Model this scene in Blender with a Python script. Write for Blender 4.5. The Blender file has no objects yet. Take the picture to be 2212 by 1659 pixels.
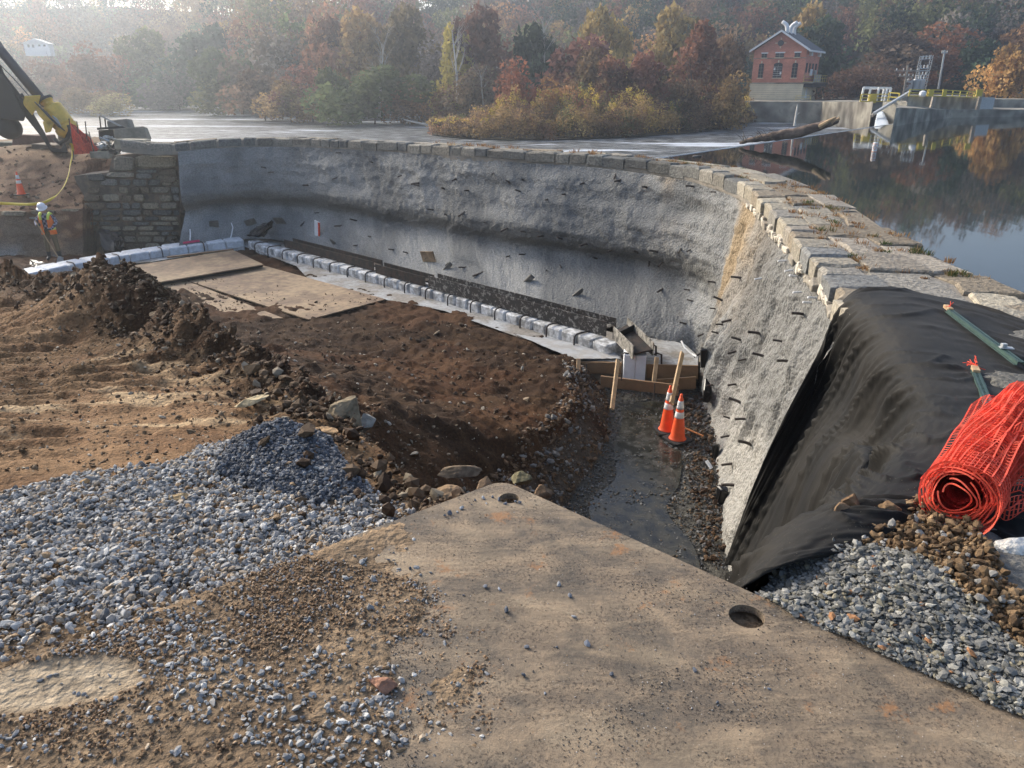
import bpy, bmesh, math, random
import numpy as np
from mathutils import Vector, Matrix, Euler
random.seed(7); RS = np.random.RandomState(11)
C = bpy.context.scene.collection
scene = bpy.context.scene
R = math.radians
PI = math.pi

# ------------------------------------------------------------------ camera
CAM_Z = 1.65; PITCH = R(22.08); FPX = 1600.0
cam = bpy.data.cameras.new('camera'); cam_o = bpy.data.objects.new('camera', cam); C.objects.link(cam_o)
cam_o.location = (0, 0, CAM_Z); cam_o.rotation_euler = (PI/2 - PITCH, 0, 0)
cam.sensor_width = 36; cam.lens = FPX/2212*36; cam.clip_start = 0.05; cam.clip_end = 5000
scene.camera = cam_o
# ------------------------------------------------------------------ world, sun, exposure
SUN_EL = R(27); SUN_AZ = R(-48)      # azimuth from +Y towards +X : sun stands front left behind the wooded hill
world = bpy.data.worlds.new('World'); scene.world = world; world.use_nodes = True
wn = world.node_tree; wn.nodes.clear()
wo = wn.nodes.new('ShaderNodeOutputWorld'); bg = wn.nodes.new('ShaderNodeBackground'); sky = wn.nodes.new('ShaderNodeTexSky')
sky.sky_type = 'NISHITA'; sky.sun_disc = False; sky.sun_elevation = SUN_EL; sky.sun_rotation = SUN_AZ
sky.air_density = .8; sky.dust_density = 3.0; sky.ozone_density = .6
bg.inputs[1].default_value = 0.15
wn.links.new(sky.outputs[0], bg.inputs[0]); wn.links.new(bg.outputs[0], wo.inputs[0])
sl = bpy.data.lights.new('sun', 'SUN'); sl.energy = 2.2; sl.angle = R(20); sl.color = (1.0, .935, .82)
so = bpy.data.objects.new('sun', sl); C.objects.link(so)
sd = Vector((math.sin(SUN_AZ)*math.cos(SUN_EL), math.cos(SUN_AZ)*math.cos(SUN_EL), math.sin(SUN_EL)))
so.rotation_euler = (-sd).to_track_quat('-Z', 'Y').to_euler(); so.location = (-30, 20, 60)
vs = scene.view_settings; vs.view_transform = 'Standard'; vs.look = 'None'; vs.gamma = 1; vs.use_curve_mapping = False
vs.exposure = 1.05
scene.render.engine = 'CYCLES'
scene.cycles.max_bounces = 6; scene.cycles.transparent_max_bounces = 8; scene.cycles.volume_bounces = 0
scene.cycles.use_denoising = True; scene.cycles.caustics_reflective = False; scene.cycles.caustics_refractive = False

# ------------------------------------------------------------------ geometry helpers
_cp, _sp = math.cos(PITCH), math.sin(PITCH)
def ray(u, v):
    a = (u-1106)/FPX; b = (829.5-v)/FPX
    return a, _cp + b*_sp, -_sp + b*_cp
def at(u, v, Y=None, z=None):
    "world point seen along a bearing, at a surveyed distance or height"
    dx, dy, dz = ray(u, v)
    t = Y/dy if Y is not None else (z-CAM_Z)/dz
    return np.array((dx*t, dy*t, CAM_Z+dz*t))
def V(p): return Vector((float(p[0]), float(p[1]), float(p[2])))

def _hash(ix, iy, iz, seed):
    n = (ix.astype(np.int64)*374761393 + iy.astype(np.int64)*668265263 + iz.astype(np.int64)*2147483647 + seed*1274126177) & 0x7fffffff
    n = ((n ^ (n >> 13))*1274126177) & 0x7fffffff
    n = ((n ^ (n >> 15))*2246822519) & 0x7fffffff
    return ((n ^ (n >> 16)) & 0xffff)/65535.0
def noise2(x, y, seed=0):
    x = np.asarray(x, float); y = np.asarray(y, float)
    ix = np.floor(x); iy = np.floor(y); fx = x-ix; fy = y-iy
    fx = fx*fx*(3-2*fx); fy = fy*fy*(3-2*fy); z0 = np.zeros_like(ix)
    a = _hash(ix, iy, z0, seed); b = _hash(ix+1, iy, z0, seed); c = _hash(ix, iy+1, z0, seed); d = _hash(ix+1, iy+1, z0, seed)
    return (a*(1-fx)+b*fx)*(1-fy) + (c*(1-fx)+d*fx)*fy - .5
def fbm(x, y, sc, octv=4, seed=0, gain=.5):
    s = 0; a = 1
    for k in range(octv):
        s = s + a*noise2(x*sc + 13.7*k, y*sc - 7.1*k, seed+k); sc *= 2.03; a *= gain
    return s
def cell(x, y, sc, seed=0):
    "distance to nearest jittered point: cobble-like lumps"
    x = x*sc; y = y*sc; ix = np.floor(x); iy = np.floor(y); best = np.full(np.shape(x), 9.0); z0 = np.zeros_like(ix)
    for i in (-1, 0, 1):
        for j in (-1, 0, 1):
            px = ix+i+_hash(ix+i, iy+j, z0, seed); py = iy+j+_hash(ix+i, iy+j, z0+3, seed)
            best = np.minimum(best, (px-x)**2+(py-y)**2)
    return np.sqrt(best)
def smooth(e0, e1, x):
    t = np.clip((x-e0)/(e1-e0), 0, 1); return t*t*(3-2*t)
def catmull(P, n):
    P = np.asarray(P, float); m = len(P); t = np.linspace(0, m-1-1e-9, n); i = t.astype(int); f = (t-i)[:, None]
    g = lambda k: P[np.clip(k, 0, m-1)]
    a, b, c, d = g(i-1), g(i), g(i+1), g(i+2)
    return .5*((2*b)+(-a+c)*f+(2*a-5*b+4*c-d)*f*f+(-a+3*b-3*c+d)*f**3)
def resample(P, n=None, step=None):
    P = np.asarray(P, float); L = np.r_[0, np.cumsum(np.linalg.norm(np.diff(P, axis=0), axis=1))]
    if n is None: n = max(2, int(L[-1]/step)+1)
    s = np.linspace(0, L[-1], n); return np.stack([np.interp(s, L, P[:, k]) for k in range(P.shape[1])], 1), s

def np_mesh(name, verts, faces, mats=None, smooth_=False, cols=None, mat_idx=None):
    "faces: (n,3) or (n,4) int array; cols: per-vertex rgb"
    verts = np.asarray(verts, np.float32); faces = np.asarray(faces, np.int32)
    me = bpy.data.meshes.new(name); nv = len(verts); nf, k = faces.shape
    me.vertices.add(nv); me.vertices.foreach_set('co', verts.ravel())
    me.loops.add(nf*k); me.loops.foreach_set('vertex_index', faces.ravel())
    me.polygons.add(nf); me.polygons.foreach_set('loop_start', np.arange(0, nf*k, k, dtype=np.int32))
    try: me.polygons.foreach_set('loop_total', np.full(nf, k, np.int32))
    except Exception: pass
    if mats:
        for m in (mats if isinstance(mats, (list, tuple)) else [mats]): me.materials.append(m)
    if mat_idx is not None: me.polygons.foreach_set('material_index', np.asarray(mat_idx, np.int32))
    me.polygons.foreach_set('use_smooth', np.full(nf, smooth_, bool))
    me.update(calc_edges=True)
    if cols is not None:
        at_ = me.color_attributes.new('col', 'FLOAT_COLOR', 'POINT')
        c4 = np.ones((nv, 4), np.float32); c4[:, :3] = cols; at_.data.foreach_set('color', c4.ravel())
    me.validate(); return me
def grid_faces(nr, nc):
    r, c = np.meshgrid(np.arange(nr-1), np.arange(nc-1), indexing='ij'); i = (r*nc+c).ravel()
    return np.stack([i, i+1, i+nc+1, i+nc], 1)

def props(o, label=None, cat=None, group=None, kind=None):
    if label: o['label'] = label
    if cat: o['category'] = cat
    if group: o['group'] = group
    if kind: o['kind'] = kind
    return o
def link(name, me, parent=None, **kw):
    o = bpy.data.objects.new(name, me); C.objects.link(o)
    if parent is not None: o.parent = parent
    return props(o, **kw)
def thing(name, loc, label, cat, group=None, rotz=0):
    o = bpy.data.objects.new(name, None); C.objects.link(o); o.empty_display_size = .2
    o.location = V(loc); o.rotation_euler = (0, 0, rotz); return props(o, label, cat, group)
def copy_tree(o, parent=None):
    c = o.copy(); C.objects.link(c); c.parent = parent
    for ch in list(o.children): copy_tree(ch, c)
    return c

class MB:
    "collects shapes into one mesh"
    def __init__(s): s.v = []; s.f = []; s.m = []; s.mi = 0
    def add(s, vs, fs):
        b = len(s.v); s.v += [tuple(float(c) for c in p) for p in vs]; s.f += [tuple(i+b for i in f) for f in fs]; s.m += [s.mi]*len(fs); return s
    def box(s, c, size, rot=None, jit=0, taper=1.0):
        h = [x/2 for x in size]; M = (rot.to_matrix() if isinstance(rot, Euler) else rot) if rot is not None else Matrix.Identity(3)
        vs = []
        for sx, sy, sz in ((-1,-1,-1),(1,-1,-1),(1,1,-1),(-1,1,-1),(-1,-1,1),(1,-1,1),(1,1,1),(-1,1,1)):
            k = taper if sz > 0 else 1
            p = M @ Vector((sx*h[0]*k, sy*h[1]*k, sz*h[2])); vs.append((p.x+c[0]+random.uniform(-jit, jit), p.y+c[1]+random.uniform(-jit, jit), p.z+c[2]+random.uniform(-jit, jit)))
        return s.add(vs, [(3,2,1,0),(4,5,6,7),(0,1,5,4),(1,2,6,5),(2,3,7,6),(3,0,4,7)])
    def beam(s, a, b, w, h, up=(0,0,1)):
        a = V(a); b = V(b); d = (b-a); L = d.length; d.normalize(); u = Vector(up)
        x = d.cross(u)
        if x.length < 1e-4: x = d.cross(Vector((0,1,0)))
        x.normalize(); z = x.cross(d)
        M = Matrix((x, d, z)).transposed(); return s.box((a+b)/2, (w, L, h), M)
    def tube(s, pts, r, n=8, cap=True):
        pts = [V(p) for p in pts]; m = len(pts); rr = r if hasattr(r, '__len__') else [r]*m
        vs = []; px = None
        for i, p in enumerate(pts):
            d = (pts[min(i+1, m-1)]-pts[max(i-1, 0)]); d.normalize()
            x = (px - d*px.dot(d)) if px is not None else d.orthogonal()
            x.normalize(); px = x; y = d.cross(x)
            for k in range(n):
                t = 2*PI*k/n; q = p + (x*math.cos(t)+y*math.sin(t))*rr[i]; vs.append(q[:])
        fs = [(i*n+k, i*n+(k+1) % n, (i+1)*n+(k+1) % n, (i+1)*n+k) for i in range(m-1) for k in range(n)]
        if cap: fs += [tuple(reversed(range(n))), tuple(range((m-1)*n, m*n))]
        return s.add(vs, fs)
    def lathe(s, prof, c=(0,0,0), n=20, M=None):
        vs = []
        for r, z in prof:
            for k in range(n):
                p = Vector((r*math.cos(2*PI*k/n), r*math.sin(2*PI*k/n), z))
                if M is not None: p = M @ p
                vs.append((p.x+c[0], p.y+c[1], p.z+c[2]))
        m = len(prof)
        fs = [(i*n+k, i*n+(k+1) % n, (i+1)*n+(k+1) % n, (i+1)*n+k) for i in range(m-1) for k in range(n)]
        if prof[0][0] > 1e-6: fs.append(tuple(reversed(range(n))))
        if prof[-1][0] > 1e-6: fs.append(tuple(range((m-1)*n, m*n)))
        return s.add(vs, fs)
    def prism(s, poly, h, M=None, c=(0,0,0)):
        "polygon in xy extruded by h along z, then M, then c"
        n = len(poly); vs = []
        for z in (0, h):
            for x, y in poly:
                p = Vector((x, y, z))
                if M is not None: p = M @ p
                vs.append((p.x+c[0], p.y+c[1], p.z+c[2]))
        return s.add(vs, [tuple(reversed(range(n))), tuple(range(n, 2*n))] + [(k, (k+1) % n, n+(k+1) % n, n+k) for k in range(n)])
    def build(s, name, mat, parent=None, smooth_=False, bevel=0, **kw):
        off = Vector((0,0,0))
        if parent is not None and not kw.pop('local', False):
            q = parent
            while q is not None: off = off + q.location; q = q.parent
        else: kw.pop('local', None)
        me = bpy.data.meshes.new(name); me.from_pydata([tuple(Vector(v)-off) for v in s.v], [], s.f)
        for m in (mat if isinstance(mat, (list, tuple)) else [mat]): me.materials.append(m)
        me.polygons.foreach_set('material_index', s.m)
        if smooth_: me.polygons.foreach_set('use_smooth', [True]*len(s.f))
        bm = bmesh.new(); bm.from_mesh(me); bmesh.ops.recalc_face_normals(bm, faces=bm.faces)
        if bevel: bmesh.ops.bevel(bm, geom=bm.edges[:], offset=bevel, segments=1, affect='EDGES', clamp_overlap=True)
        bm.to_mesh(me); bm.free(); me.update()
        return link(name, me, parent, **kw)

# ------------------------------------------------------------------ materials
def mat(name, col=(.5,.5,.5), rough=.8, var=.25, scale=8.0, bump=.0, bscale=30.0, metal=0, vcol=False, ocol=False, col2=None, spec=.5, trans=0, dist=.02, fine=0, coords='Object'):
    "procedural principled material; col2 = second colour mixed by noise"
    m = bpy.data.materials.new(name); m.use_nodes = True; nt = m.node_tree; N = nt.nodes; L = nt.links
    b = N['Principled BSDF']; b.inputs['Roughness'].default_value = rough; b.inputs['Metallic'].default_value = metal
    b.inputs['Specular IOR Level'].default_value = spec
    tc = N.new('ShaderNodeTexCoord'); co = tc.outputs[coords]
    nz = N.new('ShaderNodeTexNoise'); nz.inputs['Scale'].default_value = scale; nz.inputs['Detail'].default_value = 7; nz.inputs['Roughness'].default_value = .62
    L.new(co, nz.inputs['Vector'])
    if vcol:
        src = N.new('ShaderNodeVertexColor'); src.layer_name = 'col'; base = src.outputs[0]
    elif ocol:
        src = N.new('ShaderNodeObjectInfo'); base = src.outputs['Color']
        va = N.new('ShaderNodeVertexColor'); va.layer_name = 'col'
        mm = N.new('ShaderNodeMix'); mm.data_type = 'RGBA'; mm.blend_type = 'MULTIPLY'; mm.inputs[0].default_value = 1
        L.new(base, mm.inputs[6]); L.new(va.outputs[0], mm.inputs[7]); base = mm.outputs[2]
    else:
        src = N.new('ShaderNodeRGB'); src.outputs[0].default_value = (*col, 1); base = src.outputs[0]
    if col2 is not None:
        rp = N.new('ShaderNodeMapRange'); rp.inputs[1].default_value = .42; rp.inputs[2].default_value = .58; L.new(nz.outputs[0], rp.inputs[0])
        mx = N.new('ShaderNodeMix'); mx.data_type = 'RGBA'; L.new(rp.outputs[0], mx.inputs[0]); L.new(base, mx.inputs[6]); mx.inputs[7].default_value = (*col2, 1); base = mx.outputs[2]
    mr = N.new('ShaderNodeMapRange'); mr.inputs[1].default_value = .3; mr.inputs[2].default_value = .7
    mr.inputs[3].default_value = 1-var; mr.inputs[4].default_value = 1+var
    nz2 = nz
    if fine:
        nz2 = N.new('ShaderNodeTexNoise'); nz2.inputs['Scale'].default_value = fine; nz2.inputs['Detail'].default_value = 5; L.new(co, nz2.inputs['Vector'])
    L.new(nz2.outputs[0], mr.inputs[0])
    vm = N.new('ShaderNodeVectorMath'); vm.operation = 'SCALE'; L.new(base, vm.inputs[0]); L.new(mr.outputs[0], vm.inputs['Scale'])
    L.new(vm.outputs[0], b.inputs['Base Color'])
    if bump:
        bn = N.new('ShaderNodeTexNoise'); bn.inputs['Scale'].default_value = bscale; bn.inputs['Detail'].default_value = 6; L.new(co, bn.inputs['Vector'])
        bp = N.new('ShaderNodeBump'); bp.inputs['Strength'].default_value = bump; bp.inputs['Distance'].default_value = dist
        L.new(bn.outputs[0], bp.inputs['Height']); L.new(bp.outputs[0], b.inputs['Normal'])
    if trans:
        tr = N.new('ShaderNodeBsdfTranslucent'); L.new(vm.outputs[0], tr.inputs[0]); ms = N.new('ShaderNodeMixShader'); ms.inputs[0].default_value = trans
        out = N['Material Output']; L.new(b.outputs[0], ms.inputs[1]); L.new(tr.outputs[0], ms.inputs[2]); L.new(ms.outputs[0], out.inputs[0])
    return m

M = dict(
 soil = mat('soil', vcol=True, rough=.95, var=.38, scale=2.2, fine=26, bump=.9, bscale=38, dist=.03, spec=.15),
 stone_v = mat('loose_stone', vcol=True, rough=.8, var=.22, scale=20, bump=.4, bscale=60, dist=.01, spec=.25),
 shot = mat('sprayed_concrete', vcol=True, rough=.95, var=.27, scale=1.3, fine=24, bump=.65, bscale=20, dist=.10, spec=.2),
 masonry = mat('weathered_stone', vcol=True, rough=.88, var=.3, scale=4, fine=14, bump=.7, bscale=22, dist=.025, spec=.2),
 mortar = mat('mortar', (.34,.30,.24), .92, .3, 3, .8, 25, col2=(.22,.20,.17), spec=.15),
 conc = mat('old_concrete', (.40,.37,.30), .92, .35, .5, .6, 6, col2=(.17,.15,.12), spec=.15, fine=2),
 newconc = mat('pale_concrete', (.76,.78,.80), .75, .16, 6, .4, 30, col2=(.52,.53,.53)),
 slab = mat('blinding_slab', (.22,.20,.17), .7, .25, 1.3, .4, 20, col2=(.36,.37,.37), fine=14),
 footing_tan = mat('muddy_concrete', (.36,.30,.23), .85, .3, 3, .5, 20, col2=(.50,.50,.48)),
 plate = None,
 steel = mat('rusty_steel_beam', (.018,.017,.016), .75, .4, 5, .4, 40, col2=(.045,.03,.023), spec=.3, fine=16),
 splat = None,
 rebar = mat('rebar', (.045,.035,.03), .75, .3, 30, .5, 120),
 ply = mat('plywood', (.30,.21,.12), .8, .28, .9, .3, 30, col2=(.17,.11,.065), fine=7),
 board = mat('form_board', (.30,.19,.10), .8, .3, 2.5, .3, 30, col2=(.20,.12,.06)),
 stake = mat('pale_timber', (.42,.29,.16), .8, .25, 6, .3, 30),
 foam = mat('white_foam', (.78,.80,.82), .7, .06, 6, .1, 40),
 black = mat('black_plastic', (.004,.004,.0045), .35, .2, 6, .3, 20),
 fabric = None,
 orange = mat('cone_orange', (.85,.10,.02), .5, .12, 9, .05, 40),
 reflect = mat('cone_white_band', (.66,.65,.63), .5, .2, 14),
 rubber = mat('cone_base_rubber', (.02,.02,.02), .7, .3, 10),
 mesh_red = mat('barrier_mesh', (.84,.13,.075), .6, .3, 12, spec=.3, trans=.3),
 yellow = mat('machine_yellow', (.62,.40,.05), .5, .25, 3, .1, 30),
 mblack = mat('machine_black', (.006,.006,.007), .6, .3, 4, .2, 20),
 dkblue = mat('drill_tube', (.03,.032,.045), .5, .2, 2),
 tape = mat('caution_tape', (.80,.62,.06), .5, .1, 10, trans=.2),
 white = mat('white_paint', (.75,.76,.76), .6, .08, 5),
 offwhite = mat('offwhite', (.62,.62,.60), .6, .15, 5),
 galv = mat('galvanised_steel', (.42,.44,.44), .5, .15, 8, metal=.3),
 greenpost = mat('green_sign_post', (.035,.07,.058), .5, .3, 12, spec=.5),
 brick = None,
 limestone = mat('base_stone', (.66,.60,.45), .85, .14, .8, .3, 6),
 roof = mat('slate_roof', (.035,.045,.055), .7, .2, 1),
 glass = mat('dark_window', (.03,.035,.04), .2, .2, 1),
 yrail = mat('yellow_rail', (.60,.47,.06), .6, .15, 2),
 wood_pole = mat('pole_wood', (.33,.28,.22), .85, .2, 4),
 bark = mat('bark', (.10,.08,.06), .9, .35, 3, .5, 12),
 pale_bark = mat('pale_bark', (.50,.47,.42), .9, .25, 1.5),
 log = mat('drift_wood', (.12,.08,.055), .9, .35, 2, .5, 10, col2=(.20,.14,.10)),
 foliage = mat('foliage', ocol=True, rough=.8, var=.3, scale=.5, spec=.1, trans=.35),
 foliage_v = mat('far_foliage', vcol=True, rough=.8, var=.3, scale=.35, spec=.1, trans=.35),
 dry = mat('dry_grass', vcol=True, rough=.9, var=.2, scale=8, spec=.1, trans=.25),
 hill = mat('forest_floor', (.06,.05,.03), .95, .3, .1, spec=.1),
 skin = mat('skin', (.30,.17,.11), .6, .1, 10),
 trouser = mat('tan_trousers', (.14,.105,.055), .9, .15, 12),
 boot = mat('rubber_boot', (.02,.02,.02), .6, .2, 12),
 vest_o = mat('orange_vest', (.90,.20,.03), .7, .08, 12),
 vest_y = mat('yellow_band', (.70,.80,.12), .7, .1, 12),
 helmet = mat('helmet_white', (.78,.78,.80), .35, .05, 12),
 pink = mat('pink_paint', (.65,.06,.14), .8, .3, 20),
)
# ------------------------------------------------------------------ special materials
def nodes_of(name):
    m = bpy.data.materials.new(name); m.use_nodes = True; nt = m.node_tree; return m, nt.nodes, nt.links, nt.nodes['Principled BSDF']
def ramp(N, pts, interp='LINEAR'):
    r = N.new('ShaderNodeValToRGB'); r.color_ramp.interpolation = interp
    el = r.color_ramp.elements
    while len(el) < len(pts): el.new(.5)
    for e, (p, c) in zip(el, pts): e.position = p; e.color = (*c, 1)
    return r
def nz(N, L, co, scale, detail=6, rough=.6, dist=0):
    n = N.new('ShaderNodeTexNoise'); n.inputs['Scale'].default_value = scale; n.inputs['Detail'].default_value = detail
    n.inputs['Roughness'].default_value = rough; n.inputs['Distortion'].default_value = dist; L.new(co, n.inputs['Vector']); return n
def mixc(N, L, f, a, b, mode='MIX'):
    m = N.new('ShaderNodeMix'); m.data_type = 'RGBA'; m.blend_type = mode
    for i, x in ((0, f), (6, a), (7, b)):
        if isinstance(x, (int, float)): m.inputs[i].default_value = x
        elif isinstance(x, tuple): m.inputs[i].default_value = (*x, 1)
        else: L.new(x, m.inputs[i])
    return m.outputs[2]
def bumpn(N, L, b, h, strength, dist):
    p = N.new('ShaderNodeBump'); p.inputs['Strength'].default_value = strength; p.inputs['Distance'].default_value = dist
    L.new(h, p.inputs['Height']); L.new(p.outputs[0], b.inputs['Normal'])

# dusty steel road plate: dark steel under streaky tan mud, grit specks, rust
m, N, L, b = nodes_of('dusty_steel_plate'); tc = N.new('ShaderNodeTexCoord'); co = tc.outputs['Object']
mp = N.new('ShaderNodeMapping'); mp.inputs['Rotation'].default_value = (0, 0, R(-18)); mp.inputs['Scale'].default_value = (1.3, 3.0, 1); L.new(co, mp.inputs[0])
n1 = nz(N, L, mp.outputs[0], 1.9, 12, .72, .6); r1 = ramp(N, [(.38, (.085,.072,.058)), (.46, (.16,.128,.092)), (.52, (.25,.19,.125)), (.60, (.33,.255,.165)), (.70, (.46,.37,.25))]); L.new(n1.outputs[0], r1.inputs[0])
n2 = nz(N, L, co, 4.2, 10, .70, .3); r2 = ramp(N, [(.43, (.11,.092,.072)), (.50, (.20,.155,.11)), (.57, (.31,.23,.15))]); L.new(n2.outputs[0], r2.inputs[0])
c = mixc(N, L, .45, r1.outputs[0], r2.outputs[0])
mps = N.new('ShaderNodeMapping'); mps.inputs['Rotation'].default_value = (0, 0, R(22)); mps.inputs['Scale'].default_value = (2.6, 24, 1); L.new(co, mps.inputs[0])
n7 = nz(N, L, mps.outputs[0], 1.5, 6, .7, 1.2); r7 = ramp(N, [(.44, (.84,.84,.85)), (.55, (1,1,1)), (.66, (1.12,1.11,1.08))]); L.new(n7.outputs[0], r7.inputs[0])
n8 = nz(N, L, co, 1.6, 4, .6); r8 = ramp(N, [(.42, (0,0,0)), (.56, (1,1,1))]); L.new(n8.outputs[0], r8.inputs[0])
c = mixc(N, L, r8.outputs[0], c, mixc(N, L, 1.0, c, r7.outputs[0], 'MULTIPLY'))
n3 = nz(N, L, co, 95, 4, .75); r3 = ramp(N, [(.50, (1,1,1)), (.60, (.42,.41,.43))]); L.new(n3.outputs[0], r3.inputs[0])
n3m = nz(N, L, mp.outputs[0], 2.3, 8, .75); r3m = ramp(N, [(.44, (0,0,0)), (.54, (1,1,1))]); L.new(n3m.outputs[0], r3m.inputs[0])
c = mixc(N, L, r3m.outputs[0], c, mixc(N, L, 1.0, c, r3.outputs[0], 'MULTIPLY'))
n4 = nz(N, L, co, 6.1, 7, .7); r4 = ramp(N, [(.60, (0,0,0)), (.66, (.75,.75,.75))]); L.new(n4.outputs[0], r4.inputs[0])
c = mixc(N, L, r4.outputs[0], c, (.30,.15,.065))
n5 = nz(N, L, co, 130, 2, .5); r5 = ramp(N, [(.73, (0,0,0)), (.76, (1,1,1))]); L.new(n5.outputs[0], r5.inputs[0])
c = mixc(N, L, r5.outputs[0], c, (.5,.48,.44))
L.new(c, b.inputs['Base Color']); b.inputs['Roughness'].default_value = .75; b.inputs['Specular IOR Level'].default_value = .25
ad = N.new('ShaderNodeMath'); ad.operation = 'ADD'; nb = nz(N, L, co, 55, 7, .75); L.new(nb.outputs[0], ad.inputs[0]); L.new(n1.outputs[0], ad.inputs[1]); bumpn(N, L, b, ad.outputs[0], .6, .010)
M['plate'] = m
# black beam spattered with pale concrete
m, N, L, b = nodes_of('concrete_spattered_steel'); tc = N.new('ShaderNodeTexCoord'); co = tc.outputs['Object']
n1 = nz(N, L, co, 9, 6, .75); r1 = ramp(N, [(.53, (.022,.02,.018)), (.58, (.30,.29,.26))]); L.new(n1.outputs[0], r1.inputs[0])
n2 = nz(N, L, co, 2, 3, .5); r2 = ramp(N, [(.45, (.05,.03,.022)), (.6, (.03,.028,.026))]); L.new(n2.outputs[0], r2.inputs[0])
c = mixc(N, L, .75, r2.outputs[0], r1.outputs[0]); L.new(c, b.inputs['Base Color']); b.inputs['Roughness'].default_value = .7
M['splat'] = m
m, N, L, b = nodes_of('concrete_caked_steel'); tc = N.new('ShaderNodeTexCoord'); co = tc.outputs['Object']
n1 = nz(N, L, co, 7, 6, .75); r1 = ramp(N, [(.42, (.06,.055,.045)), (.56, (.30,.28,.24))]); L.new(n1.outputs[0], r1.inputs[0])
L.new(r1.outputs[0], b.inputs['Base Color']); b.inputs['Roughness'].default_value = .8; M['caked'] = m
# woven geotextile
m, N, L, b = nodes_of('black_geotextile'); tc = N.new('ShaderNodeTexCoord'); co = tc.outputs['Object']
n1 = nz(N, L, co, 1.3, 5, .6); r1 = ramp(N, [(.4, (.006,.006,.0055)), (.62, (.015,.0135,.011))]); L.new(n1.outputs[0], r1.inputs[0])
n2 = nz(N, L, co, 140, 2, .5); r2 = ramp(N, [(.71, (0,0,0)), (.75, (1,1,1))]); L.new(n2.outputs[0], r2.inputs[0])
c = mixc(N, L, r2.outputs[0], r1.outputs[0], (.20,.17,.12)); L.new(c, b.inputs['Base Color'])
b.inputs['Roughness'].default_value = .68; b.inputs['Specular IOR Level'].default_value = .16; b.inputs['Sheen Weight'].default_value = .03
bumpn(N, L, b, nz(N, L, co, 320, 2, .5).outputs[0], .25, .002); M['fabric'] = m
# brick wall of the powerhouse
m, N, L, b = nodes_of('red_brick'); tc = N.new('ShaderNodeTexCoord'); co = tc.outputs['Object']
bt = N.new('ShaderNodeTexBrick'); bt.inputs['Color1'].default_value = (.60,.22,.145,1); bt.inputs['Color2'].default_value = (.50,.17,.11,1); bt.inputs['Mortar'].default_value = (.52,.36,.28,1)
bt.inputs['Scale'].default_value = 2.2; bt.inputs['Mortar Size'].default_value = .015
mp = N.new('ShaderNodeMapping'); mp.inputs['Rotation'].default_value = (PI/2, 0, 0); L.new(co, mp.inputs[0]); L.new(mp.outputs[0], bt.inputs[0])
n1 = nz(N, L, co, .5, 5, .6); r1 = ramp(N, [(.35, (.75,.75,.75)), (.65, (1.15,1.15,1.15))]); L.new(n1.outputs[0], r1.inputs[0])
L.new(mixc(N, L, 1.0, bt.outputs[0], r1.outputs[0], 'MULTIPLY'), b.inputs['Base Color']); b.inputs['Roughness'].default_value = .9; M['brick'] = m
# plaid shirt
m, N, L, b = nodes_of('plaid_shirt'); tc = N.new('ShaderNodeTexCoord'); co = tc.outputs['Object']
ck = N.new('ShaderNodeTexChecker'); ck.inputs['Scale'].default_value = 14; L.new(co, ck.inputs[0]); ck.inputs[1].default_value = (.02,.022,.05,1); ck.inputs[2].default_value = (.30,.28,.34,1)
L.new(ck.outputs[0], b.inputs['Base Color']); b.inputs['Roughness'].default_value = .9; M['plaid'] = m
# still reservoir
m, N, L, b = nodes_of('still_water'); tc = N.new('ShaderNodeTexCoord'); co = tc.outputs['Object']
b.inputs['Base Color'].default_value = (.010,.014,.012,1); b.inputs['Roughness'].default_value = .035; b.inputs['IOR'].default_value = 1.33; b.inputs['Specular IOR Level'].default_value = .5
mp = N.new('ShaderNodeMapping'); mp.inputs['Scale'].default_value = (1.5, .5, 1); L.new(co, mp.inputs[0])
bumpn(N, L, b, nz(N, L, mp.outputs[0], .9, 3, .5).outputs[0], .05, .04); M['still'] = m
# river: shallow, rippled, with lines of white water
m, N, L, b = nodes_of('river_water'); tc = N.new('ShaderNodeTexCoord'); co = tc.outputs['Object']
mp = N.new('ShaderNodeMapping'); mp.inputs['Scale'].default_value = (.035, .13, 1); mp.inputs['Rotation'].default_value = (0, 0, R(-6)); L.new(co, mp.inputs[0])
n1 = nz(N, L, mp.outputs[0], 1.0, 9, .68, .4); r1 = ramp(N, [(.545, (0,0,0)), (.60, (1,1,1))]); L.new(n1.outputs[0], r1.inputs[0])
mp2 = N.new('ShaderNodeMapping'); mp2.inputs['Scale'].default_value = (.5, 1.8, 1); L.new(co, mp2.inputs[0])
n2 = nz(N, L, mp2.outputs[0], 1.4, 8, .7); r2 = ramp(N, [(.42, (.04,.04,.034)), (.52, (.11,.11,.10)), (.60, (.45,.47,.48))]); L.new(n2.outputs[0], r2.inputs[0])
c = mixc(N, L, r1.outputs[0], r2.outputs[0], (.72,.76,.80)); L.new(c, b.inputs['Base Color'])
b.inputs['Roughness'].default_value = .3; b.inputs['Specular IOR Level'].default_value = .1; b.inputs['IOR'].default_value = 1.33; bumpn(N, L, b, n2.outputs[0], .6, .22); M['river'] = m
m, N, L, b = nodes_of('weir_water'); tc = N.new('ShaderNodeTexCoord'); co = tc.outputs['Object']
mp = N.new('ShaderNodeMapping'); mp.inputs['Scale'].default_value = (.8, 2.2, 1); L.new(co, mp.inputs[0])
n2 = nz(N, L, mp.outputs[0], 1.2, 8, .7); r2 = ramp(N, [(.40, (.09,.10,.105)), (.52, (.22,.25,.27)), (.66, (.55,.60,.64))]); L.new(n2.outputs[0], r2.inputs[0]); L.new(r2.outputs[0], b.inputs['Base Color'])
b.inputs['Roughness'].default_value = .3; bumpn(N, L, b, n2.outputs[0], .8, .2); M['weir'] = m
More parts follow.
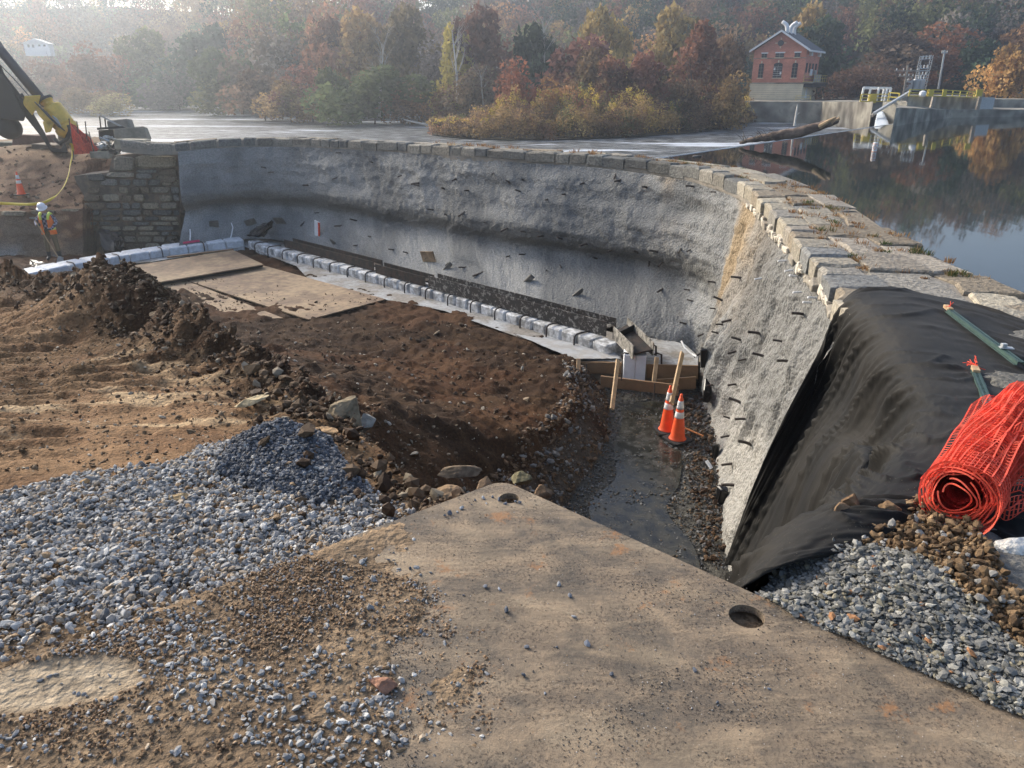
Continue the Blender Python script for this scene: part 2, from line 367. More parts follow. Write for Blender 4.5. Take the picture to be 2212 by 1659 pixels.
m, N, L, b = nodes_of('puddle'); b.inputs['Base Color'].default_value = (.018,.018,.013,1); b.inputs['Roughness'].default_value = .08; b.inputs['IOR'].default_value = 1.33
tc = N.new('ShaderNodeTexCoord'); n2 = nz(N, L, tc.outputs['Object'], 5, 4, .6); rr = ramp(N, [(.40, (.018,.018,.014)), (.62, (.055,.052,.04))]); L.new(n2.outputs[0], rr.inputs[0]); L.new(rr.outputs[0], b.inputs['Base Color'])
rg = ramp(N, [(.42, (.05,.05,.05)), (.6, (.28,.28,.28))]); L.new(n2.outputs[0], rg.inputs[0]); L.new(rg.outputs[0], b.inputs['Roughness'])
bumpn(N, L, b, nz(N, L, tc.outputs['Object'], 22, 3, .6).outputs[0], .18, .01); M['puddle'] = m

# ------------------------------------------------------------------ site survey: wall lines
topP = [(385,328,28.6),(430,322,29.0),(500,318,29.4),(600,316,29.5),(740,322,27.6),(900,332,25.2),(1000,340,23.6),(1130,352,22.2),(1270,360,21),(1400,375,19.6),(1500,392,18.2),(1580,420,16.4),(1620,445,14.9),(1660,490,12.9),(1700,540,11.1),(1740,590,9.75),(1780,640,8.6),(1803,675,7.95),(1826,715,7.2)]
baseP = [(385,545,-3.95),(440,532,-3.9),(520,518,-3.9),(600,519,-3.9),(760,558,-3.95),(920,605,-4.0),(1030,640,-4.0),(1150,675,-4.0),(1270,703,-4.0),(1375,722,-4.0),(1445,740,-4.05),(1488,752,-4.2),(1502,800,-4.5),(1514,850,-4.6),(1527,920,-4.65),(1537,1000,-4.65),(1547,1080,-4.65),(1555,1150,-4.65),(1572,1255,-4.65)]
T3 = np.array([at(u, v, Y=Y) for u, v, Y in topP]); B3 = np.array([at(u, v, z=z) for u, v, z in baseP])
print('TOP', np.round(T3[::3], 2).tolist()); print('BASE', np.round(B3[::3], 2).tolist())

# ridge between the working bench (camera side) and the pit; (u, v, Y, fall slope)
ridge_px = [(-500,556,13.5,1.2),(-40,566,12,1.2),(110,598,10.3,1.2),(170,585,9.2,1.2),(257,568,8.6,1.2),(300,585,8.3,1.2),(330,612,8.0,1.2),(372,645,7.6,1.2),(465,690,7.0,1.1),(560,742,6.4,1.0),(650,800,5.8,.9),(715,850,5.3,.6),(760,905,4.8,.45),(800,960,4.3,.42),(900,1062,3.55,.42),(960,1085,3.2,.5),(1035,1062,3.03,1.0)]
ridge = [(*at(u, v, Y=Y), s) for u, v, Y, s in ridge_px]
PC = at(1085, 1046, z=0.0); PR = at(2212, 1560, z=0.0); PL = at(640, 1216, z=0.0)
PCr = PC + np.array((.0, -.06, -.02))
ridge.append((*PCr, 4.0))
for k in (.25, .5, .75, 1.0):
    q = PC + (at(1590, 1270, z=0)-PC)*k + np.array((-.04, -.05, -.03)); ridge.append((*q, 6.0))
crest_px = [(1620,1262,.0),(1740,1130,.02),(1870,1066,-.03),(1985,940,-.13),(1992,855,-.2),(1932,765,-.28),(1880,690,-.33),(1846,634,-.36)]
crest = np.array([at(u, v, z=z) for u, v, z in crest_px])
for q in crest: ridge.append((q[0]+.03, q[1], q[2]-.08, 6.0))
ridge.append((5.2, 8.3, -.6, 6.0)); ridge.append((9, 8.6, -.7, 6))
ridge = np.array(ridge)

def poly_dist(px, py, P):
    "distance to polyline, with segment index and fraction"
    best = np.full(px.shape, 1e9); bi = np.zeros(px.shape, int); bf = np.zeros(px.shape)
    for i in range(len(P)-1):
        ax, ay = P[i][0], P[i][1]; dx, dy = P[i+1][0]-ax, P[i+1][1]-ay
        f = np.clip(((px-ax)*dx+(py-ay)*dy)/(dx*dx+dy*dy+1e-12), 0, 1)
        d = (px-ax-f*dx)**2+(py-ay-f*dy)**2; m_ = d < best
        best = np.where(m_, d, best); bi = np.where(m_, i, bi); bf = np.where(m_, f, bf)
    return np.sqrt(best), bi, bf
def inside(px, py, P):
    r = np.zeros(px.shape, bool); n = len(P)
    for i in range(n):
        x1, y1 = P[i][0], P[i][1]; x2, y2 = P[(i+1) % n][0], P[(i+1) % n][1]
        if y1 == y2: continue
        c_ = ((y1 > py) != (y2 > py)) & (px < (x2-x1)*(py-y1)/(y2-y1)+x1); r ^= c_
    return r
class RBF:
    def __init__(s, pts):
        P = np.array(pts, float); s.P = P[:, :2]; z = P[:, 2]; n = len(P)
        D = np.linalg.norm(s.P[:, None]-s.P[None], axis=2)
        A = np.zeros((n+3, n+3)); A[:n, :n] = D + np.eye(n)*1e-6; A[:n, n] = 1; A[:n, n+1:n+3] = s.P; A[n:, :n] = A[:n, n:].T
        w = np.linalg.solve(A, np.r_[z, 0, 0, 0]); s.w = w
    def __call__(s, x, y):
        out = s.w[-3] + s.w[-2]*x + s.w[-1]*y
        for (a, b_), w in zip(s.P, s.w[:-3]): out = out + w*np.sqrt((x-a)**2+(y-b_)**2)
        return out
bench_pts = [tuple(q[:3]) for q in ridge[:-2]] + [tuple(at(u, v, z=z)) for u, v, z in [
 (476,782,-.80),(630,842,-.72),(320,726,-.88),(0,700,-1.0),(0,640,-1.25),(150,650,-1.0),(150,740,-.92),(0,800,-.8),(0,900,-.6),(300,850,-.72),(300,940,-.5),(480,880,-.62),(0,1000,-.36),(0,1100,-.2),(300,1050,-.22),(430,985,-.34),
 (560,950,-.36),(640,968,-.22),(700,985,-.28),(640,1060,-.17),(520,1060,-.2),(780,1090,-.16),(500,1140,-.1),(860,1140,-.1),(400,1230,-.04),(0,1250,-.06),(700,1240,.0),(300,1400,.0),(0,1450,.0),(600,1500,.0),(1100,1500,-.02),(1106,1300,-.02),(1500,1400,-.02),(1700,1600,-.02),(900,1200,-.03),
 (1650,1290,.03),(1800,1180,.05),(1950,1230,.09),(2150,1300,.10),(2212,1450,.05),(1900,1380,.03),(2000,1100,.03),(2150,1180,.0),(2050,1420,.03),
 (2100,1000,-.08),(2200,900,-.13),(2100,800,-.22),(2200,720,-.3)]] + [(-3,.3,0),(0,.3,0),(3,.3,0),(-8,1,0),(-14,8,-1),(-14,3,-.4),(6,1,0),(6,4,0),(8,2,0)]
bench_f = RBF(bench_pts)
pit_pts = [tuple(at(u, v, z=z)) for u, v, z in [
 (760,945,-.95),(830,985,-1.3),(905,1075,-.55),(960,1096,-.45),(880,1010,-1.2),(950,1010,-2.0),(1000,960,-2.9),(1050,1010,-2.5),(1100,920,-3.55),(1190,1000,-3.5),(1150,1050,-2.6),(1190,1075,-2.6),(1100,1035,-2.0),(1040,1050,-.8),
 (1000,860,-3.85),(900,860,-3.3),(800,860,-2.6),(740,880,-1.6),(740,810,-2.8),(700,770,-3.5),(800,770,-3.9),(600,720,-3.9),(480,660,-4.0),(340,600,-4.1),(200,580,-4.1),(100,560,-4.1),(-200,560,-4.1),
 (620,600,-4.05),(700,660,-4.0),(830,640,-4.08),(900,700,-3.95),(1000,750,-3.9),(1100,800,-3.85),(1150,860,-3.8),(1200,790,-3.9),(1215,850,-3.8),(1200,930,-3.75),(1000,680,-4.08),(1150,730,-4.08),(1230,765,-4.08),(1400,750,-4.1),(560,540,-4.08)]]
pit_f = RBF(pit_pts)
trench_px = [(1238,800),(1300,830),(1316,880),(1312,950),(1285,1010),(1245,1060),(1215,1110),(1150,1230),(1150,1500),(1700,1500),(1640,1200),(1580,1000),(1560,850),(1500,790),(1400,770)]
trench = [at(u, v, z=-4.6)[:2] for u, v in trench_px]
site_out = [tuple(p[:2]) for p in B3[::-1]]
bench_poly = [tuple(q[:2]) for q in ridge] + [(9, -2), (-30, -2), (-30, 13)]

def terrain(x, y, fine=True):
    inb = inside(x, y, bench_poly); d, bi, bf = poly_dist(x, y, ridge)
    rz = ridge[bi, 2]*(1-bf)+ridge[np.minimum(bi+1, len(ridge)-1), 2]*bf
    rs = ridge[bi, 3]*(1-bf)+ridge[np.minimum(bi+1, len(ridge)-1), 3]*bf
    hb = bench_f(x, y)
    hp = pit_f(x, y); hp = np.clip(hp, -4.3, -.35)
    onslab = 0
    fall = rz - rs*d
    h2 = np.maximum(hp, fall); 
    tin = inside(x, y, trench); td, _, _ = poly_dist(x, y, trench + [trench[0]]); td = np.where(tin, 0, td)
    bank = -4.58 + td*(1.05+.5*fbm(x, y, .8, 2, 9)) + .16*fbm(x, y, 2.2, 3, 4)*np.clip(td*2, 0, 1)
    h2 = np.minimum(h2, bank)
    h2 = np.where((rs > 3) & tin, np.maximum(-4.58, fall), h2)
    h = np.where(inb, hb, h2)
    if fine:
        near = inb.astype(float)
        # mound of dug clods along the crest
        bermy = np.exp(-(d/.55)**2)*(rs < 1.5)*(y > 4.6)
        lump = .10*(.5-np.minimum(cell(x, y, 3.2, 5), .8)) + .05*(.5-np.minimum(cell(x, y, 8, 6), .8))
        h = h + bermy*(lump*1.5+.05*fbm(x, y, 3, 3, 2))
        plate = inb & (y < 3.2) & (x > -.6 - (3-y)*.1)
        amp = np.where(inb, np.clip(.012+.008*(y-1.5), .012, .05), .075)
        amp = np.where(tin, .02, amp*1.15)
        h = h + amp*fbm(x, y, 2.2, 4, 21)*1.6 + np.where(inb, .006+.003*y, .035)*fbm(x, y, 11, 3, 31)
        # dozer cleat tracks across the bench and the pit floor
        tr = np.sin((y*.96 - x*.18)*2*PI/.24 + 1.4*fbm(x, y, .9, 2, 8)*2)
        tm = smooth(-.05, .25, fbm(x, y, .5, 3, 77)+.12)*inb*smooth(4.0, 4.8, y-.15*x)*(1-np.clip(bermy*1.5, 0, 1))
        h = h + .030*tm*tr
        tr2 = np.sin((x*.75+y*.66)*2*PI/.3 + 2*fbm(x, y, .6, 2, 3)); tm2 = (~inb)*(~tin)*smooth(.02, .2, fbm(x, y, .35, 3, 55))*(hp < -3.3)
        h = h + .03*tm2*tr2
        # loose scree and cobbles on the pit side
        sc = (~inb)*(~tin)*(hp > -3.9)
        h = h + sc*.09*(.45-np.minimum(cell(x, y, 2.6, 15), .7))*smooth(-4.0, -3.0, hp)
        h = h + (~inb)*(~tin)*.035*(.45-np.minimum(cell(x, y, 6, 16), .7))
        gp = np.exp(-(((x-2.1)/1.1)**2+((y-2.1)/.9)**2)); h = h + gp*.03*fbm(x, y, 4, 3, 91)
    h = h + .15*np.exp(-(((x+1.22)/.38)**2+((y-3.62)/.30)**2)) + .07*np.exp(-(((x+.95)/.35)**2+((y-3.25)/.25)**2))
    h = np.where(inb & (y < 2.95) & (x > -.75), np.minimum(h, np.where((x-.82)*(.68)+(y-2.19)*.735 < 0, -.015, h)), h) if False else h
    return h
# plate frame
RD = (PR-PC)[:2]; RD /= np.linalg.norm(RD); LD = (PL-PC)[:2]; LD /= np.linalg.norm(LD)
def plate_uv(x, y):
    "coordinates along right edge (p) and left edge (q) of the road plate"
    A = np.array([[RD[0], LD[0]], [RD[1], LD[1]]]); iA = np.linalg.inv(A); dx = x-PC[0]; dy = y-PC[1]
    return iA[0, 0]*dx+iA[0, 1]*dy, iA[1, 0]*dx+iA[1, 1]*dy
PLW, PLH = 3.6, 2.7
h1_ = at(1100, 1076, z=.022); h2_ = at(1613, 1331, z=.022)
def dirt_cover(x, y):
    "thickness of mud lying over the plate (negative: bare)"
    p, q = plate_uv(x, y)
    k = (q-.98)*.9 - .22*p + .10 + .55*fbm(x, y, 1.3, 4, 66) + np.where(q > 1.6, .10, 0)
    k = k - .55*smooth(.75, 1.5, p)*smooth(2.0, 1.2, q) - .6*np.exp(-((x-h2_[0])**2+(y-h2_[1])**2)/.05) - .6*np.exp(-((x-h1_[0])**2+(y-h1_[1])**2)/.02)
    return np.clip(k + .3*np.exp(-p/.25)*smooth(.5, .8, q), -.4, .3)

def pale_patch(x, y): return smooth(1.5, .5, ((x+1.33+.25*(y-1.66))/.25)**2+((y-1.66-.1*(x+1.33))/.10)**2 + .9*fbm(x, y, 5, 3, 8))
def ground_h(x, y):
    h = terrain(x, y); p, q = plate_uv(x, y); on = (p > .02) & (p < PLW) & (q > .02) & (q < PLH)
    dc = dirt_cover(x, y)
    cov = .0215 + .05*np.clip(dc, -.4, .35) + .016*fbm(x, y, 6, 5, 5)*smooth(.5, -.1, dc) + .005*fbm(x, y, 30, 3, 6)
    pale = pale_patch(x, y); cov = (cov+.005)*(1-pale) + .030*pale
    hh = np.where(on, np.where(dc > -.25, cov*1.0, -.03), h)
    rim = on & (q < .9) & (dc > -.05)
    return hh

# mesh of the site: rows widen with distance
NR_, NC_ = 620, 640
ry = np.exp(np.linspace(math.log(3.6), math.log(38.5), NR_))-4.0
ca = np.linspace(-.95, .52, NC_)
gy = np.repeat(ry[:, None], NC_, 1); gx = (gy+4)*ca[None, :]
gx = gx.ravel(); gy = gy.ravel(); gz = ground_h(gx, gy)
# colours by soil type
inb = inside(gx, gy, bench_poly); tin = inside(gx, gy, trench); dR, bi_, bf_ = poly_dist(gx, gy, ridge)
br = np.array((.135,.078,.037)); tan = np.array((.21,.124,.062)); dark = np.array((.034,.017,.008)); red = np.array((.10,.043,.018)); grey = np.array((.105,.10,.085)); lt = np.array((.46,.33,.19))
n_a = smooth(-.15, .2, fbm(gx, gy, .7, 4, 101))[:, None]; n_b = smooth(-.1, .25, fbm(gx, gy, 3, 3, 102))[:, None]; n_c = smooth(.10, .32, fbm(gx*.6, gy*2.4, 2.2, 4, 103))[:, None]
c_bench = br*(1-n_a)+tan*n_a*.95; c_bench = c_bench*(1-.35*n_b)+red*.35*n_b; tmk = (smooth(4.2, 4.9, gy-.15*gx)*smooth(8, 6, gy))[:, None]; c_bench = c_bench*(1-n_c*tmk*.8)+lt*n_c*tmk*.8
berm = (np.exp(-(dR/.6)**2)*(ridge[bi_, 3] < 1.5)*(gy > 4.6))[:, None]; c_bench = c_bench*(1-berm)+(dark*1.15*(1-.4*n_a)+br*.4*n_a)*berm
c_pit = dark*(1-.45*n_a)+red*.45*n_a; c_pit = c_pit*(1-.2*n_b)+br*.2*n_b
near_pit = smooth(14, 6, gy)[:, None]*.22; c_pit = c_pit*(1-near_pit)+br*.85*near_pit
bank_m = ((~inb)*(~tin)*(gz < -3.95)*smooth(.9, .3, poly_dist(gx, gy, trench)[0]))[:, None]; c_pit = c_pit*(1-bank_m*.6*n_a)+grey*bank_m*.6*n_a
c_tr = grey*(1-.4*n_a)+np.array((.06,.055,.045))*.4*n_a
gcol = np.where(inb[:, None], c_bench, np.where(tin[:, None], c_tr, c_pit))
p_, q_ = plate_uv(gx, gy)
dcov = dirt_cover(gx, gy); onp = inb & (p_ > -.6) & (gy < 3.3)
gcol = np.where(onp[:, None], gcol*.35+np.array((.27,.205,.135))*.65*(1-.25*n_b), gcol)
pp_ = (pale_patch(gx, gy)*inb)[:, None]; gcol = gcol*(1-pp_)+np.array((.33,.265,.185))*pp_
rp_ = inb & (gx > .9) & (p_ > 0) & (q_ < 0)
gcol = np.where(rp_[:, None], np.array((.12,.115,.10))+.03*n_a, gcol)
Fg = grid_faces(NR_, NC_)
outp = np.array([p[:2] for p in B3])
keep_poly = [(-34, -2), (-34, 27.6)] + [tuple((p + np.array(o_))[:2]) for p, o_ in zip(B3, [(0, .8, 0)]*11+[(.5, .4, 0)]+[(.6, 0, 0)]*8)] + [(3.3, 7.3), (5.0, 6.2), (6.0, 4.0), (9, 3.0), (9, -2)]
kv = inside(gx, gy, keep_poly)
bare = (p_ > .05) & (q_ > .05) & (dcov < -.12) & inb
kf = kv[Fg].any(1)
me = np_mesh('ground', np.stack([gx, gy, gz], 1), Fg[kf], M['soil'], True, gcol)
link('ground', me, kind='structure')
def gh(x, y): return float(ground_h(np.array([float(x)]), np.array([float(y)]))[0])
# ------------------------------------------------------------------ sprayed concrete wall lining the pit
NS, NT = 760, 170
Tc = catmull(T3, 4000); Bc = catmull(B3, 4000)
Lm = np.r_[0, np.cumsum(np.linalg.norm(np.diff((Tc+Bc)/2, axis=0), axis=1))]
depthw = np.interp(np.arange(4000), [0, 4000], [1, 1]); dist_ = (Tc[:, 1]+Bc[:, 1])/2
wstep = np.r_[0, np.cumsum(np.diff(Lm)/((dist_[1:]+4)))]      # finer columns towards the viewer
js = np.interp(np.linspace(0, wstep[-1], NS), wstep, np.arange(4000))
Tw = np.stack([np.interp(js, np.arange(4000), Tc[:, k]) for k in range(3)], 1)
Bw = np.stack([np.interp(js, np.arange(4000), Bc[:, k]) for k in range(3)], 1)
Sw = np.interp(js, np.arange(4000), Lm); frac = js/3999*(len(T3)-1)          # 0..18 control index
tt = np.linspace(0, 1, NT)
fA = np.interp(tt, [0,.08,.2,.35,.46,.55,.62,.68,.78,.9,1.0], [0,.07,.14,.26,.36,.34,.20,.22,.48,.80,1.0])   # bulge, undercut, sloping foot
fB = np.interp(tt, [0,.15,.4,.7,1.0], [0,.20,.42,.74,1.0])
fA = np.convolve(np.pad(fA, 5, 'edge'), np.ones(11)/11, 'valid')
wgt = smooth(12.2, 10.6, frac)[:, None]
lf = smooth(0, 2.5, frac)[:, None]
F_ = fA[None]*wgt + fB[None]*(1-wgt)
XY = Tw[:, None, :2]*(1-F_[..., None]) + Bw[:, None, :2]*F_[..., None]
Z_ = Tw[:, None, 2]*(1-tt[None]) + Bw[:, None, 2]*tt[None]
kk = lambda A, n: np.stack([np.stack([np.convolve(np.pad(A[:, j, k], n, 'reflect', reflect_type='odd'), np.ones(2*n+1)/(2*n+1), 'valid') for j in range(A.shape[1])], 1) for k in range(2)], 2)
Xs = kk(kk(XY, 26), 20); Xl = kk(XY, 7); q_t = smooth(.15, .95, tt)[None, :, None]; XY = Xl*q_t + Xs*(1-q_t)
dT = np.gradient(Tw[:, :2], axis=0); dT /= np.linalg.norm(dT, axis=1)[:, None]; nin = np.stack([dT[:, 1], -dT[:, 0]], 1)   # towards the pit
S2 = np.repeat(Sw[:, None], NT, 1); 
und = .10*fbm(S2, Z_, .55, 3, 201)*1.6
# folds hanging down the right hand wall, waves along the long wall
fold = (.13*fbm(S2*1.25, Z_*.28, 1.0, 3, 205))*(1-wgt)*2.4 + wgt*.12*fbm(S2*.33, Z_*1.7, 1.0, 3, 206)*1.5
rough = .060*fbm(S2, Z_, 2.6, 4, 210) + .034*fbm(S2, Z_, 8, 3, 215)
pin = np.minimum(1, np.minimum(tt, 1.02-tt)*9)[None]
disp = (und+fold)*pin + rough
XY = XY + nin[:, None, :]*disp[..., None]
Pv = np.concatenate([XY, Z_[..., None]], 2).reshape(-1, 3)
# wall colour with some shade and light painted in: grey, stained warm by soil wash on the right and low down, pale fresh patches
k1 = smooth(-.2, .2, fbm(S2, Z_, .5, 4, 220)); k2 = smooth(-.1, .25, fbm(S2*.7, Z_*.6, .9, 4, 223)); warm = smooth(7.5, 11.4, frac+2.2*fbm(S2, Z_, .8, 3, 240)[:, 0])[:, None]*smooth(14.6, 11.8, frac)[:, None]*(.55+.9*smooth(-.2, .25, fbm(S2, Z_, .7, 4, 241)))
bluegrey = np.array((.14,.143,.140)); lgrey = np.array((.26,.26,.247)); tanc = np.array((.31,.24,.155)); darkb = np.array((.10,.093,.075)); cream = np.array((.37,.35,.305))
cc = bluegrey*(1-k1[..., None]*.8)+lgrey*k1[..., None]*.8
cc = cc*(1-(warm*k2)[..., None]*.75)+tanc*(warm*k2)[..., None]*.75
right = smooth(13, 15, frac)[:, None]; cc = cc*(1-(right*.6*(.4+.6*k1))[..., None])+cream*(right*.6*(.4+.6*k1))[..., None]
undercut_shade = (np.exp(-((tt[None]-(.53+.03*fbm(S2, Z_*0, .3, 2, 230)))/.085)**2)*wgt*(.5+.5*k1)); cc = cc*(1-undercut_shade[..., None]*.62)+darkb*undercut_shade[..., None]*.62  # dark band paints in the shade below the overhang
ledgew = smooth(.62, .70, tt)[None]*wgt; cc = cc*(1+.18*ledgew[..., None])  # foot lightened in colour, as an upward slope catching skylight
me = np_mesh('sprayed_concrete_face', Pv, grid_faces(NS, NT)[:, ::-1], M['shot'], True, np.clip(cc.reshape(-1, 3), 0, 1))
WALL = thing('retaining_wall', (0, 22, -4), 'curved stone dam wall with grey sprayed concrete face around the deep pit', 'wall')
o = link('sprayed_concrete_face', me, WALL); o.location = -WALL.location
W3 = Pv.reshape(NS, NT, 3)
def wall_pt(u, v):
    "wall surface point seen at that bearing + inward normal"
    dx, dy, dz = ray(u, v); q = W3.reshape(-1, 3); sx = (q[:, 0]/q[:, 1])-(dx/dy); sz = ((q[:, 2]-CAM_Z)/q[:, 1])-(dz/dy)
    i = np.argmin(sx*sx+sz*sz+1e-7*q[:, 1]**2); r, c = divmod(i, NT)
    return q[i], np.array((nin[r, 0], nin[r, 1], 0))

# reinforcement stubs left sticking out of the sprayed face
stubs = [(575,363),(590,372),(735,330),(806,352),(868,378),(905,395),(665,400),(728,383),(905,402),(958,408),(1012,412),(1125,415),(1180,430),(1220,420),
 (1065,373),(1340,390),(1395,405),(1500,403),(1545,415),(985,385),(1128,388),(1260,395),(1330,378),(1100,395),
 (655,480),(735,488),(690,460),(770,478),(935,453),(965,465),(1000,460),(1048,480),(1095,493),(1135,502),(1175,510),(1215,517),(1268,528),(1320,540),(1375,546),(1430,566),
 (770,530),(800,512),(850,540),(882,548),(930,560),(965,570),(1005,578),(1040,590),(1100,553),(1135,550),(1180,585),(1210,575),(1290,560),(1400,565),(1490,628),(1430,625),(1420,545),(1470,537),(1490,540),
 (1545,668),(1495,652),(1520,720),(1515,760),(1550,720),(1600,735),(1590,758),(1610,775),(1580,690),(1560,700),(1640,720),(1700,780),(1540,830),(1600,870),(1620,960),(1590,830),(1575,905),(1580,1000),(1585,1048),(1567,1052),(1650,770),(1690,738),(1735,680),(1575,940),(1610,905),(1480,700),(1560,650),(1600,600),(1545,610)]
nail_white = [(1697,562),(1712,583),(1722,597),(1732,630),(1752,655),(1765,642),(1645,600)]
stub0 = None
for k, (u, v) in enumerate(stubs):
    p, n = wall_pt(u, v)
    if stub0 is None or k < 3:
        mb = MB(); mb.tube([(0,0,0),(.12,0,.003),(.24,0,0)], [.016,.014,.014], 6); mb.tube([(-.03,0,0),(.03,0,0)], [.026,.017], 6)
        stub0 = mb.build('rebar_stub', M['rebar'], None, local=True); o = stub0
    else:
        o = stub0.copy(); C.objects.link(o)
    o.parent = WALL; big = .75 if u < 1450 else (.62 if u < 1530 else .50)
    ang = math.atan2(n[1], n[0]) + (random.uniform(-.7, .7) if u < 1530 else random.uniform(-.35, .25))
    o.location = V(p-n*.03)-WALL.location; o.rotation_euler = (0, random.uniform(-.35, .35), ang); s_ = big*random.uniform(.9, 1.5); o.scale = (s_*(1.1 if u < 1530 else 1.35), s_*(1.8 if u < 1530 else 2.4), s_*(1.8 if u < 1530 else 2.4))
wn0 = None
for (u, v) in nail_white:
    p, n = wall_pt(u, v)
    if wn0 is None:
        mb = MB(); mb.tube([(0,0,0),(.17,0,0)], .016, 8); wn0 = mb.build('white_drain_sleeve', M['white'], None, local=True); o = wn0
    else: o = wn0.copy(); C.objects.link(o)
    o.parent = WALL; o.location = V(p-n*.03)-WALL.location; o.rotation_euler = (0, random.uniform(-.2, .2), math.atan2(n[1], n[0])+.3); o.scale = (.9, .9, .9)
# torn sack and plank remnants cast into the foot of the lining
for (u, v, w, h, m_, nm) in [(463,490,.32,.62,'shot2','cast_in_plank'),(545,485,.42,.6,'shot2','cast_in_plank'),(607,482,.42,.62,'shot2','cast_in_plank'),(722,525,.2,.4,'shot2','cast_in_plank'),(1140,605,.5,.16,'shot2','cast_in_plank'),(1245,635,.5,.12,'shot2','cast_in_plank'),(965,580,.6,.14,'shot2','cast_in_plank')]:
    p, n = wall_pt(u, v); 
    if 'shot2' not in M: M['shot2'] = mat('concrete_coated_plank', (.15,.14,.12), .9, .3, 8, .6, 30)
    mb = MB(); ry_ = random.uniform(-.35, .35) if h > w else random.uniform(-.9, -.5)
    Rm = (Euler((0,0,math.atan2(n[1], n[0])+PI/2)).to_matrix() @ Euler((R(36), ry_, 0)).to_matrix())
    mb.box(p+n*.01, (w, .05, h), Rm, .03); mb.build(nm, M['shot2'], WALL, bevel=.01)

# ------------------------------------------------------------------ coping stones
cp_px = [(262,322,27.9),(320,328,28.2)]
sE0 = 0
CP = np.array([at(u, v, Y=Y) for u, v, Y in cp_px] + [p for p in T3] + [T3[-1]+np.array((.30,-1.3,-.06)), T3[-1]+np.array((.5,-2.6,-.16))])
CPs, Ls = resample(catmull(CP, 600), step=.05)
nC = len(CPs); dC = np.gradient(CPs[:, :2], axis=0); dC /= np.linalg.norm(dC, axis=1)[:, None]; nO = np.stack([-dC[:, 1], dC[:, 0]], 1)
ctl_s = [Ls[np.argmin(np.linalg.norm(CPs-p, axis=1))] for p in T3]
width = np.interp(Ls, [ctl_s[0], ctl_s[4], ctl_s[8], ctl_s[10], ctl_s[12], ctl_s[14], ctl_s[17], Ls[-1]], [.75, .75, .9, 1.15, 1.35, 1.5, 2.0, 2.7])
lift = np.interp(Ls, [0, ctl_s[10], ctl_s[13], ctl_s[16]], [.30, .31, .33, .27])
def cop(s, w, dz=0):
    i = min(nC-1, max(0, int(s/.05))); f = w*width[i]
    return Vector((CPs[i, 0]+nO[i, 0]*f, CPs[i, 1]+nO[i, 1]*f, CPs[i, 2]+lift[i]+dz - .0*w))
def poly_stone(name, pts, h, m_, parent, bev=.02, tint=None, jz=.012):
    "irregular slab from a ring of top points, chamfered"
    n = len(pts); c = sum(pts, Vector())/n; vs = []
    tl = Vector((random.uniform(-.03,.03), random.uniform(-.03,.03)))
    for p in pts: vs.append(p + Vector((random.uniform(-.01,.01), random.uniform(-.01,.01), -h)))
    for p in pts: vs.append(p + Vector((0, 0, -bev*random.uniform(.6,1.6))))
    for p in pts:
        q = p.lerp(c, min(.25, bev*1.6/max(.05, (p-c).length))); q.z += random.uniform(-jz, jz) + (q-c).xy.dot(tl); vs.append(q)
    vs.append(c + Vector((0,0,random.uniform(0,jz))))
    off = parent.location
    fs = [tuple(reversed(range(n)))]
    for k in range(n):
        j = (k+1) % n; fs += [(k, j, n+j, n+k), (n+k, n+j, 2*n+j, 2*n+k), (2*n+k, 2*n+j, 3*n)]
    me = bpy.data.meshes.new(name); me.from_pydata([tuple(v-off) for v in vs], [], fs); me.materials.append(m_)
    col = tint if tint is not None else (.3,.27,.22); ca_ = me.color_attributes.new('col', 'FLOAT_COLOR', 'POINT'); k_ = random.uniform(.75, 1.2)
    for d_ in ca_.data: d_.color = (col[0]*k_, col[1]*k_, col[2]*k_, 1)
    bm = bmesh.new(); bm.from_mesh(me); bmesh.ops.recalc_face_normals(bm, faces=bm.faces); bm.to_mesh(me); bm.free()
    return link(name, me, parent)
tints = [(.27,.24,.195),(.22,.205,.175),(.31,.275,.21),(.18,.18,.17),(.34,.305,.24),(.25,.21,.155)]
def row(s0, s1, w0, w1, lmin, lmax, h, name, face=False, gap=.009):
    s = s0
    while s < s1:
        near = np.interp(s, [ctl_s[8], ctl_s[14]], [0, 1])
        L = random.uniform(lmin, lmax); e = min(s+L, s1+.3); g = gap*(1.5 if face and near < .7 else 1)
        j = .085 if not face else .02
        a0 = w0 + random.uniform(-.03, .03)*(0 if face else 1); b0 = w1 + (random.uniform(-.03, .03) if w1 < .99 else random.uniform(-.12, .05))
        zz = random.uniform(-.03, .025); pr = -random.uniform(.0, .06) if face else 0
        ring = [(s+g, a0+pr/1.5), ((s+e)/2+random.uniform(-j,j), a0+pr/1.5+random.uniform(-j,j)*.6), (e-g, a0+pr/1.5+random.uniform(-j,j)*.5), (e-g+random.uniform(-j,j), (a0+b0)/2), (e-g+random.uniform(-j,j), b0-.012), ((s+e)/2, b0-.012+random.uniform(-j,j)*.3), (s+g+random.uniform(-j,j), b0-.012), (s+g+random.uniform(-j,j), (a0+b0)/2)]
        pts = [cop(a, b, zz) for a, b in ring]
        t = random.choice(tints)
        if face and near < .5: t = random.choice([(.17,.165,.145),(.22,.20,.165),(.14,.14,.13),(.25,.23,.19)])
        poly_stone(name, pts, h*random.uniform(.9, 1.1), M['masonry_v'], WALL, .022 if not face else .03, t)
        s = e
M['masonry_v'] = mat('coping_stone', vcol=True, rough=.88, var=.35, scale=3, fine=16, bump=.9, bscale=24, dist=.03, spec=.15)
sN = ctl_s[9]; sE = Ls[-1]
row(0, ctl_s[6], 0, .5, .45, 1.1, .26, 'coping_stone', True, .03); row(0, ctl_s[6], .5, 1, .8, 1.5, .2, 'coping_stone')
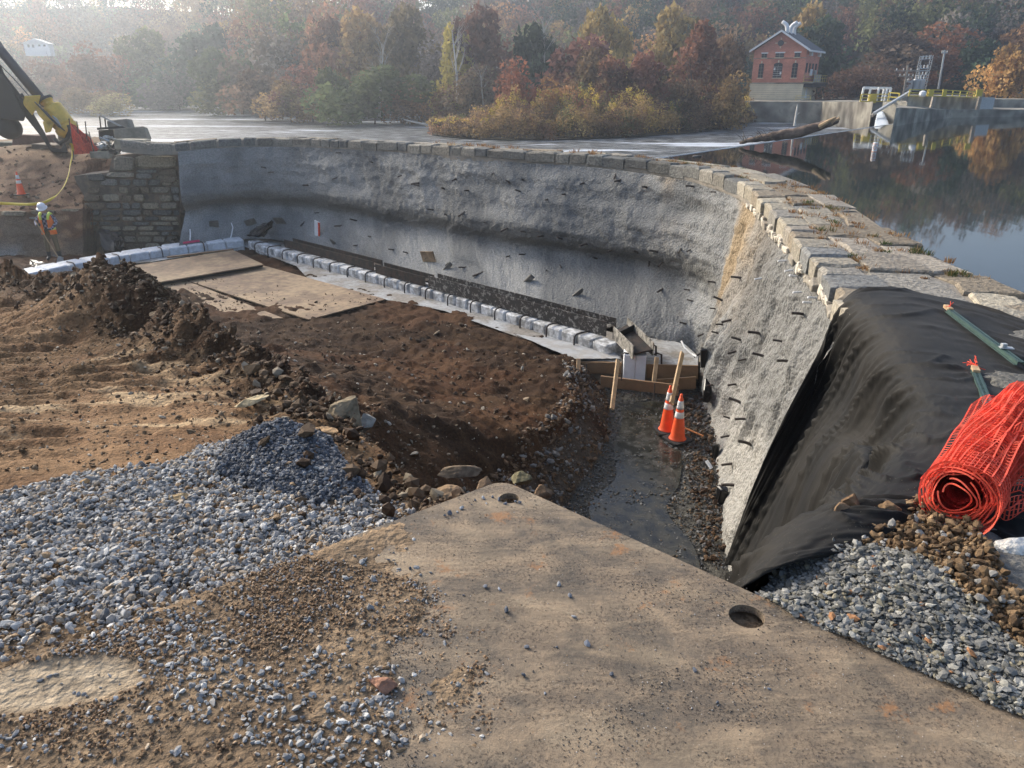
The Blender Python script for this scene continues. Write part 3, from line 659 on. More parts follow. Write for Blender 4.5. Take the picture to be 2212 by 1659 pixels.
row(ctl_s[6], sN, 0, .5, .4, .95, .24, 'coping_stone', True); row(ctl_s[6], sN, .5, 1, .6, 1.3, .2, 'coping_stone')
row(sN, ctl_s[13], 0, .33, .4, .85, .27, 'coping_stone', True); row(sN, ctl_s[13], .33, .68, .7, 1.6, .2, 'coping_stone'); row(sN, ctl_s[13], .68, 1, .8, 1.8, .2, 'coping_stone')
row(ctl_s[13], sE, 0, .30, .4, .8, .24, 'coping_stone', True); row(ctl_s[13], sE, .30, .68, .6, 1.3, .18, 'coping_stone'); row(ctl_s[13], sE, .68, 1, .8, 1.7, .18, 'coping_stone')
# mortar core under the coping and the outer face
rows_ = []; cm = []
for i in range(0, nC, 2):
    s = Ls[i]; wv = 1
    prof = [(.02, -lift[i]-.10, 0), (.01, -lift[i]+.02, 0), (.03, -.12, 0), (.06, -.055, 0), (.3, -.045, 0), (.6, -.045, 0), (.96, -.05, 0), (1.0, -.12, 0), (1.02, -1.6 if s > ctl_s[0] else -.3, 0), (1.08, -4.6 if s > ctl_s[0] else -.32, 0)]
    for k, (w, dz, _) in enumerate(prof):
        jn = .03*noise2(np.array(s*5.0), np.array(k*1.7), 5); q = cop(s, w + float(jn)*(2.2 if k < 3 else .3), dz + float(jn)*(1.2 if k < 3 else .3)); rows_.append(q[:])
me = np_mesh('mortar_core', np.array(rows_), grid_faces(len(range(0, nC, 2)), 10), M['mortar'], True)
o = link('mortar_core', me, WALL); o.location = -WALL.location
# rubble faces with mortar dabs under the near coping
rb = []; M['rubble'] = mat('rubble_grey', (.27,.24,.19), .9, .3, 9, .6, 30)
for k in range(46):
    s = random.uniform(ctl_s[12], ctl_s[17]); h = random.uniform(.06, .13); L = random.uniform(.10, .26)
    a = cop(s, -.012, -lift[min(nC-1, int(s/.05))]+random.uniform(-.02, .05)); rb.append(a)
    tgt = cop(s+.1, -.012)-cop(s, -.012); tgt.normalize()
    mb = MB(); mb.box(a, (L, .09, h), Euler((random.uniform(-.1,.1), random.uniform(-.2,.2), math.atan2(tgt.y, tgt.x))).to_matrix(), .02)
    mb.build('rubble_stone', M['rubble'] if random.random() < .45 else M['palemortar'] if 'palemortar' in M else M['mortar'], WALL, bevel=.012)
    if 'palemortar' not in M: M['palemortar'] = mat('pale_mortar', (.58,.52,.42), .9, .25, 9, .6, 30)

# ------------------------------------------------------------------ dry grass and weeds in the coping joints (stuff)
gv, gf, gc = [], [], []
def tuft(p, n, h, spread, cols):
    for _ in range(n):
        a = random.uniform(0, 2*PI); r = random.uniform(0, spread); b = Vector((p[0]+r*math.cos(a), p[1]+r*math.sin(a), p[2]))
        hh = h*random.uniform(.5, 1.2); d = Vector((math.cos(a)*random.uniform(0,.7), math.sin(a)*random.uniform(0,.7), 1)).normalized()*hh
        w = Vector((random.uniform(-1,1), random.uniform(-1,1), 0)).normalized()*random.uniform(.004,.008)
        i = len(gv); gv.extend([(b-w)[:], (b+w)[:], (b+d*.6+w*.6)[:], (b+d+Vector((0,0,-hh*.15)))[:]]); gf.append((i, i+1, i+2, i+3)); c_ = random.choice(cols); k = random.uniform(.7, 1.3)
        gc.extend([(c_[0]*k, c_[1]*k, c_[2]*k)]*4)
dryc = [(.28,.14,.06),(.34,.20,.09),(.22,.12,.06),(.38,.26,.13)]; grc = [(.06,.09,.03),(.09,.11,.04)]
for _ in range(150):
    s = random.uniform(ctl_s[9], ctl_s[16]); w = random.choice((.25,.5,.52,.75,.9,.6,.33))+random.uniform(-.05,.05)
    tuft(cop(s, w, -.02), random.randint(12, 40), random.uniform(.03,.10), random.uniform(.05,.16), dryc if random.random() < .85 else grc)
for s_, w_, n_ in ((ctl_s[15]-.3,.85,150),(ctl_s[16]-.25,.80,130),(ctl_s[13]-.1,.75,80),(ctl_s[14],.35,60)):
    for _ in range(4): tuft(cop(s_+random.uniform(-.2,.2), w_+random.uniform(-.06,.06), -.02), n_//4, .09, .08, grc+[(.16,.13,.06),(.22,.16,.08)])
for _ in range(7):   # taller weeds against the water
    s = random.uniform(ctl_s[11], ctl_s[15]); tuft(cop(s, 1.0, -.03), 14, .10, .20, dryc)
for _ in range(26):
    s = random.uniform(ctl_s[5], ctl_s[9]); tuft(cop(s, random.uniform(.2,.9), -.02), 30, .14, .12, dryc)
me = np_mesh('dry_weeds', np.array(gv), np.array(gf), M['dry'], False, np.array(gc)); link('dry_weeds', me, label='dry rust coloured grass tufts in the joints of the flat wall stones', cat='grass', kind='stuff')

# ------------------------------------------------------------------ steel road plate in the foreground
def hole_ring(c, r, n=28): return [(c[0]+r*math.cos(2*PI*k/n), c[1]+r*math.sin(2*PI*k/n)) for k in range(n)]
PT = .022
def pw(p, q, z=PT): return (PC[0]+RD[0]*p+LD[0]*q, PC[1]+RD[1]*p+LD[1]*q, z)
h1w = at(1100, 1076, z=PT); h2w = at(1613, 1331, z=PT)
bm = bmesh.new()
outer = []; rc = .07
for (p, q, sp, sq) in ((0,0,1,1),(PLW,0,-1,1),(PLW,PLH,-1,-1),(0,PLH,1,-1)):
    pts = [(p+sp*rc*(1-math.cos(t)), q+sq*rc*(1-math.sin(t))) for t in np.linspace(0, PI/2, 5)]
    if sp*sq < 0: pts = pts[::-1]
    outer += pts
def ring_verts(pts3): return [bm.verts.new(p) for p in pts3]
o_v = ring_verts([pw(a, b) for a, b in outer]); e_all = [bm.edges.new((o_v[i], o_v[(i+1) % len(o_v)])) for i in range(len(o_v))]
for c_, r_ in ((h1w, .042), (h2w, .058)):
    hv = ring_verts([(x, y, PT) for x, y in hole_ring(c_, r_)]); e_all += [bm.edges.new((hv[i], hv[(i+1) % len(hv)])) for i in range(len(hv))]
bmesh.ops.triangle_fill(bm, edges=e_all, use_beauty=True)
fs = [f for f in bm.faces if not any(((f.calc_center_median().x-c_[0])**2+(f.calc_center_median().y-c_[1])**2)**.5 < r_*.9 for c_, r_ in ((h1w, .042), (h2w, .058)))]
bmesh.ops.delete(bm, geom=[f for f in bm.faces if f not in fs], context='FACES')
ex = bmesh.ops.extrude_face_region(bm, geom=bm.faces[:]); bmesh.ops.translate(bm, verts=[v for v in ex['geom'] if isinstance(v, bmesh.types.BMVert)], vec=(0,0,-.028))
bmesh.ops.recalc_face_normals(bm, faces=bm.faces); me = bpy.data.meshes.new('steel_road_plate'); bm.to_mesh(me); bm.free(); me.materials.append(M['plate'])
link('steel_road_plate', me, label='thick mud-dusted steel road plate with two lifting holes in the foreground', cat='steel plate')

# ------------------------------------------------------------------ black geotextile draped over the wall end
ST = [ # s-station : outer right, top mid, crest, side 1, side 2, bottom
 [at(2330,735,z=-.30), at(2060,648,z=-.33), at(1846,632,Y=7.45), at(1762,772,Y=7.45), at(1655,985,Y=7.65), at(1562,1225,Y=8.2)],
 [at(2360,800,z=-.26), at(2120,715,z=-.28), at(1882,690,z=-.33), at(1790,850,Y=7.3), at(1690,1040,Y=7.4), at(1590,1245,Y=7.5)],
 [at(2400,900,z=-.2), at(2150,790,z=-.22), at(1934,765,z=-.28), at(1840,905,Y=6.0), at(1740,1050,Y=6.2), np.array((2.5,6.3,-4.6))],
 [at(2400,960,z=-.15), at(2180,880,z=-.16), at(1994,855,z=-.2), at(1898,965,Y=4.7), at(1790,1080,Y=4.95), np.array((2.05,5.0,-4.4))],
 [at(2420,1040,z=-.08), at(2190,965,z=-.10), at(1978,955,z=-.13), at(1885,1030,Y=3.7), at(1800,1110,Y=3.9), np.array((1.6,4.1,-4.2))],
 [at(2400,1130,z=.0), at(2160,1075,z=-.02), at(1874,1066,z=-.03), at(1800,1120,Y=3.25), np.array((1.25,3.45,-1.6)), np.array((1.15,3.6,-4.0))],
 [at(2360,1230,z=.0), at(2120,1160,z=.0), at(1745,1128,z=.02), np.array((1.05,2.9,-.7)), np.array((.98,3.0,-1.8)), np.array((.9,3.1,-3.8))],
 [at(2340,1290,z=.0), at(2000,1200,z=.0), at(1628,1258,z=.0), np.array((.76,2.32,-.7)), np.array((.74,2.4,-1.8)), np.array((.7,2.5,-3.6))]]
ST = np.array(ST); nu, nv = 260, 300
A1 = np.stack([catmull(ST[:, k], nu) for k in range(6)], 1)              # nu x 6 x 3
Gf = np.stack([catmull(A1[i], nv) for i in range(nu)], 0)                # nu x nv x 3
# sharper crest
du = np.gradient(Gf, axis=0); dv = np.gradient(Gf, axis=1); nn = np.cross(du, dv); nn /= np.linalg.norm(nn, axis=2)[..., None]+1e-9
si = np.repeat(np.linspace(0, 1, nu)[:, None], nv, 1); ti = np.repeat(np.linspace(0, 5, nv)[None], nu, 0)
side = smooth(1.9, 2.4, ti); top_ = 1-side
s1_ = si*9 + .55*(ti-2)*side; wr = fbm(s1_*1.5, ti*.35, 1.1, 4, 301)
ridg = (1-np.abs(wr)*4.0).clip(0, 1)**3
wr2 = fbm(si*13+.5*fbm(ti, si*4, 1.2, 2, 9), ti*.55, 1.5, 3, 310); ridg2 = (1-np.abs(wr2)*4.5).clip(0, 1)**3
edge_k = np.minimum(1, si*14+.15)
fine_ = 1-np.abs(fbm(si*34+ti*.8, ti*.22, 1.0, 3, 322))*3.2; big_ = (1-np.abs(fbm(si*17+ti*.5, ti*.16, 1.0, 3, 333))*4.2).clip(0, 1)**3; dd = side*(.045*wr+.065*big_+.030*fine_.clip(0, 1)**3)*edge_k*(1-.5*smooth(.82, .97, si)) + top_*(.020*ridg2+.025*wr2) + .006*fbm(si*60, ti*14, 1, 2, 33)
sgn = np.where(nn[..., 2:3].mean() < 0, -1, 1)
Gf = Gf + nn*sgn*dd[..., None]; Gf[..., 2] += top_*.012
me = np_mesh('geotextile_sheet', Gf.reshape(-1, 3), grid_faces(nu, nv), M['fabric'], True)
o = link('geotextile_sheet', me, label='wrinkled black geotextile sheet draped over the near end of the stone wall', cat='fabric sheet')
sm = o.modifiers.new('thick', 'SOLIDIFY'); sm.thickness = .006
# ------------------------------------------------------------------ water, far banks, hills
ZR, ZP = -3.0, -1.75                      # river below the weir, pond above it
def flat(name, pts, z, m_, **kw):
    bm = bmesh.new(); vs = [bm.verts.new((p[0], p[1], z)) for p in pts]; es = [bm.edges.new((vs[i], vs[(i+1) % len(vs)])) for i in range(len(vs))]
    bmesh.ops.triangle_fill(bm, edges=es, use_beauty=True); 
    for f in bm.faces:
        if f.normal.z < 0: f.normal_flip()
    me = bpy.data.meshes.new(name); bm.to_mesh(me); bm.free(); me.materials.append(m_); return link(name, me, **kw)
cr0 = at(1390, 346, z=ZP); cr1 = at(1934, 267, z=ZP); cdir = (cr1-cr0)/np.linalg.norm(cr1-cr0); crS = cr0 - cdir*10.5
mid = [tuple((CPs[i]+np.array((nO[i, 0], nO[i, 1], 0))*width[i]*.8)[:2]) for i in range(0, nC, 40)]
iS = int(np.argmin([np.hypot(p[0]-crS[0], p[1]-crS[1]) for p in mid]))
flat('river', [(-400, 26), (-60, 29), (-19, 30.6)] + mid[1:iS+1] + [tuple(crS[:2]), tuple(cr1[:2]+np.array((4,3))), (70, 110), (90, 400), (-400, 400)], ZR, M['river'], kind='structure')
flat('reservoir', mid[iS:] + [(9, 5.5), (9, -3), (60, -30), (300, -30), (300, 260), (60, 200), tuple(cr1[:2]+np.array((2,6))), tuple(cr1[:2]), tuple(crS[:2])], ZP, M['still'], kind='structure')
# sloping weir: crest lip, wet face
perp = np.array((-cdir[1], cdir[0], 0)); rows_ = []
for t in np.linspace(-10.5, np.linalg.norm(cr1-cr0)+1, 120):
    c_ = cr0 + cdir*t; j = .05*math.sin(t*1.7)
    for off, z in ((-.25, ZP-.5), (-.22, ZP+.008), (.1, ZP+.012), (.5, ZP-.12), (1.5, ZP-.7), (3.0, ZR-.05), (3.4, ZR-.3)):
        q = c_ + perp*(off+j*(off > .3)); rows_.append((q[0], q[1], z + .03*math.sin(t*3+off)*(off > .3)))
WE = thing('weir', cr0, 'long low weir with water sliding over its crest beyond the stone wall', 'weir')
o = link('wet_face', np_mesh('wet_face', np.array(rows_), grid_faces(120, 7), M['weir'], True), WE); o.location = -WE.location
# far ground: shoreline then rising wooded hill
sh_px = [(-900,236,ZR),(-300,232,ZR),(0,230,ZR),(100,230,ZR),(250,223,ZR),(450,228,ZR),(520,238,ZR),(600,250,ZR),(690,256,ZR),(800,252,ZR),(850,243,ZR),(930,238,ZR),(1100,238,ZR),(1300,240,ZR),(1500,242,ZR),(1640,243,ZR),(1780,238,ZR),(1900,236,ZP),(2000,234,ZP),(2120,235,ZP),(2212,234,ZP),(2500,230,ZP),(3200,236,ZP)]
SH = np.array([at(u, v, z=z) for u, v, z in sh_px]); SHa = SH[:, 0]/SH[:, 1]
crest_t = [(-900,.09),(-300,.112),(0,.120),(400,.118),(700,.116),(1000,.125),(1400,.15),(1750,.15),(2000,.148),(2212,.135),(2600,.12),(3200,.10)]
CA = np.array([ray(u, 200)[0]/ray(u, 200)[1] for u, _ in crest_t])
def far_h(x, y):
    a = x/np.maximum(y, 1); ys = np.interp(a, SHa, SH[:, 1]); z0 = np.interp(a, SHa, SH[:, 2]); e = np.interp(a, CA, [c for _, c in crest_t])
    d = y-ys; W = 75.0; zc = 1.65 + e*(ys+W) - 9.0
    k = np.clip(d/W, 0, 1); z = z0 - .3 + 1.3*smooth(-.5, 3, d) + (zc-z0-1)*(k**1.15) + 1.5*fbm(x, y, .03, 3, 400)*smooth(5, 30, d)
    return np.where(d > W, z - (d-W)*.05, z)
aa = np.linspace(-1.75, 1.4, 260); dd_ = np.r_[np.linspace(-1.5, 10, 12), np.linspace(14, 75, 22), [90, 130, 220, 400, 900]]
Yg = np.interp(aa, SHa, SH[:, 1])[:, None] + dd_[None]; Xg = aa[:, None]*Yg
me = np_mesh('hills', np.stack([Xg, Yg, far_h(Xg, Yg)], 2).reshape(-1, 3), grid_faces(260, len(dd_))[:, ::-1], M['hill'], True); link('hills', me, kind='structure')
me = np_mesh('riverbed', np.array([(-2500,-2500,-6.0),(2500,-2500,-6.0),(2500,2500,-6.0),(-2500,2500,-6.0)]), np.array([[0,1,2,3]]), M['hill']); link('riverbed', me, kind='structure')

# ------------------------------------------------------------------ trees
def leaf_cloud(n, c, rad, rng, size, lobes=6, hollow=.35, tri=True, up=.0):
    "leaf-sized faces on and inside a lobed crown"
    c = np.array(c); rad = np.array(rad)
    lc = rng.normal(0, .38, (lobes, 3)); lr = rng.uniform(.38, .62, lobes)
    k = rng.randint(0, lobes, n); d = rng.normal(0, 1, (n, 3)); d /= np.linalg.norm(d, axis=1)[:, None]
    r = (hollow+(1-hollow)*rng.uniform(0, 1, n)**.5)*lr[k]; p = lc[k]+d*r[:, None]
    g = np.floor(p*4.2).astype(int); keepn = _hash(g[:, 0], g[:, 1], g[:, 2], int(rng.randint(1e6))) > .28; p = p[keepn]; n = len(p)   # gaps between sprays
    P = c + p*rad
    a = rng.normal(0, 1, (n, 3)); a /= np.linalg.norm(a, axis=1)[:, None]; b = rng.normal(0, 1, (n, 3)); b -= a*(a*b).sum(1)[:, None]; b /= np.linalg.norm(b, axis=1)[:, None]
    s = size*rng.uniform(.6, 1.4, n)[:, None]
    if tri: V_ = np.stack([P-a*s*.5-b*s*.3, P+a*s*.5-b*s*.3, P+b*s*.6], 1); m_ = 3
    else: V_ = np.stack([P-a*s*.5, P-b*s*.35, P+a*s*.5, P+b*s*.35], 1); m_ = 4
    clump = rng.uniform(.62, 1.25, (lobes,))[k[keepn]]*rng.uniform(.7, 1.25, n)
    return V_.reshape(-1, 3), np.arange(n*m_).reshape(n, m_), np.repeat(clump, m_), P
_pk = 1.6
pal = dict(rust=(.18,.085,.045), brown=(.15,.095,.05), ochre=(.26,.17,.06), olive=(.12,.125,.045), green=(.085,.115,.04), gold=(.36,.25,.07), red=(.16,.066,.036), dkgreen=(.045,.065,.035), grey=(.14,.12,.095), orange=(.27,.14,.05))
pal = {k: tuple(min(.6, (x*.90+.10*(v[0]*.5+v[1]*.4+v[2]*.1))*_pk) for x in v) for k, v in pal.items()}
# prototypes for the individually placed trees
def make_crown(seed, kind):
    rng = np.random.RandomState(seed)
    if kind == 'round': v, f, c_, _ = leaf_cloud(4600, (0,0,.52), (.52,.52,.50), rng, .060, 11)
    elif kind == 'tall': v, f, c_, _ = leaf_cloud(4200, (0,0,.50), (.40,.40,.54), rng, .056, 11)
    else: v, f, c_, _ = leaf_cloud(3400, (0,0,.54), (.48,.48,.48), rng, .050, 14, .5)
    v[:, 2] = np.maximum(v[:, 2], .06)
    return np_mesh('crown', v, f, M['foliage'], False, np.repeat(c_[:, None], 3, 1))
crowns = {k: [make_crown(s, k) for s in (11, 12, 13)] for k in ('round', 'tall', 'open')}
def make_trunk(seed, bare=False):
    rnd = random.Random(seed); mb = MB()
    def limb(p, d, L, r, lv):
        n = 5; pts = [p]; q = p
        for i in range(n):
            d = (d+Vector((rnd.uniform(-.12,.12), rnd.uniform(-.12,.12), rnd.uniform(-.02,.08)))).normalized(); q = q+d*(L/n); pts.append(q)
        mb.tube(pts, [r*(1-.7*i/n) for i in range(n+1)], 5 if lv else 7, cap=False)
        if lv < (3 if bare else 2):
            for i in range(2, n+1):
                for _ in range(2 if lv == 0 else (1 if not bare else 2)):
                    a = rnd.uniform(0, 2*PI); dd2 = (d+Vector((math.cos(a), math.sin(a), rnd.uniform(0,.5)))*.8).normalized()
                    limb(pts[i], dd2, L*rnd.uniform(.28,.45), r*(1-.7*i/n)*.5, lv+1)
    limb(Vector((0,0,-.03)), Vector((0,0,1)), .95 if bare else .8, .022 if bare else .018, 0)
    me = bpy.data.meshes.new('trunk'); me.from_pydata(mb.v, [], mb.f); me.polygons.foreach_set('use_smooth', [True]*len(mb.f))
    return me
tm_ = [make_trunk(s) for s in (1, 2, 3)]; tb_ = [make_trunk(s, True) for s in (4, 5)]
for m_ in tm_: m_.materials.append(M['bark'])
for m_ in tb_: m_.materials.append(M['pale_bark'])
def place_tree(u, vtop, Y, wpx, kind, colour, label, group=None, vb=None, name=None):
    a, dy, _ = ray(u, vtop); x = a/dy*Y; top = at(u, vtop, Y=Y)[2]; z0 = float(far_h(np.array(x), np.array(Y))) if vb is None else at(u, vb, Y=Y)[2]
    z0 = min(z0, top-2.5)
    H = top-z0; Wd = wpx/FPX*Y*1.25; rnd = random.Random(int(u*7+vtop))
    t = thing(name or ('bare_tree' if kind == 'bare' else 'tree'), (x, Y, z0), label, 'tree', group, rnd.uniform(0, 6.28))
    if kind == 'bare':
        o = link('trunk', rnd.choice(tb_), t); o.scale = (H*1.05, H*1.05, H*1.05)
    else:
        o = link('trunk', rnd.choice(tm_), t); o.scale = (H, H, H)
        k = .86 if kind == 'round' else (.58 if kind == 'tall' else .80)
        o = link('crown', rnd.choice(crowns[kind]), t); o.scale = (Wd/k, Wd/k, H*1.0); c_ = pal[colour]; o.color = (*[x_*rnd.uniform(.9, 1.15) for x_ in c_], 1)
    return t
TR = [
 (120,110,140,90,'round','rust','reddish brown tree on the far bank under the white hillside house'),
 (55,170,134,80,'round','brown','brown tree low on the far bank right beside the drill mast'),
 (190,185,128,70,'round','orange','small orange-brown tree at the waterline above the yellow drill head'),
 (235,205,122,60,'open','ochre','low ochre bush at the waterline just right of the yellow drill head'),
 (225,95,150,80,'open','rust','thin pinkish rust tree in the haze behind the waterline bushes'),
 (330,80,158,95,'round','olive','hazy olive tree in the middle of the left hillside'),
 (375,140,148,80,'round','grey','grey-brown misty tree above the rapids at left'),
 (300,150,152,70,'tall','green','dull green tree on the misty bank right of the drill rig'),
 (430,60,150,110,'round','dkgreen','broad dark green tree in the haze left of the pale green one'),
 (505,95,128,85,'round','green','pale green leafy tree leaning over the far bend of the river'),
 (470,165,124,60,'tall','olive','narrow olive tree at the water below the pale green tree'),
 (590,70,124,95,'round','brown','wide brown tree behind the wooded point'),
 (620,175,100,75,'round','orange','bright orange topped small tree on the wooded point'),
 (560,155,106,75,'round','brown','brown tree at the tip of the wooded point left of the orange one'),
 (665,150,102,85,'open','rust','thin rust tree standing over the stony spit'),
 (740,45,118,95,'round','red','deep red maple left of centre above the river bend'),
 (805,32,114,80,'tall','orange','tall orange and gold tree beside the deep red maple'),
 (800,135,97,120,'round','olive','low spreading yellow-green tree hanging over the bank'),
 (720,150,100,60,'round','green','green tree against the dark gap left of the spreading yellow-green tree'),
 (880,35,112,110,'round','brown','broad brown-gold tree right of the tall orange one'),
 (870,185,98,70,'open','rust','rust coloured undergrowth tree near the leaning white trunk'),
 (930,110,104,80,'open','grey','thin grey-brown tree left of the yellow hanging tree'),
 (970,80,97,55,'tall','gold','yellow-green tree drooping beside the white forked trunk'),
 (960,190,96,60,'open','rust','rust bush below the drooping yellow-green tree'),
 (1050,40,100,120,'round','red','large dark red tree right of the white forked trunk'),
 (1020,150,92,80,'open','brown','brown open tree above the left end of the shrub island'),
 (1115,150,80,75,'open','red','pale pink-red young tree rising from the left part of the island'),
 (1165,60,98,90,'round','dkgreen','dark green tree in the middle of the wood above the island'),
 (1240,85,92,90,'tall','rust','tall rust tree above the middle of the island'),
 (1215,165,78,60,'open','orange','orange sapling standing out of the island shrubs'),
 (1285,110,86,85,'round','brown','brown oak with golden edge above the island'),
 (1345,130,84,60,'tall','red','slender pinkish red tree centred over the island'),
 (1320,25,108,95,'round','gold','golden orange tree high in the wood left of the powerhouse'),
 (1405,120,84,60,'tall','rust','narrow rust tree right of the slender red one'),
 (1440,40,106,100,'round','ochre','ochre tree high above the right half of the island'),
 (1480,150,84,75,'open','brown','brown tree above the right part of the island'),
 (1520,75,90,75,'tall','red','tall dark red tree left of the powerhouse'),
 (1565,95,96,75,'round','brown','brown tree just behind the left side of the powerhouse'),
 (1580,165,86,60,'open','ochre','ochre bush at the left foot of the powerhouse'),
 (1800,60,124,110,'round','dkgreen','dark green tree right behind the powerhouse roof'),
 (1870,120,112,90,'open','brown','brown tree between the powerhouse and the utility pole'),
 (1760,30,128,90,'round','ochre','gold-brown tree rising above the three white roof vents'),
 (1960,70,124,110,'round','brown','brown tree behind the switchyard frame'),
 (2060,60,124,100,'open','rust','rust tree up the slope right of the tall lone pole'),
 (2150,90,116,100,'round','dkgreen','dark tree above the right end of the yellow railing'),
 (2205,100,104,70,'round','gold','bright yellow-green tree cut by the right edge of the photo'),
]
for (u, vt, Y, w, kd, col_, lab) in TR: place_tree(u, vt, Y, w, kd, col_, lab)
for (u, vt, vb, Y, lab) in [(985,62,205,93,'bare white forked sycamore trunk left of centre'),(810,95,235,96,'pair-like pale bare trunk in front of the orange and gold tree'),(1043,150,212,91,'straight pale bare trunk below the large dark red tree'),(1180,40,150,97,'pale bare trunk high in the dark green wood'),(1360,185,195,70,'short pale trunk'),(1300,205,215,70,'x')][:4]:
    place_tree(u, vt, Y, 60, 'bare', None, lab, vb=vb+12)

def mass(name, specs, label, m_, cat='woodland', trunks=True, bark='bark'):
    Vs, Fs, Cs = [], [], []; nb = 0; tb = MB()
    for (x, y, z0, H, W, n, col_, seed, lobes, sz) in specs:
        rng = np.random.RandomState(seed); v, f, c_, _ = leaf_cloud(n, (x, y, z0+H*.52), (W*.6, W*.6, H*.52), rng, sz, lobes)
        Vs.append(v); Fs.append(f+nb); nb += len(v)
        hh = np.clip((v[:, 2]-z0)/H, 0, 1); Cs.append(np.array(col_)[None]*c_[:, None])
        if trunks: tb.tube([(x, y, z0-.5), (x+rng.uniform(-.3,.3), y, z0+H*.45), (x+rng.uniform(-.6,.6), y, z0+H*.85)], [H*.014, H*.011, H*.004], 4, cap=False)
    me = np_mesh(name, np.concatenate(Vs), np.concatenate(Fs), M['foliage_v'], False, np.concatenate(Cs)); o = link(name, me, label=label, cat=cat, kind='stuff')
    if trunks:
        me2 = bpy.data.meshes.new('trunks'); me2.from_pydata(tb.v, [], tb.f); me2.materials.append(M[bark]); o2 = link('trunk', me2, o, kind='stuff')
    return o
sp = []; rng = np.random.RandomState(5)
for az in np.linspace(-1.55, 1.25, 118):
    ys = float(np.interp(az, SHa, SH[:, 1]))
    for d in (3, 9, 16, 24, 33, 43, 54, 66, 78):
        a = az+rng.uniform(-.012, .012); dd2 = d+rng.uniform(-3, 3); y = ys+dd2; x = a*y
        if dd2 < 22 and .30 < a < .53 : continue
        if dd2 < 10 and a > .30: continue
        vis = -.85 < a < .85
        if not vis and rng.rand() < .45: continue
        g = fbm(np.array(x), np.array(y), .025, 3, 450); r = rng.rand()
        names = ['brown','grey','olive','rust','dkgreen','ochre','green','orange','red']; w_ = [.24,.14,.14,.12,.16,.07,.08,.03,.02]
        if a > .3: w_ = [.28,.16,.12,.08,.24,.05,.05,.01,.01]
        if g > .08: w_ = [.2,.1,.1,.2,.1,.1,.06,.08,.06]
        nm = rng.choice(names, p=np.array(w_)/sum(w_)); c_ = np.array(pal[nm])*rng.uniform(.8, 1.2)
        H = rng.uniform(7.5, 12.5); W = rng.uniform(6.5, 10.5); n = int((1150 if vis else 260)*(.8 if d > 40 else 1)*(1.25 if d < 12 else 1)); sz = .60 if vis else 1.0
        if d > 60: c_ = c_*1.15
        sp.append((x, y, float(far_h(np.array(x), np.array(y))), H, W, n, c_, int(rng.randint(1e6)), rng.randint(5, 10), sz))
for az in np.linspace(-1.4, 1.2, 420):      # bushes along the waterline
    a = az+rng.uniform(-.004,.004); y = float(np.interp(a, SHa, SH[:, 1]))+rng.uniform(.3, 2.5); H = rng.uniform(1.6, 4.2)
    if .30 < a < .62: continue
    nm = rng.choice(['brown','rust','olive','ochre','green','grey'], p=[.3,.15,.2,.1,.1,.15]); sp.append((a*y, y, -3.0, H, rng.uniform(3.5, 6), 420, np.array(pal[nm])*.9, int(rng.randint(1e6)), 6, .42))
ok_ = []
for s_ in sp:
    u_ = 1106+FPX*(s_[0]/s_[1])*1.05
    if 20 < u_ < 150 and 140 < s_[1] < 173: s_ = s_[:3]+(max(2.5, min(s_[3], CAM_Z-(112-180)/FPX*s_[1]*1.0-s_[2])),)+s_[4:]
    ok_.append(s_)
sp = ok_
mass('hillside_wood', sp, 'autumn wood covering the misty hillside beyond the river', None)
# island thicket
isl_px = [(935,292,925),(1000,299,1),(1100,303,1),(1200,302,1),(1300,299,1),(1400,294,1),(1500,286,1),(1560,278,1),(1610,266,1),(1640,255,1)]
IS = np.array([at(u, v, z=ZR) for u, v, _ in isl_px])
topu = [925,960,1010,1040,1070,1100,1140,1200,1300,1400,1470,1540,1600,1650]; topv = [262,243,238,215,200,192,190,182,186,180,176,186,200,222]
sp = []
for k in range(330):
    t = rng.uniform(0, 1); p = np.array([np.interp(t, np.linspace(0, 1, len(IS)), IS[:, j]) for j in range(2)]); dp = rng.uniform(0, 1)**1.3*15
    dv_ = p/np.linalg.norm(p); x, y = p + dv_*dp; u = 1106+FPX*(x/y)*1.045; vt = np.interp(u, topu, topv)+rng.uniform(0, 22)
    if dp < 3: vt += rng.uniform(15, 55)
    elif dp < 7: vt += rng.uniform(0, 22)
    top = CAM_Z - (vt-180)/FPX*y*1.0; H = max(1.2, top-ZR); W = rng.uniform(1.3, 2.4)
    r = rng.rand(); c_ = np.array(pal['brown' if r < .48 else 'rust' if r < .60 else 'ochre' if r < .82 else 'olive' if r < .94 else 'gold'])
    if dp < 3: c_ = c_*.6+np.array((.11,.07,.04))*.4
    c_ = c_*1.25; n = 430; v_, f_, cc_, _ = (None,)*4
    sp.append((x, y, ZR, H, W, 520, c_, int(rng.randint(1e6)), 8, .17))
    if rng.rand() < .5 and dp > 2.0:      # yellow shoot tips
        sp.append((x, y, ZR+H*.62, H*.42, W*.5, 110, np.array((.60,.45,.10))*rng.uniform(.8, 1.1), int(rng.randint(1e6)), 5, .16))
mass('island_thicket', sp, 'dense yellow-tipped brown shrub thicket on the low river island', None, cat='shrubs')
ip = [tuple(p[:2]+np.array((0,-.8))) for p in IS] + [(p[0]*1.28, p[1]*1.28) for p in IS[::-1]]
me_o = flat('island', ip, ZR+.12, M['hill'], kind='structure')

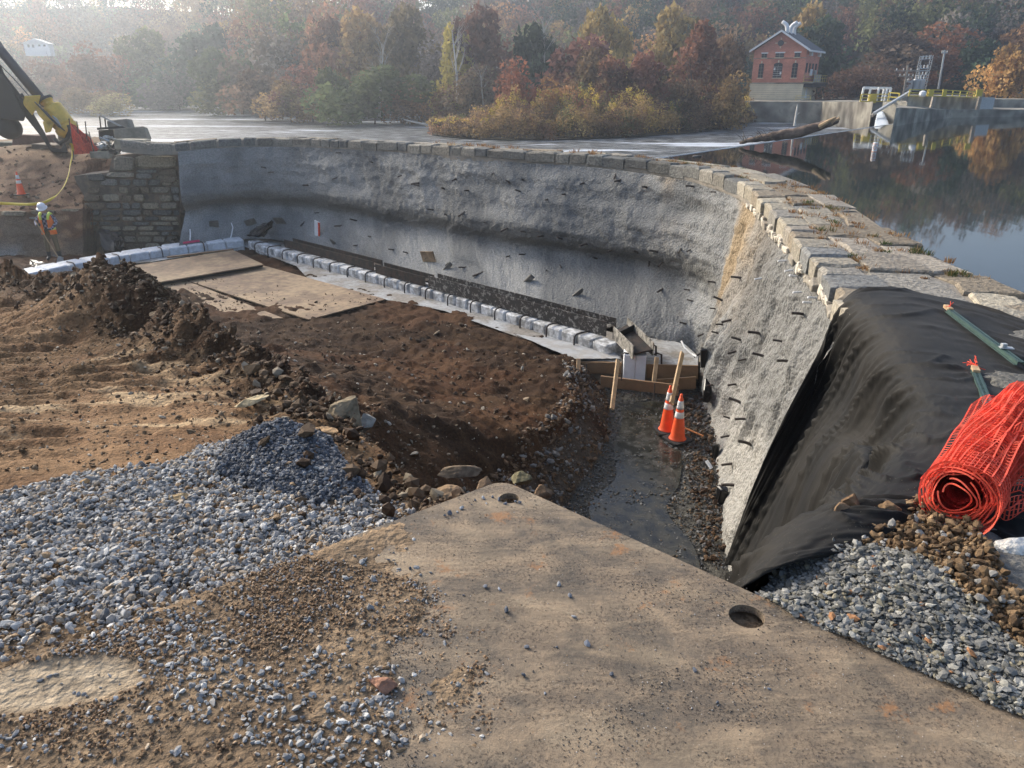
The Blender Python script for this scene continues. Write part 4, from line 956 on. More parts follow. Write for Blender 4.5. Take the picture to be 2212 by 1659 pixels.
# ------------------------------------------------------------------ haze in the valley
hz = MB(); hz.box((0, 220, 32), (2000, 900, 78)); ho = hz.build('haze', M['hill'], None, kind='stuff', label='thin bright morning mist filling the river valley', cat='mist')
hm = bpy.data.materials.new('haze'); hm.use_nodes = True; hm.node_tree.nodes.clear(); on_ = hm.node_tree.nodes.new('ShaderNodeOutputMaterial'); pv = hm.node_tree.nodes.new('ShaderNodeVolumePrincipled')
pv.inputs['Density'].default_value = .0014; pv.inputs['Color'].default_value = (.80,.89,1.0,1); pv.inputs['Anisotropy'].default_value = .70
hm.node_tree.links.new(pv.outputs[0], on_.inputs['Volume']); ho.data.materials.clear(); ho.data.materials.append(hm)
ho.visible_shadow = True
# ------------------------------------------------------------------ left bank: earth slope and exposed rubble masonry
lb_u = np.linspace(-420, 262, 260)
def lb_point(u, r):
    # r 0..1 from pit floor up the cut face, ledge, soil slope, flat top
    rr = [0, .30, .34, .46, .70, .82, .90, 1.0]
    vv = [575, 462, 452, 436, 385, 342, 322, 300]; YY = [27.3, 27.9, 28.0, 28.7, 30.5, 32.2, 33.6, 39]
    return np.interp(r, rr, vv), np.interp(r, rr, YY)
rs = np.linspace(0, 1, 170); G = np.zeros((260, 170, 3))
for i, u in enumerate(lb_u):
    vv, YY = lb_point(u, rs)
    vv = vv - np.interp(u, [-420, 0, 150, 230, 300], [0, 0, 0, 10, 18])*smooth(.55, .9, rs)*0
    k = smooth(178, 222, u+6*math.sin(u*.9)); YY = YY + k*np.interp(rs, [0,.34,.46,.7,1], [1.3,1.3,1.2,.8,0])
    for j in range(170): G[i, j] = at(u, vv[j], Y=YY[j])
gxx, gzz = G[..., 0], G[..., 2]+rs[None]*6
n_ = .18*fbm(gxx, gzz, .9, 4, 501)+.05*fbm(gxx, gzz, 4, 3, 505)
fm = smooth(.36, .30, rs)[None]; G[..., 1] += (n_+.10*fbm(gxx, gzz, 2.2, 4, 507))*(.35+.65*(1-fm))*1.8*np.minimum(1, rs*12)[None]; G[..., 2] += n_*(1-fm)*.8
lowc = smooth(.16, .02, rs)[None]
s_n = smooth(-.15, .2, fbm(gxx, gzz, 1.0, 4, 510))[..., None]; c = np.array((.15,.08,.045))*(1-s_n)+np.array((.33,.20,.115))*s_n
ff = (fm*smooth(.1, -.2, fbm(gxx, gzz, .6, 3, 512)))[..., None]*.8; c = c*(1-ff)+np.array((.16,.12,.085))*ff
gl = (lowc*smooth(-.1, .2, fbm(gxx, gzz, .9, 3, 515)))[..., None]*.8; c = c*(1-gl)+np.array((.36,.37,.36))*gl
g2 = (smooth(.78, .90, rs)[None]*np.ones_like(gxx))[..., None]; c = c*(1-g2*.5)+np.array((.07,.07,.045))*g2*.5
me = np_mesh('earth_bank', G.reshape(-1, 3), grid_faces(260, 170)[:, ::-1], M['soil'], True, c.reshape(-1, 3)); link('earth_bank', me, kind='structure')

bG = G; RW = thing('rubble_wall', at(300, 540, Y=28.2), 'exposed rough stone masonry in mud and mortar left of the sprayed concrete', 'wall')
# backing of dark mortar, stepped outline
out = [(150,560),(185,500),(200,455),(165,395),(160,380),(235,372),(243,336),(385,326),(392,552)]
def rwY(u, v): return 28.35 + (u-200)*.0030 + (552-v)*.0022
ringp = [at(u, v, Y=rwY(u, v)+.10) for u, v in out]
mb = MB(); n = len(out); back = [p+np.array((0, 1.4, 0)) for p in ringp]
mb.add(ringp+back, [tuple(range(n)), tuple(reversed(range(n, 2*n)))] + [(k, n+k, n+(k+1) % n, (k+1) % n) for k in range(n)])
M['mudmortar'] = mat('muddy_mortar', (.115,.095,.07), .92, .35, 2.5, .9, 14, col2=(.17,.12,.08)); mb.build('mortar_backing', M['mudmortar'], RW)
def rw_stone(u0, v0, u1, v1, tint, proud=.10, skew=0):
    n = 8; cu, cv = (u0+u1)/2, (v0+v1)/2; pts = []
    for k in range(n):
        t = 2*PI*(k+.5)/n; ru = abs(math.cos(t))**.45*(1 if math.cos(t) > 0 else -1); rv = abs(math.sin(t))**.45*(1 if math.sin(t) > 0 else -1)
        u = cu+ru*(u1-u0)/2*random.uniform(.9, 1)+skew*rv; v = cv+rv*(v1-v0)/2*random.uniform(.86, 1)
        pts.append((u, v))
    Y = rwY(cu, cv); F = [V(at(u, v, Y=Y-proud+random.uniform(-.03,.03))) for u, v in [(cu+(a-cu)*.86, cv+(b-cv)*.82) for a, b in pts]]; B = [V(at(u, v, Y=Y-proud*.45)) for u, v in pts]; D = [V(at(u, v, Y=Y+.2)) for u, v in pts]
    vs = F+B+D; fs = [tuple(range(n)), tuple(reversed(range(2*n, 3*n)))]
    for a in (0, n): fs += [(a+k, a+(k+1) % n, a+n+(k+1) % n, a+n+k) for k in range(n)]
    me = bpy.data.meshes.new('stone'); me.from_pydata([tuple(v-RW.location) for v in vs], [], fs); me.materials.append(M['masonry_v'])
    ca_ = me.color_attributes.new('col', 'FLOAT_COLOR', 'POINT'); k_ = random.uniform(.8, 1.2)
    for d_ in ca_.data: d_.color = (tint[0]*k_, tint[1]*k_, tint[2]*k_, 1)
    bm = bmesh.new(); bm.from_mesh(me); bmesh.ops.recalc_face_normals(bm, faces=bm.faces); bm.to_mesh(me); bm.free(); link('stone', me, RW)
tg = [(.19,.185,.165),(.12,.118,.105),(.24,.21,.16),(.15,.12,.085),(.28,.24,.17)]
rw_stone(244,336,292,372,tg[2]); rw_stone(290,334,384,366,tg[4],.14); rw_stone(292,366,340,374,tg[0],.05); rw_stone(342,364,384,382,tg[3],.06)
rw_stone(186,374,228,392,tg[1],.16,3); rw_stone(228,372,290,384,tg[2],.1); rw_stone(292,374,330,386,tg[0]); rw_stone(332,378,384,396,tg[3])
vrow = 386
while vrow < 540:
    h = random.uniform(9, 19); ustart = 172 + (vrow < 400)*30 + max(0, 455-vrow)*.15 + (vrow > 490)*40
    u = ustart+random.uniform(0, 14)
    while u < 386:
        w = random.uniform(18, 52); w = min(w, 388-u)
        if w > 8 and random.random() > .10: rw_stone(u+.8, vrow+1, u+w-.8, vrow+h-.5, random.choice(tg), random.uniform(.03,.13), random.uniform(-2,2))
        u += w
    vrow += h
for (a, b_, c_, d_, t_) in [(0,455,58,467,tg[4]),(62,453,122,464,tg[3]),(128,450,186,460,tg[4]),(58,468,110,474,tg[0])]:
    rw_stone(a, b_, c_, d_, t_, .45)
# loose blocks on the corner between bank and coping
def rock(name, p, size, tint, seed, rot=0, flatk=.7, **kw):
    rng = np.random.RandomState(seed); bm = bmesh.new(); bmesh.ops.create_icosphere(bm, subdivisions=4, radius=.5)
    planes = [(V(rng.normal(0, 1, 3)).normalized(), rng.uniform(.24, .36)) for _ in range(11)]
    for v in bm.verts:
        for nrm, dd in planes:
            t = v.co.dot(nrm)
            if t > dd: v.co -= nrm*(t-dd)
        q_ = np.array(v.co)*5+seed*3.1; v.co *= 1+.10*float(noise2(q_[0]+q_[2], q_[1]-q_[2], seed))+.06*float(noise2(q_[0]*3+q_[2]*2, q_[1]*3, seed+1))
    for v in bm.verts: v.co = Vector((v.co.x*size[0]*1.25, v.co.y*size[1]*1.25, v.co.z*size[2]*1.25))
    me = bpy.data.meshes.new(name); bm.to_mesh(me); bm.free(); me.materials.append(M['masonry_v'])
    ca_ = me.color_attributes.new('col', 'FLOAT_COLOR', 'POINT')
    for d_ in ca_.data: d_.color = (*tint, 1)
    o = link(name, me, **kw); o.location = V(p); o.rotation_euler = (rng.uniform(-.2,.2), rng.uniform(-.2,.2), rot); return o
for (u, v, Y, sx, sz, t_, lab) in [(262,272,36,1.0,.55,(.2,.19,.16),'grey squared block at the far left end of the coping'),(285,290,33,1.3,.5,(.24,.22,.17),'long block behind the debris heap at the left end of the coping'),(245,316,32.6,1.1,.3,(.2,.18,.14),'flat block below the leaning panel stand'),(290,312,29.5,1.1,.35,(.30,.27,.2),'pale flat block on the shoulder above the rubble wall'),(228,334,31.6,.8,.22,(.22,.2,.15),'small flat block at the foot of the red mesh barrier'),
    (75,306,36,1.6,.6,(.13,.07,.05),'reddish block under the drill mast'),(110,322,34,1.2,.45,(.14,.11,.08),'brown block beside the mast foot'),(35,315,36,1.4,.4,(.10,.10,.075),'dark block at the left edge below the drill rig'),(160,300,35,1.0,.5,(.15,.13,.1),'brown block just behind the red mesh barrier')]:
    mb = MB(); mb.box(at(u, v, Y=Y), (sx, .9, sz), Euler((random.uniform(-.06,.06), random.uniform(-.08,.08), random.uniform(-.3,.3))).to_matrix(), .05, .93); mb.build('stone_block', mat('block_stone', t_, .9, .35, 3, .8, 12), None, bevel=.035, label=lab, cat='stone block', group='loose blocks around the left end of the wall')
# second dug-stone ledge to close the top left
mb = MB(); 
# ------------------------------------------------------------------ concrete footing with bent starter bars
def P3(u, v, z): return at(u, v, z=z)
FT = thing('concrete_footing', P3(560, 530, -4.1), 'pale concrete footing strip with bent starter bars round the foot of the wall', 'footing')
ZT, ZS = -3.78, -4.08
lf_px = [(60,592),(110,581),(200,563),(329,542),(430,528),(528,518)]; rf_px = [(534,519),(567,531),(700,566),(932,628),(1120,683),(1313,747)]
def edge(px): return np.array([P3(u, v, ZT) for u, v in px])
def strip(px, nblk, first=True, m_='newconc', gap=.02, notch=.06, d_=.42):
    P, _ = resample(catmull(edge(px), 200), n=nblk+1)
    for k in range(nblk):
        a, b = P[k], P[k+1]; d = (b-a)/np.linalg.norm(b-a); nb_ = np.array((-d[1], d[0], 0)); a2 = a+d*gap; b2 = b-d*gap*.5; j = random.uniform(-.02,.02); n_f = nb_*j
        r_ = [a2+n_f+d*notch*.5, b2+n_f-d*notch, b2+n_f+nb_*.10, b2+nb_*d_, a2+nb_*d_, a2+n_f+nb_*.10]
        mb = MB(); hh = random.uniform(-.012,.012)
        top_ = [(q[0], q[1], ZT+hh) for q in r_]; bot = [(q[0], q[1], ZS-.12) for q in r_]; n6 = 6
        mb.add(bot+top_, [tuple(reversed(range(6))), tuple(range(6, 12))]+[(q, (q+1) % 6, 6+(q+1) % 6, 6+q) for q in range(6)])
        mb.build('footing_block', M[m_], FT, bevel=.035)
    return P
M['filmwhite'] = mat('dusty_white_film', (.42,.43,.43), .6, .2, 3, .4, 12, col2=(.30,.29,.27)); M['blockconc'] = mat('marbled_concrete', (.62,.63,.63), .8, .2, 5, .5, 20, col2=(.27,.27,.26), fine=12)
PL_ = strip(lf_px, 11, notch=.012, gap=.012, d_=.8); PR_ = strip(rf_px, 34, m_='blockconc', notch=.03, gap=.008)
# top skin of mud along the left strip
hook = None
def put_hooks(P, step, m0=0):
    global hook
    Q, _ = resample(P, step=step)
    for k in range(m0, len(Q)-1):
        a = Q[k]; d = Q[k+1]-Q[k]; d /= np.linalg.norm(d); ang = math.atan2(d[1], d[0])
        if hook is None:
            mb = MB(); mb.tube([(0,.42,.03),(0,.10,.05),(0,-.03,.045),(0,-.09,0),(0,-.11,-.08),(0,-.11,-.32)], .021, 6); hook = mb.build('starter_bar', M['rebar'], None, smooth_=True, local=True); o = hook
        else: o = hook.copy(); C.objects.link(o)
        o.parent = FT; o.location = V(a)-FT.location; o.rotation_euler = (0, 0, ang+random.uniform(-.12,.12))
put_hooks(PL_, 1.25, 1); put_hooks(PR_, .92, 1)
# slab
sl_px = [(60,600),(200,576),(329,566),(528,533),(560,545),(640,575),(560,560),(700,640),(831,648),(878,655),(960,672),(1010,690),(1100,722),(1185,752),(1237,778),(1300,780),(1420,790),(1507,795),(1508,770),(1480,745),(1400,722),(1250,690),(1000,630),(800,560),(600,508),(380,528),(60,580)]
bl = [P3(u, v, -4.04)[:2] for u, v in sl_px if (u, v) != (560, 560)]
so_ = flat('ground_slab', bl, -4.03, M['slab'], label='grey blinding slab under the footing along the back of the pit', cat='concrete slab')
mb = MB(); e1, e2 = P3(1237,778,-4.04), P3(1507,795,-4.04); mb.beam(e1+np.array((0,.12,-.28)), e2+np.array((0,.12,-.28)), .2, .5); mb.build('slab_edge', M['conc'], so_)
# white plastic film over the slab end
bmf = [P3(u, v, -4.0) for u, v in [(1110,722),(1250,745),(1322,756),(1340,776),(1300,777),(1238,776)]]
gu = np.linspace(0, 1, 40); gr_ = []
for a in gu:
    for b_ in gu:
        p = (bmf[0]*(1-a)+bmf[2]*a)*(1-b_)+(bmf[5]*(1-a)+bmf[3]*a)*b_; gr_.append((p[0], p[1], -3.99+.03*abs(float(noise2(np.array(a*7), np.array(b_*9), 3)))))
me = np_mesh('white_film', np.array(gr_), grid_faces(40, 40), M['filmwhite'], True); link('white_film', me, label='crumpled white plastic film lying on the slab left of the foam block', cat='plastic film')
# ------------------------------------------------------------------ steel beams lying on the footing
def hbeam(name, a, b, h, w, m_, label, group=None, holes=()):
    a, b = V(a), V(b); d = (b-a).normalized(); side = Vector((-d.y, d.x, 0)).normalized(); t = thing(name, a, label, 'steel beam', group)
    M_ = M[m_]; off = Vector((0,0,h/2))
    for s_ in (0, 1): 
        mb = MB(); mb.beam(a+off+side*(w*s_), b+off+side*(w*s_), .022, h); mb.build('flange', M_, t)
    mb = MB(); mb.beam(a+off+side*w/2+d*.02, b+off+side*w/2-d*.02, w-.03, .02); mb.build('web', M_, t)
    for k in holes:
        mb = MB(); p = a+(b-a)*k+off-side*.012; mb.tube([p-side*.004, p+side*.004], .03, 10); mb.build('bolt_hole', M['black'], t)
    return t
zb = -3.76
hbeam('steel_beam', P3(616,534,zb), P3(808,585,zb), .28, .34, 'steel', 'rust-brown steel beam at the far left of the three laid end to end', 'steel beams lying on the footing')
hbeam('steel_beam', P3(812,590,zb), P3(919,619,zb), .28, .34, 'steel', 'short middle steel beam with bolt holes and red rust', 'steel beams lying on the footing', (.5,.85))
hbeam('steel_beam', P3(926,622,zb), P3(1309,727,zb), .36, .36, 'splat', 'long black steel beam spattered with pale concrete', 'steel beams lying on the footing')
# short wide-flange piece crossing the corner
sp_a, sp_b = at(1395,798,z=-4.05)+np.array((0,0,.62)), at(1335,735,z=-4.05)+np.array((0,0,.62))
FB = thing('steel_beam_offcut', at(1370,800,z=-4.5), 'short concrete-caked steel beam offcut resting on the white foam block', 'steel beam')
q = {k: at(u, v, Y=Y) for k, (u, v, Y) in dict(A=(1368,762,14.75), B=(1325,718,16.2), C2=(1411,754,14.95), D=(1355,699,16.5)).items()}
for a_, b_ in (('A','B'), ('C2','D')):
    mb = MB(); mb.beam(q[a_], q[b_], .025, .30); mb.build('flange', M['caked'], FB)
mb = MB(); wv_ = [q['A'], q['C2'], q['D'], q['B']]; mb.add([tuple(p+np.array((0,0,-.01))) for p in wv_]+[tuple(p+np.array((0,0,-.04))) for p in wv_], [(0,1,2,3),(7,6,5,4),(0,4,5,1),(1,5,6,2),(2,6,7,3),(3,7,4,0)]); mb.build('web', M['steel'], FB)
mb = MB(); k_ = .72; pa, pb = q['A']*(1-k_)+q['B']*k_, q['C2']*(1-k_)+q['D']*k_; mb.beam(pa+np.array((0,0,.06)), pb+np.array((0,0,.06)), .03, .16); mb.build('stiffener', M['mblack'], FB)
# foam block
FO = thing('foam_block', at(1372,828,z=-4.55), 'white foam block standing under the steel offcut at the slab end', 'foam block')
p0 = at(1346,812,Y=14.95); p1 = at(1393,820,Y=14.85); ztf = at(1370,768,Y=14.9)[2]; zbf = at(1346,820,Y=14.9)[2]-.05
for nm, a_, b_ in (('foam_slab', 0, .52), ('foam_slab', .535, 1)):
    ax = p1-p0; ay = np.array((.05,.42,0)); c0 = p0+ax*a_; c1 = p0+ax*b_; ht = 1.62-1.1
    mb = MB(); base = [c0, c1, c1+ay, c0+ay]; mb.add([tuple((x[0], x[1], zbf)) for x in base]+[tuple((x[0], x[1], ztf)) for x in base], [(3,2,1,0),(4,5,6,7),(0,1,5,4),(1,2,6,5),(2,3,7,6),(3,0,4,7)]); mb.build(nm, M['foam'], FO, bevel=.008)
# ------------------------------------------------------------------ formwork
def plank(name, a, b, h, m_, label, th=.045, cat='board', group='formwork boards at the slab end'):
    mb = MB(); a, b = V(a), V(b); mb.beam(a, b, th, h); return mb.build(name, M[m_], None, bevel=.005, label=label, cat=cat, group=group)
plank('form_board', at(1230,793,Y=15.45), at(1343,795,Y=15.15), .27, 'board', 'brown form board left of the white foam block')
plank('form_board', at(1397,801,Y=15.0), at(1508,804,Y=14.75), .31, 'board', 'brown form board right of the white foam block, upper of the two there')
plank('form_board', at(1420,832,Y=14.6), at(1503,826,Y=14.6), .27, 'board', 'brown form board tucked in the corner by the wall, lower of the two there')
plank('form_board', at(1298,823,Y=14.6), at(1466,843,Y=14.0), .24, 'board', 'long brown form board in front of the foam block, nearest the puddle')
def stakef(u0, v0, u1, v1, Y0, Y1, label, w=.085, m_='stake', cat='stake'):
    a = at(u0, v0, Y=Y0); b = at(u1, v1, Y=Y1); n_s = MB(); n_s.beam(a, b, w, .04, (0,1,0)); return n_s.build('wooden_stake', M[m_], None, bevel=.004, label=label, cat=cat, group='stakes holding the formwork')
stakef(1250,775,1249,806,14.9,14.7,'upper half of the broken stake at the left end of the formwork'); stakef(1248,806,1257,850,14.7,14.1,'lower half of the broken stake at the left end of the formwork')
stakef(1335,778,1322,884,14.4,12.9,'tall muddy stake left of the foam block'); stakef(1419,772,1412,830,14.6,14.2,'short stake just right of the foam block')
stakef(1474,762,1450,872,14.2,12.6,'tallest leaning stake behind the two traffic cones', .10)
for (u0,v0,u1,v1,Y) in [(1267,785,1266,830,14.3),(1345,768,1342,822,14.2),(1414,828,1413,862,13.6)]:
    mb = MB(); mb.tube([at(u0,v0,Y=Y), at(u1,v1,Y=Y)], .012, 6); mb.build('steel_pin', M['rebar'], None, label={1267:'thin rusty steel pin against the left form board',1345:'thin steel pin at the left edge of the foam block',1414:'steel pin in front of the long form board'}[u0], cat='steel pin', group='steel pins at the formwork')
for (pts, lab) in [([(1345,775),(1342,766),(1349,762),(1358,764)],'bent bar hooked against the left side of the foam block'),([(1429,786),(1429,766),(1420,763),(1412,766)],'bent bar at the right side of the steel offcut'),([(1417,768),(1417,748),(1410,745)],'bent bar behind the right flange of the steel offcut')]:
    mb = MB(); mb.tube([at(u, v, Y=15.0) for u, v in pts], .020, 6); mb.build('starter_bar', M['rebar'], None, label=lab, cat='steel bar', group='bent bars round the steel offcut')
mb = MB(); mb.tube([at(1472,737,Y=15.2), at(1480,752,Y=15), at(1495,765,Y=14.8), at(1505,771,Y=14.6)], .022, 6); mb.build('white_pipe', M['offwhite'], None, label='bent dirty white pipe in the corner of the pit', cat='pipe')
for (a_, b_, lab) in [((1533,1058),(1543,1075),'white drain pipe stub at the foot of the right wall, middle one'),((1526,995),(1537,1012),'white drain pipe stub at the foot of the right wall beyond the others')]:
    mb = MB(); mb.tube([at(*a_, Y=11.0), at(*b_, Y=10.9)], .03, 8); mb.build('drain_pipe', M['white'], None, label=lab, cat='pipe')
mb = MB(); mb.tube([at(1480,925,Y=12.75), at(1519,942,Y=12.5)], .018, 8); M['copper'] = mat('orange_stick', (.55,.22,.07), .6, .2, 9); mb.build('orange_stick', M['copper'], None, label='orange wooden stick on the ground right of the cones', cat='stick')
# plywood sheets
def sheet(px, z, th, label, m_='ply'):
    q = [P3(u, v, z) for u, v in px]; n = len(q); mb = MB(); mb.add([tuple(p-np.array((0,0,th))) for p in q]+[tuple(p) for p in q], [tuple(reversed(range(n))), tuple(range(n, 2*n))]+[(k, (k+1) % n, n+(k+1) % n, n+k) for k in range(n)])
    return mb.build('plywood_sheet', M[m_], None, label=label, cat='plywood', group='plywood sheets on the pit floor')
sheet([(268,622),(569,571),(504,540),(285,574)], -3.79, .03, 'farthest plywood sheet, raised at its near edge over a dark gap')
sheet([(408,607),(667,690),(833,646),(571,574)], -3.93, .03, 'largest muddy plywood sheet with its right corner pointing at the slab')
sheet([(280,640),(470,690),(612,687),(404,607),(330,615)], -3.935, .03, 'left plywood sheet partly under the mound of soil')
mb = MB(); mb.beam(P3(361,556,-3.83), P3(504,539,-3.83), .09, .05); mb.build('timber', M['board'], None, label='thin timber along the back edge of the farthest plywood sheet', cat='timber')
for k, (u0,v0,u1,v1) in enumerate([(300,622,566,575)]):
    mb = MB(); mb.beam(P3(u0,v0+1,-3.93), P3(u1,v1+1,-3.93), .1, .2); mb.build('gap_shadow', M['black'], None, label='long black strip drawn as the shadow under the raised edge of the farthest plywood sheet', cat='timber')  # black strip added to draw the shadow below the raised sheet
# boards against the lining
def lean_board(u, v, w, h, tilt, m_, lab, name='board', edge=None):
    p, n_ = wall_pt(u, v); Rm = Euler((0,0,math.atan2(n_[1], n_[0])+PI/2)).to_matrix() @ Euler((R(tilt[0]), R(tilt[1]), 0)).to_matrix()
    mb = MB(); mb.box(p+n_*.22, (w, .04, h), Rm); o = mb.build(name, M[m_], None, label=lab, cat='board')
    if edge: e = MB(); e.box(V(p+n_*.22)+Rm@Vector((w/2-.03, -.004, 0)), (.07, .046, h*.98), Rm); e.build('painted_edge', M[edge], o)
    return o
lean_board(695,496,.26,.72,(6,14),'white','white board with one bright red edge leaning on the lining','white_board','mesh_red')
lean_board(937,552,.62,.34,(12,-8),'ply','small tan board lying on the lining slope above the beams','tan_board')
for (u, v, w, m_, lab) in [(415,525,.7,'pink','pink paint streak on the lining just above the footing')]:
    p, n_ = wall_pt(u, 521); mb = MB(); 
    a, _ = wall_pt(394, 524); b_, _ = wall_pt(432, 520); mb.beam(a+n_*.06, b_+n_*.06, .02, .07, (0,0,1)); mb.build('paint_streak', M[m_], WALL)
for pts in ([(410,494),(411,506),(410,518)], [(500,480),(504,490),(502,506),(497,514)]):
    mb = MB(); mb.tube([tuple(wall_pt(u, v)[0]+wall_pt(u, v)[1]*.10) for u, v in pts], .022, 6); mb.build('white_tube', M['white'], None, label='short white tube sticking from the lining near the pink paint' if pts[0][0] == 410 else 'curved white tube hanging on the lining left of the black bag', cat='tube')
# black plastic: drape and bag
def bag(pts3, name, lab, cat, seed):
    c_ = sum(pts3)/len(pts3); bm = bmesh.new(); vs = [bm.verts.new(tuple(p)) for p in pts3]; 
    for p in pts3: bm.verts.new(tuple(p+np.array((0,-.28,0))+(c_-p)*.35))
    bmesh.ops.convex_hull(bm, input=bm.verts); bmesh.ops.subdivide_edges(bm, edges=bm.edges[:], cuts=3, use_grid_fill=True); rng = np.random.RandomState(seed)
    for v in bm.verts: v.co += Vector(rng.normal(0, .022, 3))
    me = bpy.data.meshes.new(name); bm.to_mesh(me); bm.free(); me.materials.append(M['black']); o = link(name, me, label=lab, cat=cat); return o
bag([at(u, v, Y=Y) for u, v, Y in [(213,493,28.0),(262,513,27.8),(268,532,27.6),(262,546,27.4),(225,548,27.5),(240,498,28)]], 'black_tarp', 'black plastic sheet hanging against the rubble wall behind the footing', 'plastic sheet', 3)
bag([at(u, v, Y=Y) for u, v, Y in [(533,508,27.6),(549,492,28.1),(587,476,28.6),(590,486,28.5),(570,511,27.8),(556,513,27.6)]], 'black_bag', 'crumpled black plastic bag lying in the corner on the footing', 'plastic bag', 4)
bag([at(u, v, Y=Y) for u, v, Y in [(375,514,27.8),(384,512,27.9),(392,530,27.6),(380,532,27.6),(370,526,27.6)]], 'black_scrap', 'small black plastic scrap at the foot of the rubble wall', 'plastic sheet', 5)
bag([at(u, v, Y=Y) for u, v, Y in [(65,561,24.8),(110,570,24.5),(128,583,24.3),(100,578,24.3),(70,570,24.4)]], 'black_hose_roll', 'dark plastic roll lying at the left end of the footing', 'plastic roll', 6)
# dark openings at the foot of the right wall
for (u, v, w, h, r_, lab) in [(1518,770,.16,.55,12,'upper'),(1527,842,.32,.42,35,'middle'),(1544,985,.14,.55,-10,'lower'),(1560,1078,.12,.5,0,'lowest')]:
    p, n_ = wall_pt(u+6, v); Rm = Euler((0,0,math.atan2(n_[1], n_[0])+PI/2)).to_matrix() @ Euler((0, R(r_), 0)).to_matrix()
    mb = MB(); mb.box(p+n_*.04, (w*1.0, .10, h*.75), Rm, .05); mb.build('dark_slot', M['black'], WALL, bevel=.02)

# ------------------------------------------------------------------ traffic cones
def make_cone(p, label, H=.91, group=None, dirt=False, rot=0):
    t = thing('traffic_cone', p, label, 'traffic cone', group, rot)
    mb = MB(); s = .21; mb.prism([(-s+.03,-s),(s-.03,-s),(s,-s+.03),(s,s-.03),(s-.03,s),(-s+.03,s),(-s,s-.03),(-s,-s+.03)], .035); mb.build('base', M['rubber'], t, local=True)
    k = lambda z: .145 + (.030-.145)*(z/H)
    zs = [.035,.06,.43*H,.56*H,.60*H,.62*H,.80*H,.82*H,.93*H]
    def part(nm, z0, z1, m_, ex=0):
        mb = MB(); n = 4; mb.lathe([(k(z0+(z1-z0)*i/n)+ex, z0+(z1-z0)*i/n) for i in range(n+1)], n=24); mb.build(nm, m_, t, smooth_=True, local=True)
    mb = MB(); mb.lathe([(.165,.035),(.15,.05),(k(.08),.08),(k(.45*H),.45*H),(k(.9*H),.9*H),(.034,.905*H),(.034,.93*H),(.026,.935*H),(.026,H-.01),(.018,H)], n=24); mb.build('cone_body', M['orange'], t, smooth_=True, local=True)
    part('white_band', .50*H, .63*H, M['reflect'], .003); part('white_band', .69*H, .86*H, M['reflect'], .003)
    return t
M['orange_worn'] = M['orange']
pc = at(1463,950,z=-4.53); make_cone(pc, 'right, nearer one of the two tall orange cones by the puddle', .93, 'orange traffic cones', rot=.5)
pc = at(1440,930,z=-4.53); make_cone(pc, 'left, farther one of the two tall orange cones, with mud on its band', .93, 'orange traffic cones', rot=.2)
pc = at(47,421,Y=29.0); make_cone(pc, 'single orange cone on the earth bank above the worker', .86, 'orange traffic cones')
# puddle in the trench
pp = [P3(u, v, -4.53)[:2] for u, v in [(1340,872),(1400,866),(1445,872),(1452,900),(1425,925),(1440,960),(1470,975),(1468,1040),(1440,1100),(1500,1180),(1500,1260),(1360,1260),(1290,1150),(1275,1080),(1330,1030),(1325,960),(1345,910)]]
pp = catmull(np.array(pp+[pp[0]]), 90)[:-1]
flat('puddle', pp, -4.550, M['puddle'], kind='structure')

# ------------------------------------------------------------------ drill rig at the far left
DR = thing('drill_rig', at(130, 325, Y=33), 'black and yellow drill rig with a leaning mast standing on the bank at left', 'drill rig')
def a33(u, v, Y=33.0): return at(u, v, Y=Y)
mb = MB()
def slab_px(mb, px, Y0, Y1):
    f = [a33(u, v, Y0) for u, v in px]; b = [a33(u, v, Y1) for u, v in px]; n = len(px); mb.add(f+b, [tuple(range(n)), tuple(reversed(range(n, 2*n)))]+[(k, n+k, n+(k+1) % n, (k+1) % n) for k in range(n)])
mb = MB(); slab_px(mb, [(-300,-230),(-270,-245),(-20,90),(10,160),(60,225),(96,285),(112,318),(132,322),(140,308),(148,330),(110,328),(92,300),(45,240),(-20,165),(-200,-60)], 32.6, 33.4); mb.build('mast', M['mblack'], DR, bevel=.03)
mb = MB(); slab_px(mb, [(-120,90),(-30,110),(30,195),(55,250),(52,262),(8,258),(-40,250),(-140,220)], 32.2, 33.6); mb.build('mast_carriage', M['mblack'], DR, bevel=.05)
mb = MB(); mb.tube([a33(-170,-160,33), a33(0,107,33), a33(100,228,33)], .19, 14); mb.build('drill_tube', M['dkblue'], DR, smooth_=True)
mb = MB(); mb.lathe([(0,-.45),(.30,-.42),(.42,-.25),(.45,.1),(.38,.3),(0,.34)], a33(20,277,33), 18, Euler((PI/2,0,0)).to_matrix()); mb.build('cable_drum', M['mblack'], DR, smooth_=True)
ax0 = V(a33(100,218,32.8)); ax1 = V(a33(150,285,32.8)); dax = (ax1-ax0).normalized(); Mx = dax.to_track_quat('Z', 'Y').to_matrix()
mb = MB(); Lx = (ax1-ax0).length; mb.lathe([(.16,-.1),(.26,-.08),(.26,.05),(.22,.08),(.22,.18),(.40,.26),(.43,.30),(.43,.75*Lx),(.38,.8*Lx),(.46,.82*Lx),(.46,.95*Lx),(.40,1.02*Lx),(.32,1.1*Lx),(.2,1.12*Lx)], ax0, 22, Mx); mb.build('rotary_head', M['yellow'], DR, smooth_=False, bevel=0)
mb = MB(); mb.lathe([(.30,-.12),(.30,-.02),(.24,-.02)], ax0, 16, Mx); mb.build('head_collar', M['mblack'], DR)
